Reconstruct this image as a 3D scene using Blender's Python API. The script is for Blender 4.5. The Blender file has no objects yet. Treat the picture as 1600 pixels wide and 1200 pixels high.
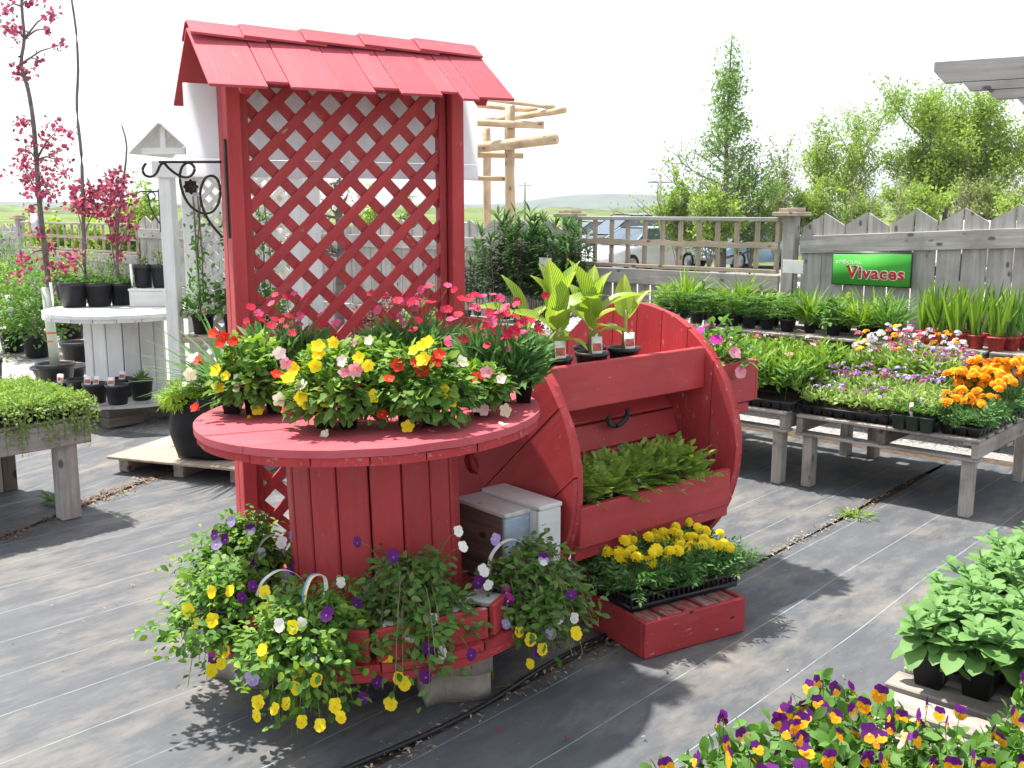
import bpy, math, random
import numpy as np
from mathutils import Vector, Matrix

# ------------------------------------------------------------------ camera, sky, sun, exposure
SC = bpy.context.scene
COL = SC.collection
FPX, CAMH = 1580.0, 1.69
PITCH = math.atan(275 / FPX)
CP, SP = math.cos(PITCH), math.sin(PITCH)
cam = bpy.data.cameras.new("camera")
cam.sensor_width = 36.0
cam.lens = 36.0 * FPX / 1600.0
cam.clip_start = 0.05
cam.clip_end = 9000
camo = bpy.data.objects.new("camera", cam)
COL.objects.link(camo)
camo.location = (0, 0, CAMH)
camo.rotation_euler = (math.pi / 2 - PITCH, 0, 0)
SC.camera = camo

SUN = Vector((-0.36, 0.26, 0.89)).normalized()
world = bpy.data.worlds.new("World")
SC.world = world
world.use_nodes = True
wn = world.node_tree
bg = wn.nodes["Background"]
sky = wn.nodes.new("ShaderNodeTexSky")
sky.sky_type = 'NISHITA'
sky.sun_disc = False
sky.sun_elevation = math.asin(SUN.z)
sky.sun_rotation = math.atan2(SUN.x, SUN.y)
sky.air_density = 1.0
sky.dust_density = 1.2
sky.ozone_density = 1.0
# bright, thinly overcast: the clear sky seen through an even white veil of cloud
veil = wn.nodes.new("ShaderNodeMix")
veil.data_type = 'RGBA'
veil.inputs[0].default_value = 0.72
veil.inputs[7].default_value = (3.8, 3.85, 3.9, 1)
wn.links.new(sky.outputs[0], veil.inputs[6])
wn.links.new(veil.outputs[2], bg.inputs[0])
bg.inputs[1].default_value = 0.15
sl = bpy.data.lights.new("sun", 'SUN')
sl.energy = 4.5
sl.angle = math.radians(1.4)
sl.color = (1.0, 0.955, 0.89)
so = bpy.data.objects.new("sun", sl)
COL.objects.link(so)
so.rotation_euler = SUN.to_track_quat('Z', 'Y').to_euler()
so.location = (-6, 5, 12)
SC.view_settings.view_transform = 'Standard'
SC.view_settings.look = 'None'
SC.view_settings.gamma = 1.0
SC.view_settings.use_curve_mapping = False
SC.view_settings.exposure = 1.15
SC.cycles.max_bounces = 5
SC.cycles.diffuse_bounces = 3
SC.cycles.glossy_bounces = 3
SC.cycles.transmission_bounces = 4
SC.cycles.transparent_max_bounces = 4
SC.cycles.sample_clamp_indirect = 6.0
SC.cycles.use_adaptive_sampling = True
SC.cycles.adaptive_threshold = 0.025

# ------------------------------------------------------------------ pixel helpers (1600 x 1200 photograph)
def ray(u, v):
    s = (600 - v) / FPX
    return Vector(((u - 800) / FPX, CP + s * SP, -SP + s * CP))

def P(u, v, z=0.0):
    d = ray(u, v)
    t = (z - CAMH) / d.z
    return Vector((d.x * t, d.y * t, z))

def PY(u, v, y):
    d = ray(u, v)
    t = y / d.y
    return Vector((d.x * t, y, CAMH + d.z * t))

E1 = Vector((0.669, 0.743, 0)).normalized()
E2 = Vector((-0.743, 0.669, 0)).normalized()
A48 = math.atan2(E1.y, E1.x)

def AB(a, b, z=0.0):
    return E1 * a + E2 * b + Vector((0, 0, z))

def b_at(u, a, v=440):
    d = ray(u, v)
    k = d.x / d.y
    return a * (E1.x - k * E1.y) / (k * E2.y - E2.x)

# ------------------------------------------------------------------ materials
MATS = {}
def nt(name):
    m = bpy.data.materials.new(name)
    m.use_nodes = True
    n = m.node_tree
    return m, n, n.nodes["Principled BSDF"], n.nodes, n.links

def spec(b, v):
    b.inputs["Specular IOR Level"].default_value = v

def ramp(nodes, stops):
    r = nodes.new("ShaderNodeValToRGB")
    el = r.color_ramp.elements
    while len(el) > 1:
        el.remove(el[0])
    el[0].position = stops[0][0]
    el[0].color = (*stops[0][1], 1)
    for p, c in stops[1:]:
        e = el.new(p)
        e.color = (*c, 1)
    return r

def ramp1(nodes, a, b):
    return ramp(nodes, [(a, (0, 0, 0)), (b, (1, 1, 1))])

def coords(nodes, links, scale=(1, 1, 1), randomise=True, gen='Object'):
    tc = nodes.new("ShaderNodeTexCoord")
    mp = nodes.new("ShaderNodeMapping")
    mp.inputs["Scale"].default_value = scale
    links.new(tc.outputs[gen], mp.inputs[0])
    if randomise:
        oi = nodes.new("ShaderNodeObjectInfo")
        mu = nodes.new("ShaderNodeMath")
        mu.operation = 'MULTIPLY'
        mu.inputs[1].default_value = 37.0
        links.new(oi.outputs["Random"], mu.inputs[0])
        links.new(mu.outputs[0], mp.inputs["Location"])
    return mp

def noise(nodes, links, mp, scale, detail=4, rough=0.6):
    n = nodes.new("ShaderNodeTexNoise")
    n.inputs["Scale"].default_value = scale
    n.inputs["Detail"].default_value = detail
    n.inputs["Roughness"].default_value = rough
    links.new(mp.outputs[0], n.inputs["Vector"])
    return n

def mixc(nodes, links, fac, a, b):
    m = nodes.new("ShaderNodeMix")
    m.data_type = 'RGBA'
    if isinstance(fac, (int, float)):
        m.inputs[0].default_value = fac
    else:
        links.new(fac, m.inputs[0])
    for i, c in ((6, a), (7, b)):
        if isinstance(c, tuple):
            m.inputs[i].default_value = (*c, 1)
        else:
            links.new(c, m.inputs[i])
    return m.outputs[2]

def bump(nodes, links, b, h, strength=0.3, dist=0.01):
    bp = nodes.new("ShaderNodeBump")
    bp.inputs["Strength"].default_value = strength
    bp.inputs["Distance"].default_value = dist
    links.new(h, bp.inputs["Height"])
    links.new(bp.outputs[0], b.inputs["Normal"])

def plain(name, c, rough=0.6, sp=0.4, metal=0.0, var=0.12, scale=9.0, bmp=0.0):
    if name in MATS:
        return MATS[name]
    m, n, b, N, L = nt(name)
    mp = coords(N, L)
    nz = noise(N, L, mp, scale, 4)
    lo = tuple(max(0, x * (1 - var)) for x in c)
    hi = tuple(min(1, x * (1 + var)) for x in c)
    r = ramp(N, [(0.3, lo), (0.7, hi)])
    L.new(nz.outputs[0], r.inputs[0])
    L.new(r.outputs[0], b.inputs["Base Color"])
    b.inputs["Roughness"].default_value = rough
    b.inputs["Metallic"].default_value = metal
    spec(b, sp)
    if bmp:
        n2 = noise(N, L, mp, scale * 6, 3)
        bump(N, L, b, n2.outputs[0], bmp, 0.004)
    MATS[name] = m
    return m

def wood(name, c1, c2, rough=0.8, grain=(1.6, 26, 26), dark=None, knots=True, paint=None, wear=(0.70, 0.74), bmp=0.35, sp=0.25, dirt=None, gouges=False):
    """planks: grain along local X; optional paint colour with worn spots that show bare wood"""
    if name in MATS:
        return MATS[name]
    m, n, b, N, L = nt(name)
    mp = coords(N, L, grain)
    g = noise(N, L, mp, 1.0, 4, 0.65)
    mp2 = coords(N, L, (1, 1, 1))
    big = noise(N, L, mp2, 3.5, 4, 0.6)
    r = ramp(N, [(0.28, c1), (0.72, c2)])
    L.new(g.outputs[0], r.inputs[0])
    col = r.outputs[0]
    oi = N.new("ShaderNodeObjectInfo")
    if dark:
        r2 = ramp1(N, 0.45, 0.75)
        L.new(big.outputs[0], r2.inputs[0])
        col = mixc(N, L, r2.outputs[0], col, dark)
    if knots:
        mpk = coords(N, L, (5, 9, 9))
        vo = N.new("ShaderNodeTexVoronoi")
        vo.inputs["Scale"].default_value = 1.0
        L.new(mpk.outputs[0], vo.inputs["Vector"])
        rk = ramp(N, [(0.10, (1, 1, 1)), (0.17, (0, 0, 0))])
        L.new(vo.outputs["Distance"], rk.inputs[0])
        kd = tuple(x * 0.45 for x in c1)
        col = mixc(N, L, rk.outputs[0], col, kd)
    if paint:
        pr = ramp(N, [(0.25, tuple(x * 0.78 for x in paint)), (0.75, tuple(min(1, x * 1.12 + 0.012) for x in paint))])
        L.new(big.outputs[0], pr.inputs[0])
        gr = ramp(N, [(0.25, tuple(x * 0.72 for x in paint)), (0.5, paint), (0.8, tuple(min(1, x * 1.2 + 0.02) for x in paint))])
        L.new(g.outputs[0], gr.inputs[0])
        ov = mixc(N, L, 0.38, pr.outputs[0], gr.outputs[0])
        # dried splashes and dust in uneven patches
        mps = coords(N, L, (3, 7, 7))
        sz = noise(N, L, mps, 1.4, 5, 0.7)
        rsz = ramp(N, [(0.56, (0, 0, 0)), (0.80, (0.42, 0.42, 0.42))])
        L.new(sz.outputs[0], rsz.inputs[0])
        ov = mixc(N, L, rsz.outputs[0], ov, tuple(0.6 * x + 0.4 * y for x, y in zip(paint, (0.32, 0.27, 0.23))))
        # a little per-piece tint
        hs = N.new("ShaderNodeHueSaturation")
        mr = N.new("ShaderNodeMapRange")
        mr.inputs[3].default_value = 0.88
        mr.inputs[4].default_value = 1.08
        L.new(oi.outputs["Random"], mr.inputs[0])
        L.new(mr.outputs[0], hs.inputs["Value"])
        L.new(ov, hs.inputs["Color"])
        mpw = coords(N, L, (9, 30, 30))
        wz = noise(N, L, mpw, 1.6, 5, 0.62)
        rw = ramp1(N, wear[0], wear[1])
        L.new(wz.outputs[0], rw.inputs[0])
        col = mixc(N, L, rw.outputs[0], hs.outputs[0], col)
        if gouges:
            # nail holes and short gouges scattered over the boards
            mpg = coords(N, L, (7, 15, 15))
            vg = N.new("ShaderNodeTexVoronoi")
            vg.inputs["Scale"].default_value = 1.0
            L.new(mpg.outputs[0], vg.inputs["Vector"])
            rg = ramp(N, [(0.07, (1, 1, 1)), (0.10, (0, 0, 0))])
            L.new(vg.outputs["Distance"], rg.inputs[0])
            col = mixc(N, L, rg.outputs[0], col, (0.035, 0.012, 0.012))
    if dirt:
        dz = noise(N, L, mp2, 2.2, 6, 0.7)
        rd = ramp(N, [(0.45, (0, 0, 0)), (0.75, (0.7, 0.7, 0.7))])
        L.new(dz.outputs[0], rd.inputs[0])
        col = mixc(N, L, rd.outputs[0], col, dirt)
    L.new(col, b.inputs["Base Color"])
    b.inputs["Roughness"].default_value = rough
    spec(b, sp)
    bump(N, L, b, g.outputs[0], bmp, 0.004)
    MATS[name] = m
    return m

def leaf(name, c1, c2, trans=0.35, rough=0.58, sp=0.28, stripes=None):
    """foliage: each leaf its own tint, some light passes through"""
    if name in MATS:
        return MATS[name]
    m, n, b, N, L = nt(name)
    ge = N.new("ShaderNodeNewGeometry")
    r = ramp(N, [(0.0, c1), (1.0, c2)])
    L.new(ge.outputs["Random Per Island"], r.inputs[0])
    col = r.outputs[0]
    if stripes:
        tc = N.new("ShaderNodeUVMap")
        sep = N.new("ShaderNodeSeparateXYZ")
        L.new(tc.outputs[0], sep.inputs[0])
        # veins run from the midrib outwards and forwards
        m1 = N.new("ShaderNodeMath"); m1.operation = 'SUBTRACT'; m1.inputs[1].default_value = 0.5
        L.new(sep.outputs[0], m1.inputs[0])
        m2 = N.new("ShaderNodeMath"); m2.operation = 'ABSOLUTE'
        L.new(m1.outputs[0], m2.inputs[0])
        m3 = N.new("ShaderNodeMath"); m3.operation = 'MULTIPLY'; m3.inputs[1].default_value = 0.9
        L.new(m2.outputs[0], m3.inputs[0])
        m4 = N.new("ShaderNodeMath"); m4.operation = 'SUBTRACT'
        L.new(sep.outputs[1], m4.inputs[0]); L.new(m3.outputs[0], m4.inputs[1])
        m5 = N.new("ShaderNodeMath"); m5.operation = 'MULTIPLY'; m5.inputs[1].default_value = 95.0
        L.new(m4.outputs[0], m5.inputs[0])
        m6 = N.new("ShaderNodeMath"); m6.operation = 'SINE'
        L.new(m5.outputs[0], m6.inputs[0])
        rs = ramp1(N, 0.1, 0.9)
        L.new(m6.outputs[0], rs.inputs[0])
        rb = ramp(N, [(0.0, (1, 1, 1)), (0.035, (0, 0, 0))])
        L.new(m2.outputs[0], rb.inputs[0])
        col = mixc(N, L, rs.outputs[0], col, stripes)
        col = mixc(N, L, rb.outputs[0], col, stripes)
    L.new(col, b.inputs["Base Color"])
    b.inputs["Roughness"].default_value = rough
    spec(b, sp)
    tr = N.new("ShaderNodeBsdfTranslucent")
    hs = N.new("ShaderNodeHueSaturation")
    hs.inputs["Saturation"].default_value = 1.1
    hs.inputs["Value"].default_value = 1.25
    L.new(col, hs.inputs["Color"])
    L.new(hs.outputs[0], tr.inputs[0])
    mx = N.new("ShaderNodeMixShader")
    mx.inputs[0].default_value = trans
    L.new(b.outputs[0], mx.inputs[1])
    L.new(tr.outputs[0], mx.inputs[2])
    L.new(mx.outputs[0], N["Material Output"].inputs[0])
    MATS[name] = m
    return m

def petal(name, c, c2=None, trans=0.25):
    return leaf(name, c, c2 or tuple(min(1, x * 1.15) for x in c), trans, 0.6, 0.2)

RED = (0.43, 0.040, 0.046)
M_red = wood("red_paint", (0.24, 0.15, 0.12), (0.50, 0.38, 0.33), 0.55, (1.6, 24, 24), knots=False, paint=RED, wear=(0.675, 0.71), bmp=0.35, sp=0.35)
M_red_nail = wood("nail_holed_red_paint", (0.24, 0.15, 0.12), (0.50, 0.38, 0.33), 0.6, (1.6, 24, 24), knots=False, paint=RED, wear=(0.64, 0.69), bmp=0.4, sp=0.3, gouges=True)
M_red_worn = wood("worn_red_paint", (0.16, 0.09, 0.08), (0.46, 0.32, 0.28), 0.7, (1.6, 24, 24), knots=False, paint=RED, wear=(0.585, 0.66), bmp=0.5, sp=0.25)
M_redtop = wood("sunlit_faded_red_paint", (0.22, 0.12, 0.11), (0.5, 0.34, 0.31), 0.6, (1.6, 24, 24), knots=False, paint=(0.46, 0.078, 0.098), wear=(0.665, 0.72), bmp=0.4, sp=0.3)  # paler for sunlit tops: wash of light put into the colour, besides fading
M_white = wood("white_paint", (0.30, 0.28, 0.25), (0.5, 0.48, 0.45), 0.6, (1.6, 24, 24), knots=False, paint=(0.72, 0.72, 0.70), wear=(0.70, 0.74), bmp=0.25, sp=0.3)
M_whiteworn = wood("worn_white_paint", (0.22, 0.20, 0.18), (0.45, 0.42, 0.39), 0.75, (1.6, 24, 24), knots=False, paint=(0.66, 0.66, 0.64), wear=(0.60, 0.68), bmp=0.4, sp=0.2)
M_bluebox = wood("chalky_blue_paint", (0.35, 0.33, 0.3), (0.6, 0.6, 0.58), 0.75, (1.6, 24, 24), knots=False, paint=(0.36, 0.47, 0.58), wear=(0.5, 0.62), bmp=0.3)
M_brownbox = wood("brown_bare_board", (0.10, 0.06, 0.045), (0.22, 0.15, 0.12), 0.8)
M_grey = wood("weathered_board", (0.27, 0.255, 0.24), (0.50, 0.475, 0.45), 0.85, dark=(0.25, 0.235, 0.22))
M_slatworn = wood("bare_worn_slat", (0.16, 0.10, 0.085), (0.42, 0.33, 0.29), 0.8, (1.6, 24, 24), knots=False, paint=RED, wear=(0.40, 0.56), bmp=0.5)
M_tan = wood("pale_lumber", (0.32, 0.25, 0.18), (0.50, 0.42, 0.33), 0.8, dark=(0.26, 0.21, 0.17))
M_pallet = wood("pallet_wood", (0.24, 0.21, 0.185), (0.46, 0.42, 0.38), 0.85, dark=(0.16, 0.13, 0.11))
M_palletdk = wood("dark_pallet_wood", (0.09, 0.07, 0.06), (0.20, 0.165, 0.14), 0.9)
M_log = wood("peeled_log", (0.50, 0.34, 0.19), (0.70, 0.54, 0.36), 0.7, (1.2, 8, 8), dark=(0.36, 0.25, 0.16))
M_bark = wood("bark", (0.10, 0.085, 0.08), (0.22, 0.19, 0.175), 0.9, (3, 18, 18), knots=False, bmp=0.6)
M_black = plain("black_plastic", (0.012, 0.012, 0.014), 0.42, 0.45, var=0.25)
M_soil = plain("potting_soil", (0.045, 0.032, 0.024), 0.95, 0.1, var=0.6, scale=60, bmp=0.8)
M_iron = plain("rusty_iron", (0.035, 0.024, 0.02), 0.6, 0.5, 0.4, var=0.4, scale=30)
M_concrete = plain("concrete", (0.34, 0.30, 0.25), 0.9, 0.15, var=0.2, scale=14, bmp=0.7)
M_terra = plain("terracotta_plastic", (0.40, 0.12, 0.05), 0.55, 0.35)
M_tag = plain("white_plastic", (0.78, 0.78, 0.76), 0.45, 0.4, var=0.04)
M_label = plain("tag_picture", (0.42, 0.10, 0.06), 0.4, 0.4, var=0.6, scale=40)
M_ink = plain("dark_print", (0.03, 0.03, 0.035), 0.5, 0.3)

# ------------------------------------------------------------------ mesh helpers
def link(o, parent=None):
    COL.objects.link(o)
    if parent is not None:
        o.parent = parent
    return o

def tag(o, label=None, cat=None, group=None, kind=None):
    if label: o["label"] = label
    if cat: o["category"] = cat
    if group: o["group"] = group
    if kind: o["kind"] = kind
    return o

def thing(name, label, cat, loc=(0, 0, 0), rz=0.0, group=None):
    o = bpy.data.objects.new(name, None)
    o.empty_display_size = 0.1
    link(o)
    o.location = loc
    o.rotation_euler = (0, 0, rz)
    return tag(o, label, cat, group)

class Acc:
    """collects numpy vertex and face blocks into one mesh"""
    def __init__(s):
        s.v, s.f, s.n = [], [], 0
    def add(s, V, F, mi=0):
        V = np.asarray(V, dtype=np.float32).reshape(-1, 3)
        s.v.append(V)
        for f in (F if isinstance(F, list) else [F]):
            f = np.asarray(f, dtype=np.int32)
            if f.size:
                s.f.append((f + s.n, mi))
        s.n += len(V)
    def poly(s, V, F, mi=0):
        """python lists with faces of any size"""
        by = {}
        for f in F:
            by.setdefault(len(f), []).append(f)
        s.add(V, [np.array(x) for x in by.values()], mi)
    def scatter(s, tpl, pos, d, up, sc, mi=0):
        """copies of a template (leaf along +Y, face +Z) at pos, pointing d, facing up"""
        TV, TF = tpl
        pos = np.asarray(pos, float); d = np.asarray(d, float); up = np.asarray(up, float)
        d = d / (np.linalg.norm(d, axis=1, keepdims=True) + 1e-9)
        x = np.cross(d, up)
        bad = np.linalg.norm(x, axis=1) < 1e-4
        x[bad] = np.cross(d[bad], np.array([0.3, 0.9, 0.2]))
        x /= (np.linalg.norm(x, axis=1, keepdims=True) + 1e-9)
        z = np.cross(x, d)
        sc = np.broadcast_to(np.asarray(sc, float).reshape(-1, 1, 1) if np.ndim(sc) else np.full((len(pos), 1, 1), float(sc)), (len(pos), 1, 1))
        V = pos[:, None, :] + sc * (TV[None, :, 0:1] * x[:, None, :] + TV[None, :, 1:2] * d[:, None, :] + TV[None, :, 2:3] * z[:, None, :])
        k = len(TV)
        off = (np.arange(len(pos)) * k)[:, None, None]
        F = [(f[None] + off).reshape(-1, f.shape[1]) for f in TF]
        s.add(V.reshape(-1, 3), F, mi)
    def tube(s, pts, rad, k=5, mi=0, cap=True):
        pts = [Vector(p) for p in pts]
        n = len(pts)
        if not hasattr(rad, '__len__'):
            rad = [rad] * n
        V, F = [], []
        ref = None
        for i, p in enumerate(pts):
            t = (pts[min(i + 1, n - 1)] - pts[max(i - 1, 0)])
            if t.length < 1e-9: t = Vector((0, 0, 1))
            t.normalize()
            if ref is None:
                ref = Vector((0, 0, 1)) if abs(t.z) < 0.9 else Vector((1, 0, 0))
            a = t.cross(ref)
            if a.length < 1e-6: a = t.cross(Vector((0.31, 0.2, 0.9)))
            a.normalize()
            b = t.cross(a)
            ref = a.cross(t) * -1 if False else ref
            for j in range(k):
                th = 2 * math.pi * j / k
                V.append(p + (a * math.cos(th) + b * math.sin(th)) * rad[i])
        for i in range(n - 1):
            for j in range(k):
                j2 = (j + 1) % k
                F.append((i * k + j, i * k + j2, (i + 1) * k + j2, (i + 1) * k + j))
        F2 = [tuple(range(k))[::-1], tuple(range((n - 1) * k, n * k))] if cap else []
        s.poly([tuple(v) for v in V], F + F2, mi)
    def box(s, c, d, mi=0, rz=0.0):
        cx, cy, cz = c
        hx, hy, hz = d[0] / 2, d[1] / 2, d[2] / 2
        co, si = math.cos(rz), math.sin(rz)
        V = []
        for k in (-1, 1):
            for j in (-1, 1):
                for i in (-1, 1):
                    x, y = i * hx, j * hy
                    V.append((cx + x * co - y * si, cy + x * si + y * co, cz + k * hz))
        F = [(0, 2, 3, 1), (4, 5, 7, 6), (0, 1, 5, 4), (2, 6, 7, 3), (0, 4, 6, 2), (1, 3, 7, 5)]
        s.poly(V, F, mi)
    def lathe(s, prof, k=20, mi=0, c=(0, 0, 0)):
        V, F = [], []
        for r, z in prof:
            for j in range(k):
                th = 2 * math.pi * j / k
                V.append((c[0] + r * math.cos(th), c[1] + r * math.sin(th), c[2] + z))
        for i in range(len(prof) - 1):
            for j in range(k):
                j2 = (j + 1) % k
                F.append((i * k + j, i * k + j2, (i + 1) * k + j2, (i + 1) * k + j))
        s.poly(V, F, mi)
    def disc(s, r, z, k=20, mi=0, c=(0, 0)):
        V = [(c[0] + r * math.cos(2 * math.pi * j / k), c[1] + r * math.sin(2 * math.pi * j / k), z) for j in range(k)]
        s.poly(V, [tuple(range(k))], mi)
    def mesh(s, name, mats, smooth=False):
        me = bpy.data.meshes.new(name)
        V = np.concatenate(s.v) if s.v else np.zeros((0, 3), np.float32)
        me.vertices.add(len(V))
        me.vertices.foreach_set("co", V.ravel())
        tot = sum(f.size for f, _ in s.f)
        me.loops.add(tot)
        me.loops.foreach_set("vertex_index", np.concatenate([f.ravel() for f, _ in s.f]))
        cnt = sum(len(f) for f, _ in s.f)
        me.polygons.add(cnt)
        st, mi, o = [], [], 0
        for f, m in s.f:
            st.append(o + np.arange(len(f)) * f.shape[1]); o += f.size
            mi.append(np.full(len(f), m))
        me.polygons.foreach_set("loop_start", np.concatenate(st).astype(np.int32))
        me.polygons.foreach_set("material_index", np.concatenate(mi).astype(np.int32))
        if smooth:
            me.polygons.foreach_set("use_smooth", np.ones(cnt, bool))
        for m in (mats if isinstance(mats, (list, tuple)) else [mats]):
            me.materials.append(m)
        me.update(calc_edges=True)
        return me
    def obj(s, name, mats, parent=None, smooth=False, loc=None, kind=None):
        o = bpy.data.objects.new(name, s.mesh(name, mats, smooth))
        link(o, parent)
        if loc is not None: o.location = loc
        if kind: o["kind"] = kind
        return o

def inst(name, me, parent=None, loc=(0, 0, 0), mat=None, scale=None):
    o = bpy.data.objects.new(name, me)
    link(o, parent)
    if mat is not None:
        o.matrix_local = mat
    else:
        o.location = loc
    if scale is not None:
        o.scale = scale if hasattr(scale, '__len__') else (scale,) * 3
    return o

_CB = {}
def cbox(sx, sy, sz, m, c=0.004):
    """chamfered board, centred, long axis X; shared between alike pieces"""
    key = (round(sx, 3), round(sy, 3), round(sz, 3), m.name, c)
    if key in _CB:
        return _CB[key]
    h = (sx / 2, sy / 2, sz / 2)
    c = min(c, min(h) * 0.6)
    idx, V, F = {}, [], []
    cor = [(i, j, k) for i in (-1, 1) for j in (-1, 1) for k in (-1, 1)]
    for co in cor:
        for a in range(3):
            idx[co, a] = len(V)
            V.append(tuple(co[x] * (h[x] if x == a else h[x] - c) for x in range(3)))
    def face(ids):
        p = [Vector(V[i]) for i in ids]
        n = (p[1] - p[0]).cross(p[2] - p[0])
        ctr = sum(p, Vector()) / len(p)
        F.append(tuple(ids) if n.dot(ctr) > 0 else tuple(ids[::-1]))
    for a in range(3):
        b, d = [x for x in range(3) if x != a]
        for s in (-1, 1):
            q = []
            for sb, sd in ((-1, -1), (1, -1), (1, 1), (-1, 1)):
                co = [0, 0, 0]; co[a] = s; co[b] = sb; co[d] = sd
                q.append(idx[tuple(co), a])
            face(q)
    for a in range(3):
        for b in range(a + 1, 3):
            d = 3 - a - b
            for sa in (-1, 1):
                for sb in (-1, 1):
                    c1 = [0, 0, 0]; c1[a] = sa; c1[b] = sb; c1[d] = -1
                    c2 = list(c1); c2[d] = 1
                    c1, c2 = tuple(c1), tuple(c2)
                    face([idx[c1, a], idx[c2, a], idx[c2, b], idx[c1, b]])
    for co in cor:
        face([idx[co, 0], idx[co, 1], idx[co, 2]])
    me = bpy.data.meshes.new("board")
    me.from_pydata(V, [], F)
    me.materials.append(m)
    me.update()
    _CB[key] = me
    return me

def board(name, p0, p1, w, t, m, parent=None, up=(0, 0, 1), c=0.004, roll=0.0):
    """a plank from p0 to p1; w across, t thick along `up`"""
    p0, p1 = Vector(p0), Vector(p1)
    x = (p1 - p0)
    ln = x.length
    x.normalize()
    u = Vector(up)
    y = u.cross(x)
    if y.length < 1e-5:
        y = Vector((0, 1, 0)).cross(x)
        if y.length < 1e-5: y = Vector((1, 0, 0)).cross(x)
    y.normalize()
    z = x.cross(y)
    if roll:
        y, z = y * math.cos(roll) + z * math.sin(roll), z * math.cos(roll) - y * math.sin(roll)
    M = Matrix((x, y, z)).transposed().to_4x4()
    M.translation = (p0 + p1) / 2
    return inst(name, cbox(ln, w, t, m, c), parent, mat=M)

def prism_mesh(poly, t, m, name="piece", ch=0.0):
    """polygon in local XY extruded to thickness t (z from -t/2 to t/2)"""
    area = sum(poly[i][0] * poly[(i + 1) % len(poly)][1] - poly[(i + 1) % len(poly)][0] * poly[i][1] for i in range(len(poly)))
    if area < 0: poly = poly[::-1]
    n = len(poly)
    V = [(x, y, -t / 2) for x, y in poly] + [(x, y, t / 2) for x, y in poly]
    F = [tuple(range(n))[::-1], tuple(range(n, 2 * n))]
    F += [(i, (i + 1) % n, n + (i + 1) % n, n + i) for i in range(n)]
    me = bpy.data.meshes.new(name)
    me.from_pydata(V, [], F)
    me.materials.append(m)
    me.update()
    return me

def clip_poly(poly, x0, x1, y0, y1):
    def cl(p, f, inter):
        out = []
        for i in range(len(p)):
            a, b = p[i], p[(i + 1) % len(p)]
            fa, fb = f(a), f(b)
            if fa >= 0: out.append(a)
            if (fa >= 0) != (fb >= 0):
                t = fa / (fa - fb)
                out.append((a[0] + (b[0] - a[0]) * t, a[1] + (b[1] - a[1]) * t))
        return out
    for f in (lambda q: q[0] - x0, lambda q: x1 - q[0], lambda q: q[1] - y0, lambda q: y1 - q[1]):
        if not poly: return []
        poly = cl(poly, f, None)
    return poly

def lattice(parent, x0, x1, z0, z1, pitch, width, thick, m, y_front=0.0, name="slat", off=(0.0, 0.0)):
    """two layers of crossing slats in the local XZ plane, the rising ones in front (towards -Y)"""
    hw = width / 2 * math.sqrt(2)
    H = z1 - z0
    for layer, sgn in ((0, 1), (1, -1)):
        k0 = x0 - H if sgn > 0 else x0
        k = k0 + (off[layer] % pitch)
        while k < (x1 if sgn > 0 else x1 + H):
            # slat centre line: x = k + sgn*(z-z0)
            poly = [(k - hw, z0), (k + hw, z0), (k + hw + sgn * H, z1), (k - hw + sgn * H, z1)]
            poly = clip_poly(poly, x0, x1, z0, z1)
            k += pitch
            if len(poly) < 3: continue
            ar = abs(sum(poly[i][0] * poly[(i + 1) % len(poly)][1] - poly[(i + 1) % len(poly)][0] * poly[i][1] for i in range(len(poly)))) / 2
            if ar < 4e-4: continue
            c, s = math.cos(math.pi / 4), math.sin(math.pi / 4) * sgn
            cx = sum(p[0] for p in poly) / len(poly); cz = sum(p[1] for p in poly) / len(poly)
            loc = [((px - cx) * c + (pz - cz) * s, -(px - cx) * s + (pz - cz) * c) for px, pz in poly]
            me = prism_mesh(loc, thick, m, name)
            # local X along the slat, local Y across it, local Z towards -Y (viewer)
            M = Matrix(((c, -s, 0, cx), (0, 0, -1, y_front + thick * (0.5 + layer)), (s, c, 0, cz), (0, 0, 0, 1)))
            inst(name, me, parent, mat=M)

def reseed(s):
    random.seed(s)
    np.random.seed(s % 2 ** 31)

def U(a, b):
    return random.uniform(a, b)
# ------------------------------------------------------------------ ground, fabric, hills
def ground_mat():
    m, n, b, N, L = nt("gravel_ground")
    tc = N.new("ShaderNodeTexCoord")
    mp = N.new("ShaderNodeMapping")
    L.new(tc.outputs["Object"], mp.inputs[0])
    vo = N.new("ShaderNodeTexVoronoi")
    vo.inputs["Scale"].default_value = 42
    L.new(mp.outputs[0], vo.inputs["Vector"])
    r = ramp(N, [(0.0, (0.20, 0.19, 0.18)), (0.5, (0.40, 0.39, 0.38)), (1.0, (0.62, 0.61, 0.59))])
    L.new(vo.outputs["Color"], r.inputs[0])
    nz = noise(N, L, mp, 0.9, 5)
    col = mixc(N, L, nz.outputs[0], r.outputs[0], (0.30, 0.28, 0.26))
    # meadow beyond the car park
    ng = noise(N, L, mp, 0.05, 6)
    rg = ramp(N, [(0.35, (0.10, 0.15, 0.035)), (0.65, (0.20, 0.24, 0.07))])
    L.new(ng.outputs[0], rg.inputs[0])
    sep = N.new("ShaderNodeSeparateXYZ")
    L.new(tc.outputs["Object"], sep.inputs[0])
    mr = N.new("ShaderNodeMapRange")
    mr.inputs[1].default_value = 34
    mr.inputs[2].default_value = 38
    L.new(sep.outputs[1], mr.inputs[0])
    col = mixc(N, L, mr.outputs[0], col, rg.outputs[0])
    L.new(col, b.inputs["Base Color"])
    b.inputs["Roughness"].default_value = 0.95
    spec(b, 0.1)
    bump(N, L, b, vo.outputs["Distance"], 0.8, 0.02)
    return m

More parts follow.
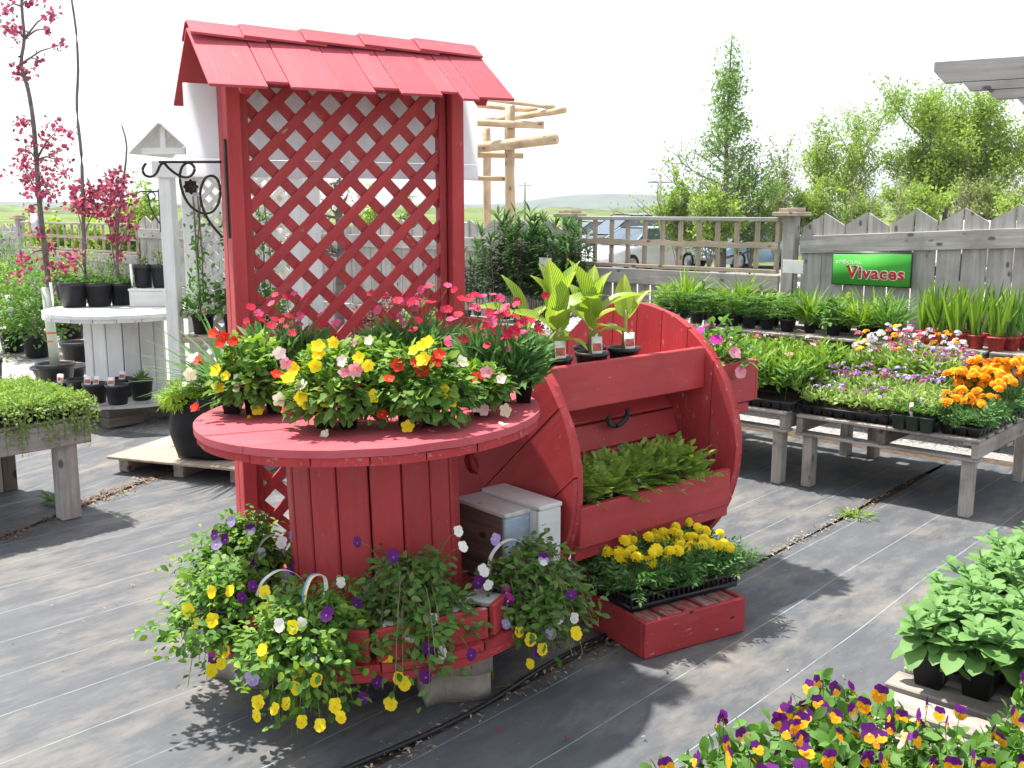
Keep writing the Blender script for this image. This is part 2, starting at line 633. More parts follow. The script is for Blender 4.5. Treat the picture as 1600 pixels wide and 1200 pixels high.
def fabric_mat():
    m, n, b, N, L = nt("woven_landscape_fabric")
    tc = N.new("ShaderNodeTexCoord")
    sep = N.new("ShaderNodeSeparateXYZ")
    L.new(tc.outputs["Object"], sep.inputs[0])
    mp = N.new("ShaderNodeMapping")
    mp.inputs["Scale"].default_value = (0.75, 1.2, 1)
    L.new(tc.outputs["Object"], mp.inputs[0])
    mpf = N.new("ShaderNodeMapping")
    mpf.inputs["Scale"].default_value = (1.8, 4.5, 1)
    L.new(tc.outputs["Object"], mpf.inputs[0])
    d1 = noise(N, L, mp, 1.5, 5, 0.62)
    d2 = noise(N, L, mpf, 2.0, 6, 0.7)
    base = ramp(N, [(0.3, (0.075, 0.080, 0.088)), (0.7, (0.122, 0.127, 0.136))])
    L.new(d2.outputs[0], base.inputs[0])
    dust = ramp(N, [(0.50, (0, 0, 0)), (0.60, (0.35, 0.35, 0.35)), (0.74, (1, 1, 1))])
    mm = N.new("ShaderNodeMath"); mm.operation = 'MULTIPLY_ADD'
    mm.inputs[1].default_value = 0.45
    L.new(d2.outputs[0], mm.inputs[0])
    ms = N.new("ShaderNodeMath"); ms.operation = 'MULTIPLY'; ms.inputs[1].default_value = 0.62
    L.new(d1.outputs[0], ms.inputs[0])
    L.new(ms.outputs[0], mm.inputs[2])
    L.new(mm.outputs[0], dust.inputs[0])
    col = mixc(N, L, dust.outputs[0], base.outputs[0], (0.24, 0.215, 0.18))
    # specks of grit
    vs = N.new("ShaderNodeTexVoronoi"); vs.inputs["Scale"].default_value = 16
    L.new(tc.outputs["Object"], vs.inputs["Vector"])
    rs = ramp(N, [(0.022, (0.8, 0.8, 0.8)), (0.035, (0, 0, 0))])
    L.new(vs.outputs["Distance"], rs.inputs[0])
    col = mixc(N, L, rs.outputs[0], col, (0.32, 0.28, 0.22))
    # marker threads every 305 mm
    ad = N.new("ShaderNodeMath"); ad.operation = 'ADD'; ad.inputs[1].default_value = 3.05 * 4 - 0.045
    wob = noise(N, L, tc if False else mp, 0.8, 2)
    L.new(sep.outputs[1], ad.inputs[0])
    wv = N.new("ShaderNodeMath"); wv.operation = 'MULTIPLY_ADD'; wv.inputs[1].default_value = 0.05
    L.new(wob.outputs[0], wv.inputs[0]); L.new(ad.outputs[0], wv.inputs[2])
    md = N.new("ShaderNodeMath"); md.operation = 'MODULO'; md.inputs[1].default_value = 0.305
    L.new(wv.outputs[0], md.inputs[0])
    lt = N.new("ShaderNodeMath"); lt.operation = 'LESS_THAN'; lt.inputs[1].default_value = 0.0032
    L.new(md.outputs[0], lt.inputs[0])
    br = noise(N, L, mpf, 3.0, 3)
    brr = ramp(N, [(0.34, (0.15, 0.15, 0.15)), (0.5, (1, 1, 1))])
    L.new(br.outputs[0], brr.inputs[0])
    ml = N.new("ShaderNodeMath"); ml.operation = 'MULTIPLY'
    L.new(lt.outputs[0], ml.inputs[0]); L.new(brr.outputs[0], ml.inputs[1])
    col = mixc(N, L, ml.outputs[0], col, (0.30, 0.36, 0.34))
    L.new(col, b.inputs["Base Color"])
    b.inputs["Roughness"].default_value = 0.62
    spec(b, 0.35)
    wv2 = N.new("ShaderNodeTexWave"); wv2.inputs["Scale"].default_value = 60; wv2.bands_direction = 'Y'
    wv2.inputs["Distortion"].default_value = 1.5
    L.new(tc.outputs["Object"], wv2.inputs["Vector"])
    hm = N.new("ShaderNodeMath"); hm.operation = 'MULTIPLY_ADD'; hm.inputs[1].default_value = 0.12
    L.new(wv2.outputs["Fac"], hm.inputs[0]); L.new(d2.outputs[0], hm.inputs[2])
    bump(N, L, b, hm.outputs[0], 0.35, 0.02)
    return m

def sheet(name, x0, x1, y0f, y1f, mat, step=0.14, z=0.006, amp=0.004, rz=A48, loc=(0, 0, 0), seed=1, kind="structure"):
    """a thin cloth sheet with faint ripples; the y limits are functions of x"""
    nx = max(2, int((x1 - x0) / step))
    rng = np.random.RandomState(seed)
    ph = rng.rand(6) * 6.28
    xs = np.linspace(x0, x1, nx + 1)
    ny = max(2, int((y1f(xs[nx // 2]) - y0f(xs[nx // 2])) / step))
    V = []
    for x in xs:
        a, c = y0f(x), y1f(x)
        for j in range(ny + 1):
            y = a + (c - a) * j / ny
            h = math.sin(x * 2.1 + ph[0] + y) + math.sin(y * 3.3 + ph[1] - 0.6 * x) + 0.7 * math.sin(x * 5.3 + ph[2]) * math.sin(y * 4.1 + ph[3])
            edge = min(j, ny - j) == 0
            V.append((x, y, z + amp * (h / 2.7 + 1) * (0.35 if edge else 1)))
    F = [(i * (ny + 1) + j, (i + 1) * (ny + 1) + j, (i + 1) * (ny + 1) + j + 1, i * (ny + 1) + j + 1) for i in range(nx) for j in range(ny)]
    A = Acc(); A.poly(V, F)
    o = A.obj(name, mat, None, True, loc, kind)
    o.rotation_euler = (0, 0, rz)
    return o

A = Acc()
rows = ((-60, 0.0), (9.0, 0.0), (10.6, -0.35), (6500, -0.35))
A.poly([tuple(AB(a, b, z)) for a, z in rows for b in (-6000, 6000)], [(2 * i, 2 * i + 2, 2 * i + 3, 2 * i + 1) for i in range(3)])
A.obj("ground", ground_mat(), kind="structure", loc=(0, 0, -0.012))
M_fab = fabric_mat()
wob = lambda x, s: 0.05 * math.sin(1.7 * x + s) + 0.03 * math.sin(4.3 * x + 2 * s)
sheet("ground_fabric", -3.2, 7.0, lambda x: -5.5, lambda x: 2.215 + 0.012 * math.sin(3 * x), M_fab, seed=3)
sheet("ground_fabric", -3.2, 6.85, lambda x: 2.25 + 0.012 * math.sin(2.3 * x), lambda x: 4.42 + 0.45 * x, M_fab, seed=5)
sheet("ground_fabric", -4.5, 6.3, lambda x: 4.45 * 0.912 + 0.03 - 0.003 * x, lambda x: 8.4 + wob(x, 2), M_fab, rz=A48 + math.atan(0.45), seed=8, z=0.004)
# bare soil that shows along the seams
A = Acc()
A.poly([tuple(AB(a, b, 0)) for a, b in ((-3, 2.10), (6.8, 2.10), (6.8, 2.40), (-3, 2.40))], [(0, 1, 2, 3)])
A.poly([tuple(AB(a, b, 0)) for a, b in ((-3, 4.42 - 1.55), (4.5, 6.25), (4.5, 6.75), (-3, 3.45))], [(0, 1, 2, 3)])
A.poly([tuple(AB(a, b, 0)) for a, b in ((6.6, -5), (7.25, -5), (7.2, 7.5), (6.5, 7.5))], [(0, 1, 2, 3)])
A.obj("soil_strip", plain("dark_soil", (0.10, 0.075, 0.055), 0.95, 0.1, var=0.5, scale=25, bmp=0.8), kind="structure", loc=(0, 0, -0.006))

def litter(name, label, pts, cols, n, spread, size, seed):
    """dry bits lying along a line of points: too many to count"""
    reseed(seed)
    A = Acc()
    tpl = leaf_tpl(1, 0.35, 3, 0.25, 0.3)
    pos, d, up, sc = [], [], [], []
    for i in range(n):
        k = random.randrange(len(pts) - 1)
        t = random.random()
        p = Vector(pts[k]).lerp(Vector(pts[k + 1]), t)
        pos.append((p.x + random.gauss(0, spread), p.y + random.gauss(0, spread), 0.014 + U(0, 0.012)))
        th = U(0, 6.28)
        d.append((math.cos(th), math.sin(th), U(-0.1, 0.25))); up.append((U(-.4, .4), U(-.4, .4), 1)); sc.append(size * U(0.4, 1.5))
    mi = np.random.randint(0, len(cols), n)
    for k in range(len(cols)):
        s = mi == k
        if s.any():
            A.scatter(tpl, np.array(pos)[s], np.array(d)[s], np.array(up)[s], np.array(sc)[s], k)
    return tag(A.obj(name, cols, kind="stuff"), label, "litter")

def leaf_tpl(L=1.0, W=0.4, rows=4, fold=0.15, curl=0.2, prof=None, wave=0.0):
    """leaf blade along +Y, face +Z: midrib and two edges per row"""
    prof = prof or (lambda t: math.sin(math.pi * t ** 0.8) ** 0.9)
    V = [(0, 0, 0)]
    for i in range(1, rows):
        t = i / rows
        w = W / 2 * prof(t)
        z = -curl * t * t
        V += [(-w, t * L, z + fold * w + wave * math.sin(9 * t)), (0, t * L, z), (w, t * L, z + fold * w - wave * math.sin(9 * t))]
    V.append((0, L, -curl))
    T, Q = [(0, 2, 1), (0, 3, 2)], []
    for i in range(rows - 2):
        a = 1 + 3 * i
        Q += [(a, a + 1, a + 4, a + 3), (a + 1, a + 2, a + 5, a + 4)]
    a = 1 + 3 * (rows - 2)
    e = len(V) - 1
    T += [(a, a + 1, e), (a + 1, a + 2, e)]
    F = [np.array(T)]
    if Q: F.append(np.array(Q))
    return np.array(V, float), F

def hill(name, pts, y0, y1, seed, mat, rough=0.06):
    """a wooded ridge with an uneven skyline: pts = (x, height)"""
    reseed(seed)
    xs = np.linspace(pts[0][0], pts[-1][0], 160)
    hs = np.interp(xs, [p[0] for p in pts], [p[1] for p in pts])
    V, F = [], []
    rows = 9
    for i, x in enumerate(xs):
        for j in range(rows):
            t = j / (rows - 1)
            prof = math.sin(min(1, t * 1.3) * math.pi / 2)
            h = hs[i] * prof * (1 + rough * (np.random.rand() - 0.5)) + (np.random.rand() * 0.03 * hs[i])
            V.append((x, y0 + (y1 - y0) * t, -1 + h))
    for i in range(len(xs) - 1):
        for j in range(rows - 1):
            a = i * rows + j
            F.append((a, a + rows, a + rows + 1, a + 1))
    A = Acc(); A.poly(V, F)
    return A.obj(name, mat, None, True, kind="structure")

M_wooded = plain("wooded_hill", (0.06, 0.085, 0.04), 0.95, 0.05, var=0.7, scale=0.02)
M_field = plain("far_trees", (0.12, 0.155, 0.055), 0.95, 0.05, var=0.55, scale=0.08)
hill("hills", [(-2600, 20), (-1500, 18), (-1100, 17), (-900, 15), (-760, 12), (-70, 11), (0, 13), (84, 26), (150, 33), (230, 35), (310, 35), (370, 32), (900, 26), (2400, 24)], 2000, 2600, 4, M_wooded)
hill("treeline", [(-500, 2.2), (-260, 3.2), (-120, 2.6), (-60, 2.4), (20, 2.2), (90, 2.6), (160, 3.5), (420, 4)], 330, 380, 9, M_field, 0.9)

# ------------------------------------------------------------------ fence along the garden
FA = 8.3
def fx(u, v=380):
    return b_at(u, FA, v)

def fence_root(name, label, b0, z0, group=None):
    o = thing(name, label, "fence", AB(FA, b0, z0), A48 + math.pi / 2, group)   # local x runs along the fence (to the left in the photo), local y away from the garden = -E1
    return o

def pickets(b0, b1, label, seed, ztop=1.62, zr=1.44, z0=0.0, step=0.19, rise=0.0):
    """shaped boards behind a wide rail; local x along the fence, +y = towards the garden"""
    reseed(seed)
    o = fence_root("picket_fence", label, b0, z0, "weathered picket fence sections")
    L = b1 - b0
    n = int(L / step)
    for i in range(n):
        x = (i + 0.5) * L / n
        w = step * U(0.90, 0.97)
        h = ztop + U(-0.012, 0.012) + rise * (1 - x / L)
        s = 1 if i % 2 else -1
        hi, lo = h, h - 0.105
        a, c = (hi, lo) if s > 0 else (lo, hi)
        # local X of the board = up
        poly = [(0.02, -w / 2), (a, -w / 2), (c, w / 2), (0.02, w / 2)]
        me = prism_mesh(poly, 0.022, M_grey, "picket")
        M = Matrix(((0, 1, 0, x), (0, 0, 1, -0.02 + U(-.004, .004)), (1, 0, 0, 0), (0, 0, 0, 1)))
        inst("picket", me, o, mat=M)
    for z in (zr - 0.075, 0.42):
        board("rail", (0.0, 0.012, z + (rise if z > 1 else 0)), (L, 0.012, z), 0.150, 0.036, M_grey, o, up=(0, 1, 0))
    k = max(1, int(L / 2.4))
    for i in range(k + 1):
        board("post", (L * i / k + (0.05 if i == 0 else -0.05 if i == k else 0), -0.08, 0), (L * i / k + (0.05 if i == 0 else -0.05 if i == k else 0), -0.08, zr), 0.09, 0.09, M_grey, o, up=(0, 1, 0))
    return o

def lattice_fence(b0, b1, label, nb, z0=0.0, ztop=1.59):
    o = fence_root("railing_fence", label, b0, z0, "weathered railing fence sections")
    L = b1 - b0
    reseed(int(L * 100) + nb)
    zl = ztop - 0.46
    board("top_rail", (0, 0, ztop), (L, 0, ztop), 0.09, 0.036, M_grey, o)
    board("bottom_rail", (0.01, 0, zl), (L - 0.01, 0, zl), 0.07, 0.036, M_tan, o)
    board("wide_rail", (-0.02, 0.03, zl - 0.105), (L + 0.03, 0.03, zl - 0.105), 0.15, 0.036, M_grey, o, up=(0, 1, 0))
    board("wide_rail", (0, 0.03, 0.35), (L, 0.03, 0.35), 0.14, 0.036, M_grey, o, up=(0, 1, 0))
    for i in range(nb + 1):
        x = 0.025 + (L - 0.05) * i / nb
        board("baluster", (x + U(-.004, .004), 0.0, zl + 0.02), (x + U(-.006, .006), 0.0, ztop - 0.019), 0.040, 0.034, M_tan, o, up=(0, 1, 0))
    zm = zl + 0.23
    # mid rail with a wavy edge
    pts = []
    n = 60
    for i in range(n + 1):
        x = L * i / n
        pts.append((x, 0.026 + 0.006 * math.sin(x * 11) + 0.004 * math.sin(x * 27)))
    for i in range(n, -1, -1):
        x = L * i / n
        pts.append((x, -0.028 - 0.005 * math.sin(x * 14 + 1)))
    me = prism_mesh(pts, 0.02, M_tan, "mid_rail")
    inst("mid_rail", me, o, mat=Matrix(((1, 0, 0, 0), (0, 0, -1, 0.031), (0, 1, 0, zm), (0, 0, 0, 1))))
    k = int(L / 0.145)
    for i in range(k):
        x = (i + 0.5) * L / k
        board("lower_board", (x, 0.0, 0.03), (x, 0.0, zl - 0.04), 0.128, 0.020, M_grey, o, up=(0, 1, 0))
    return o

def fence_post(b, label, z0=0.0, h=1.62, s=0.11):
    o = thing("fence_post", label, "post", AB(FA, b, z0), A48, "capped fence posts")
    board("shaft", (0, 0, 0), (0, 0, h), s, s, M_grey, o, up=(1, 0, 0))
    board("cap", (-0.125, 0, h + 0.018), (0.125, 0, h + 0.018), 0.25, 0.036, M_tan, o)
    board("cap", (-0.09, -0.04, h + 0.054), (0.09, -0.04, h + 0.054), 0.09, 0.035, M_tan, o)
    board("cap", (-0.085, 0.045, h + 0.052), (0.085, 0.045, h + 0.052), 0.075, 0.031, M_tan, o)
    return o

bR, b0_, b1_, b2_, b3_ = fx(1232), fx(1222), fx(903), fx(216), fx(38)
pickets(bR - 3.2, bR - 0.12, "weathered grey zigzag picket fence behind the green sign", 21, 1.625, 1.45, 0.0, 0.19, 0.16)
lattice_fence(b0_ + 0.02, b1_, "grey and tan railing fence between the two capped posts", 11)
pickets(b1_ + 0.22, b2_ - 0.05, "weathered grey picket fence stretching behind the tall lilies and lattice", 25, 1.58, 1.38, -0.02, 0.19)
lattice_fence(b2_, b3_, "weathered railing fence behind the potted shrubs and crabapples", 15, -0.14, 1.56)
pickets(b3_ + 0.3, b3_ + 3.5, "weathered grey picket fence beyond the railing by the potted shrubs", 28, 1.52, 1.36, -0.12)
fence_post(bR - 0.02, "grey fence post with stacked tan cap beside the zigzag pickets")
fence_post(b1_ + 0.11, "grey fence post with tan cap beside the dark green lilies", 0, 1.60)
fence_post(b3_ + 0.16, "grey fence post with tan cap behind the potted shrubs", -0.14, 1.62)

# ------------------------------------------------------------------ red lattice trellis with a shingled roof
TA = math.radians(26.8)
TO = Vector((-1.358, 4.40, 0))
def TL(u, v, off=0.0):
    """pixel -> trellis local (x, z) on the plane local y = off"""
    d = ray(u, v)
    nrm = Vector((-math.sin(TA), math.cos(TA), 0))
    p0 = TO + nrm * off
    t = (p0 - Vector((0, 0, CAMH))).dot(nrm) / d.dot(nrm)
    q = Vector((0, 0, CAMH)) + d * t - TO
    return q.x * math.cos(TA) + q.y * math.sin(TA), q.z

trel = thing("lattice_trellis", "tall red lattice trellis with a little shingled gable roof and white backboard", "trellis", TO, TA)
TZ = 2.27
for x, xi in ((0.168, 0.222), (1.206, 1.150)):
    board("post", (x, -0.015, 0), (x, -0.015, TZ), 0.062, 0.09, M_red, trel, up=(0, 1, 0))
    board("post", (x, 0.085, 0), (x, 0.085, TZ), 0.062, 0.09, M_red, trel, up=(0, 1, 0))
    board("trim", (xi, 0.02, 0.03), (xi, 0.02, TZ - 0.05), 0.034, 0.06, M_red, trel, up=(0, 1, 0))
board("sill", (0.241, 0.02, 0.055), (1.131, 0.02, 0.055), 0.05, 0.05, M_red, trel)
board("header", (0.241, 0.02, TZ - 0.03), (1.131, 0.02, TZ - 0.03), 0.05, 0.06, M_red, trel)
lattice(trel, 0.238, 1.134, 0.082, TZ - 0.062, 0.163, 0.045, 0.016, M_red, 0.004, "slat", (0.03, 0.085))
# backboard behind: one sheet and a lower plank
board("backboard", (0.0, 0.152, 2.065), (1.405, 0.152, 2.065), 0.32, 0.008, leaf("white_plastic_sheet", (0.78, 0.79, 0.80), (0.82, 0.83, 0.84), 0.6, 0.5, 0.3), trel, up=(0, 1, 0))
board("back_plank", (-0.002, 0.150, 1.865), (1.407, 0.150, 1.865), 0.075, 0.012, MATS["white_plastic_sheet"], trel, up=(0, 1, 0))
SL, RH, HS = math.radians(32), 2.44, 0.43
ev = [(200, 0), (435, 0), (528, -1), (748, 0), (890, 0), (1003, -1), (1195, 0), (1283, -1), (1366, 1), (1545, 0)]
RL = 1.317
for side in (-1, 1):
    for i in range(len(ev) - 1):
        xa = (ev[i][0] - 200) / 1345 * RL
        xb = (ev[i + 1][0] - 200) / 1345 * RL
        k = ev[i + 1][1]
        ln = HS / math.cos(SL) + (0.0 if k == 0 else -0.042 if k < 0 else 0.018)
        lift = 0.0015 * (i % 3)
        y0, z0 = 0.004 * side, RH - 0.016 + lift
        y1 = y0 + side * ln * math.cos(SL); z1 = z0 - ln * math.sin(SL)
        up = (0, side * math.sin(SL), math.cos(SL))
        board("shingle", ((xa + xb) / 2, y0, z0), ((xa + xb) / 2, y1, z1), (xb - xa) - 0.003, 0.012, M_redtop if side < 0 else M_red, trel, up=up, c=0.002)
    nC = 5
    for i in range(nC):
        xa = RL * i / nC - (0.05 if i else 0.0)
        xb = RL * (i + 1) / nC + (0.045 if i < nC - 1 else 0)
        up = Vector((0, side * math.sin(SL), math.cos(SL)))
        t = Vector((0, side * math.cos(SL), -math.sin(SL)))
        base = Vector((0, 0, RH - 0.005)) + t * 0.062 + up * 0.011
        w = 0.118
        board("ridge_cap", base + Vector((xa, 0, 0)) + up * 0.016, base + Vector((xb, 0, 0)) + up * 0.000, w, 0.011, M_redtop if side < 0 else M_red, trel, up=up, c=0.002)
for x in (0.168, 1.206):
    for side in (-1, 1):
        t = Vector((0, side * math.cos(SL), -math.sin(SL)))
        a = Vector((x, 0.0, RH - 0.065))
        board("rafter", a + t * 0.02, a + t * 0.40, 0.05, 0.06, M_red, trel, up=(0, side * math.sin(SL), math.cos(SL)))

# iron bracket on the left post: scrolls traced in the plane of the trellis
def curve_pts(px, n=6):
    """Catmull-Rom through points"""
    out = []
    P_ = [px[0]] + list(px) + [px[-1]]
    for i in range(1, len(P_) - 2):
        for j in range(n):
            t = j / n
            p0, p1, p2, p3 = (np.array(P_[i + k], float) for k in (-1, 0, 1, 2))
            out.append(0.5 * ((2 * p1) + (-p0 + p2) * t + (2 * p0 - 5 * p1 + 4 * p2 - p3) * t * t + (-p0 + 3 * p1 - 3 * p2 + p3) * t ** 3))
    out.append(np.array(P_[-2], float))
    return out

br = thing("plant_bracket", "rusty scrolled iron plant bracket with a flower on the red post", "bracket", TO, TA)
def btube(px, r, name, y=-0.03):
    A = Acc()
    pts = [(TL(*q, off=y)[0], y, TL(*q, off=y)[1]) for q in curve_pts(px)]
    A.tube(pts, r, 6)
    return A.obj(name, M_iron, br, True)
x1, z1_ = TL(347, 252, -0.03); x2, z2_ = TL(349, 380, -0.03)
board("back_plate", (0.130, -0.034, 1.56), (0.130, -0.034, 1.98), 0.024, 0.008, M_iron, br, up=(1, 0, 0))
btube([(248, 253), (300, 253), (346, 253)], 0.006, "arm")
btube([(228, 255), (223, 264), (226, 273), (235, 276), (244, 271), (250, 259), (256, 255), (263, 262), (274, 271), (288, 277), (299, 274), (304, 264), (299, 256), (291, 255), (284, 262), (281, 275), (283, 292), (290, 311), (301, 325), (316, 333), (331, 331), (341, 318), (344, 300), (341, 283), (333, 275), (322, 277), (315, 290), (313, 308), (318, 328), (327, 346), (338, 360), (348, 371)], 0.006, "scroll")
A = Acc()
fxc, fzc = TL(297, 292, -0.035)
tp = leaf_tpl(1, 0.75, 4, 0.3, -0.2)
ang = np.linspace(0, 2 * math.pi, 9)[:-1]
for k, (s, lift) in enumerate(((0.036, 0.0), (0.024, 0.008))):
    A.scatter(tp, np.tile([[fxc, -0.04 - lift, fzc]], (8, 1)), np.stack([np.cos(ang + k * .4), np.zeros(8) - 0.2, np.sin(ang + k * .4)], 1), np.tile([[0, -1, 0]], (8, 1)), s)
A.tube([(fxc, -0.03, fzc), (fxc, -0.058, fzc)], [0.012, 0.006], 8)
A.obj("iron_flower", M_iron, br, True)
# ------------------------------------------------------------------ red cable spools
def strip_poly(R, y0, y1, n=6):
    """slice of a disc between y0 and y1, long axis X"""
    pts = []
    for i in range(n + 1):
        y = y0 + (y1 - y0) * i / n
        pts.append((math.sqrt(max(1e-6, R * R - y * y)), y))
    for i in range(n, -1, -1):
        y = y0 + (y1 - y0) * i / n
        pts.append((-math.sqrt(max(1e-6, R * R - y * y)), y))
    return pts

def disc_planks(parent, R, z, t, n, ang, m, name="plank", jit=0.004, hole=0.0, base=None):
    """a round end made of n planks lying at height z (centre), turned by ang; base = extra matrix"""
    w = 2 * R / n
    for i in range(n):
        y0, y1 = -R + i * w + 0.0022, -R + (i + 1) * w - 0.0022
        y0, y1 = max(y0, -R + 0.002), min(y1, R - 0.002)
        Rr = R * U(0.988, 1.0)
        if abs(y0) > Rr: y0 = math.copysign(Rr - 0.003, y0)
        if abs(y1) > Rr: y1 = math.copysign(Rr - 0.003, y1)
        poly = strip_poly(Rr, y0, y1)
        cy = (y0 + y1) / 2
        poly = [(x, y - cy) for x, y in poly]
        halves = [poly]
        if hole and y0 < 0 < y1 or hole and abs(cy) < hole * 0.6:
            # cut the axle hole out of the plank: two pieces either side
            halves = []
            for s in (-1, 1):
                q = [p for p in poly if p[0] * s > 0]
                ys = np.linspace(w / 2 - 0.0022, -w / 2 + 0.0022, 9)
                if s > 0:
                    q = [p for p in poly if p[0] > 0]
                    inner = [(math.sqrt(max(0, hole ** 2 - (y + cy) ** 2)) if abs(y + cy) < hole else 0.0006, y) for y in ys]
                else:
                    q = [p for p in poly if p[0] < 0]
                    inner = [(-math.sqrt(max(0, hole ** 2 - (y + cy) ** 2)) if abs(y + cy) < hole else -0.0006, y) for y in ys[::-1]]
                halves.append(q + inner)
        for q in halves:
            me = prism_mesh(q, t, m, name)
            M = Matrix.Rotation(ang, 4, 'Z') @ Matrix.Translation((0, cy, z + U(-jit, jit) * 0.3)) @ Matrix.Rotation(U(-1, 1) * jit * 0.5, 4, 'X')
            if base is not None: M = base @ M
            inst(name, me, parent, mat=M)

def staves(parent, R, z0, z1, n, t, m, base=None, name="stave", skip=()):
    """barrel of n straight boards round the axis"""
    w = 2 * math.pi * R / n
    for i in range(n):
        if i in skip: continue
        th = 2 * math.pi * (i + 0.5) / n
        ww = w * 0.975 - 0.002
        me = cbox(z1 - z0, ww, t, m, 0.005)
        rr = R + U(-0.002, 0.003)
        M = Matrix.Rotation(th, 4, 'Z') @ Matrix(((0, 0, 1, rr), (0, 1, 0, 0), (-1, 0, 0, (z0 + z1) / 2), (0, 0, 0, 1)))
        if base is not None: M = base @ M
        inst(name, me, parent, mat=M)

reseed(77)
ST = Vector((-0.49, 3.61, 0))            # spool table, centre
SR = 0.62
tab = thing("spool_table", "upright red cable spool used as a round flower table", "spool table", ST, 0)
tab.rotation_euler = (0.0, math.radians(-1.6), 0)
ZT, ZB = 0.965, 0.205
disc_planks(tab, SR, ZT - 0.0125, 0.025, 6, math.radians(16), M_redtop)
disc_planks(tab, SR - 0.004, ZT - 0.041, 0.028, 7, math.radians(106), M_red_worn, "under_plank")
disc_planks(tab, SR, ZB + 0.014, 0.028, 7, math.radians(16), M_red_worn, "base_plank")
disc_planks(tab, SR - 0.004, ZB + 0.0435, 0.028, 7, math.radians(106), M_red, "base_plank")
staves(tab, 0.295, ZB + 0.058, ZT - 0.056, 17, 0.022, M_red)
# low octagonal planter wall on the base
OC = 9
for i in range(OC):
    t0, t1 = 2 * math.pi * i / OC + 0.62, 2 * math.pi * (i + 1) / OC + 0.62
    r = 0.598
    p0 = Vector((math.cos(t0) * r, math.sin(t0) * r, ZB + 0.058 + 0.055))
    p1 = Vector((math.cos(t1) * r, math.sin(t1) * r, ZB + 0.058 + 0.055))
    mid = (p0 + p1) / 2
    up = Vector((mid.x, mid.y, 0)).normalized()
    d = (p1 - p0).normalized()
    if mid.y > 0.25 or (mid.x > 0.3 and mid.y > -0.05): continue
    board("planter_board", p0 + d * 0.012, p1 - d * 0.012, 0.11, 0.022, M_red, tab, up=up)
    q = up * -0.07
    board("planter_cap", p0 * 1.0 + q + d * 0.05 + Vector((0, 0, 0.035)), p1 + q - d * 0.05 + Vector((0, 0, 0.035)), 0.12, 0.02, M_whiteworn, tab)

# concrete blocks under the base
def block(name, label, loc, rz, g=None):
    o = thing(name, label, "paving block", loc, rz, g)
    for k, z in enumerate((0.0, 0.098)):
        A = Acc()
        n = 24
        top = []
        for i in range(n + 1):
            x = -0.115 + 0.23 * i / n
            top.append((x, 0.012 * math.sin(i / n * 6.28)))
        V = [(x, -0.075 + w, z) for x, w in top] + [(x, 0.075 + w, z) for x, w in top[::-1]]
        m = len(V)
        V2 = [(x, y, z + 0.096) for x, y, _ in V]
        A.poly(V + V2, [tuple(range(m))[::-1], tuple(range(m, 2 * m))] + [(i, (i + 1) % m, m + (i + 1) % m, m + i) for i in range(m)])
        A.obj("paver", M_concrete, o, loc=(0.006 * k, -0.004 * k, 0))
    return o
pb = P(707, 1100, 0)
block("paver_stack", "pale wavy concrete paver stack under the front of the spool table", (pb.x, pb.y + 0.06, 0.012), 0.32)
block("paver_stack", "concrete paver stack hidden under the back of the spool table", (-0.75, 3.95, 0.012), 0.9)
block("paver_stack", "concrete paver stack in the shade under the spool table", (-0.95, 3.45, 0.012), -0.4)

# spool lying on its side
C1 = Vector((-0.171, 4.18, 0.625)); C2 = Vector((0.624, 4.87, 0.625))
AXV = (C2 - C1); LW = AXV.length; AXV.normalize()
AXA = math.atan2(AXV.y, AXV.x)
lay = thing("spool_shelf", "red cable spool lying on its side and fitted with two plant shelves", "spool shelf", (C1.x, C1.y, 0), AXA)
# local: x along the axle, y away (back), z up; the open side faces -y
def LBASE(x):
    return Matrix(((0, 0, 1, x), (0, 1, 0, 0), (-1, 0, 0, 0.625), (0, 0, 0, 1)))
LR = 0.622
disc_planks(lay, LR, 0.011, 0.022, 5, math.radians(48), M_red, "plank", hole=0.052, base=LBASE(0.0))
disc_planks(lay, LR - 0.003, 0.037, 0.028, 6, math.radians(138), M_red_worn, "plank", hole=0.05, base=LBASE(0.0))
disc_planks(lay, LR, LW - 0.037, 0.028, 8, math.radians(2), M_red_nail, "plank", base=LBASE(0.0))
disc_planks(lay, LR - 0.003, LW - 0.011, 0.022, 6, math.radians(92), M_red_worn, "plank", base=LBASE(0.0))
staves(lay, 0.285, 0.055, LW - 0.055, 15, 0.022, M_red, base=LBASE(0.0))
def ledge(q, ztop, h, floor_d, nm, fz):
    board(nm, (0.054, -q, ztop - h / 2), (LW - 0.054, -q, ztop - h / 2), h, 0.034, M_red, lay, up=(0, 1, 0))
    board("shelf_board", (0.056, -q + 0.021 + floor_d / 2, fz), (LW - 0.056, -q + 0.021 + floor_d / 2, fz), floor_d, 0.02, M_red, lay)
ledge(0.42, 1.075, 0.185, 0.30, "shelf_front", 0.970)
ledge(0.585, 0.545, 0.165, 0.28, "shelf_front", 0.435)
board("shelf_front", (0.052, -0.565, 0.355), (LW - 0.052, -0.575, 0.355), 0.06, 0.03, M_red, lay, up=(0, 1, 0))
# rubber loop hanging on the barrel
A = Acc()
A.tube([(0.56 + 0.06 * math.cos(t), -0.32 - 0.01 * math.sin(t), 0.80 + 0.045 * math.sin(t)) for t in np.linspace(math.pi * 0.95, 2.15 * math.pi, 14)], 0.012, 7)
A.obj("rubber_loop", plain("old_rubber", (0.05, 0.045, 0.04), 0.7, 0.3), lay, True)
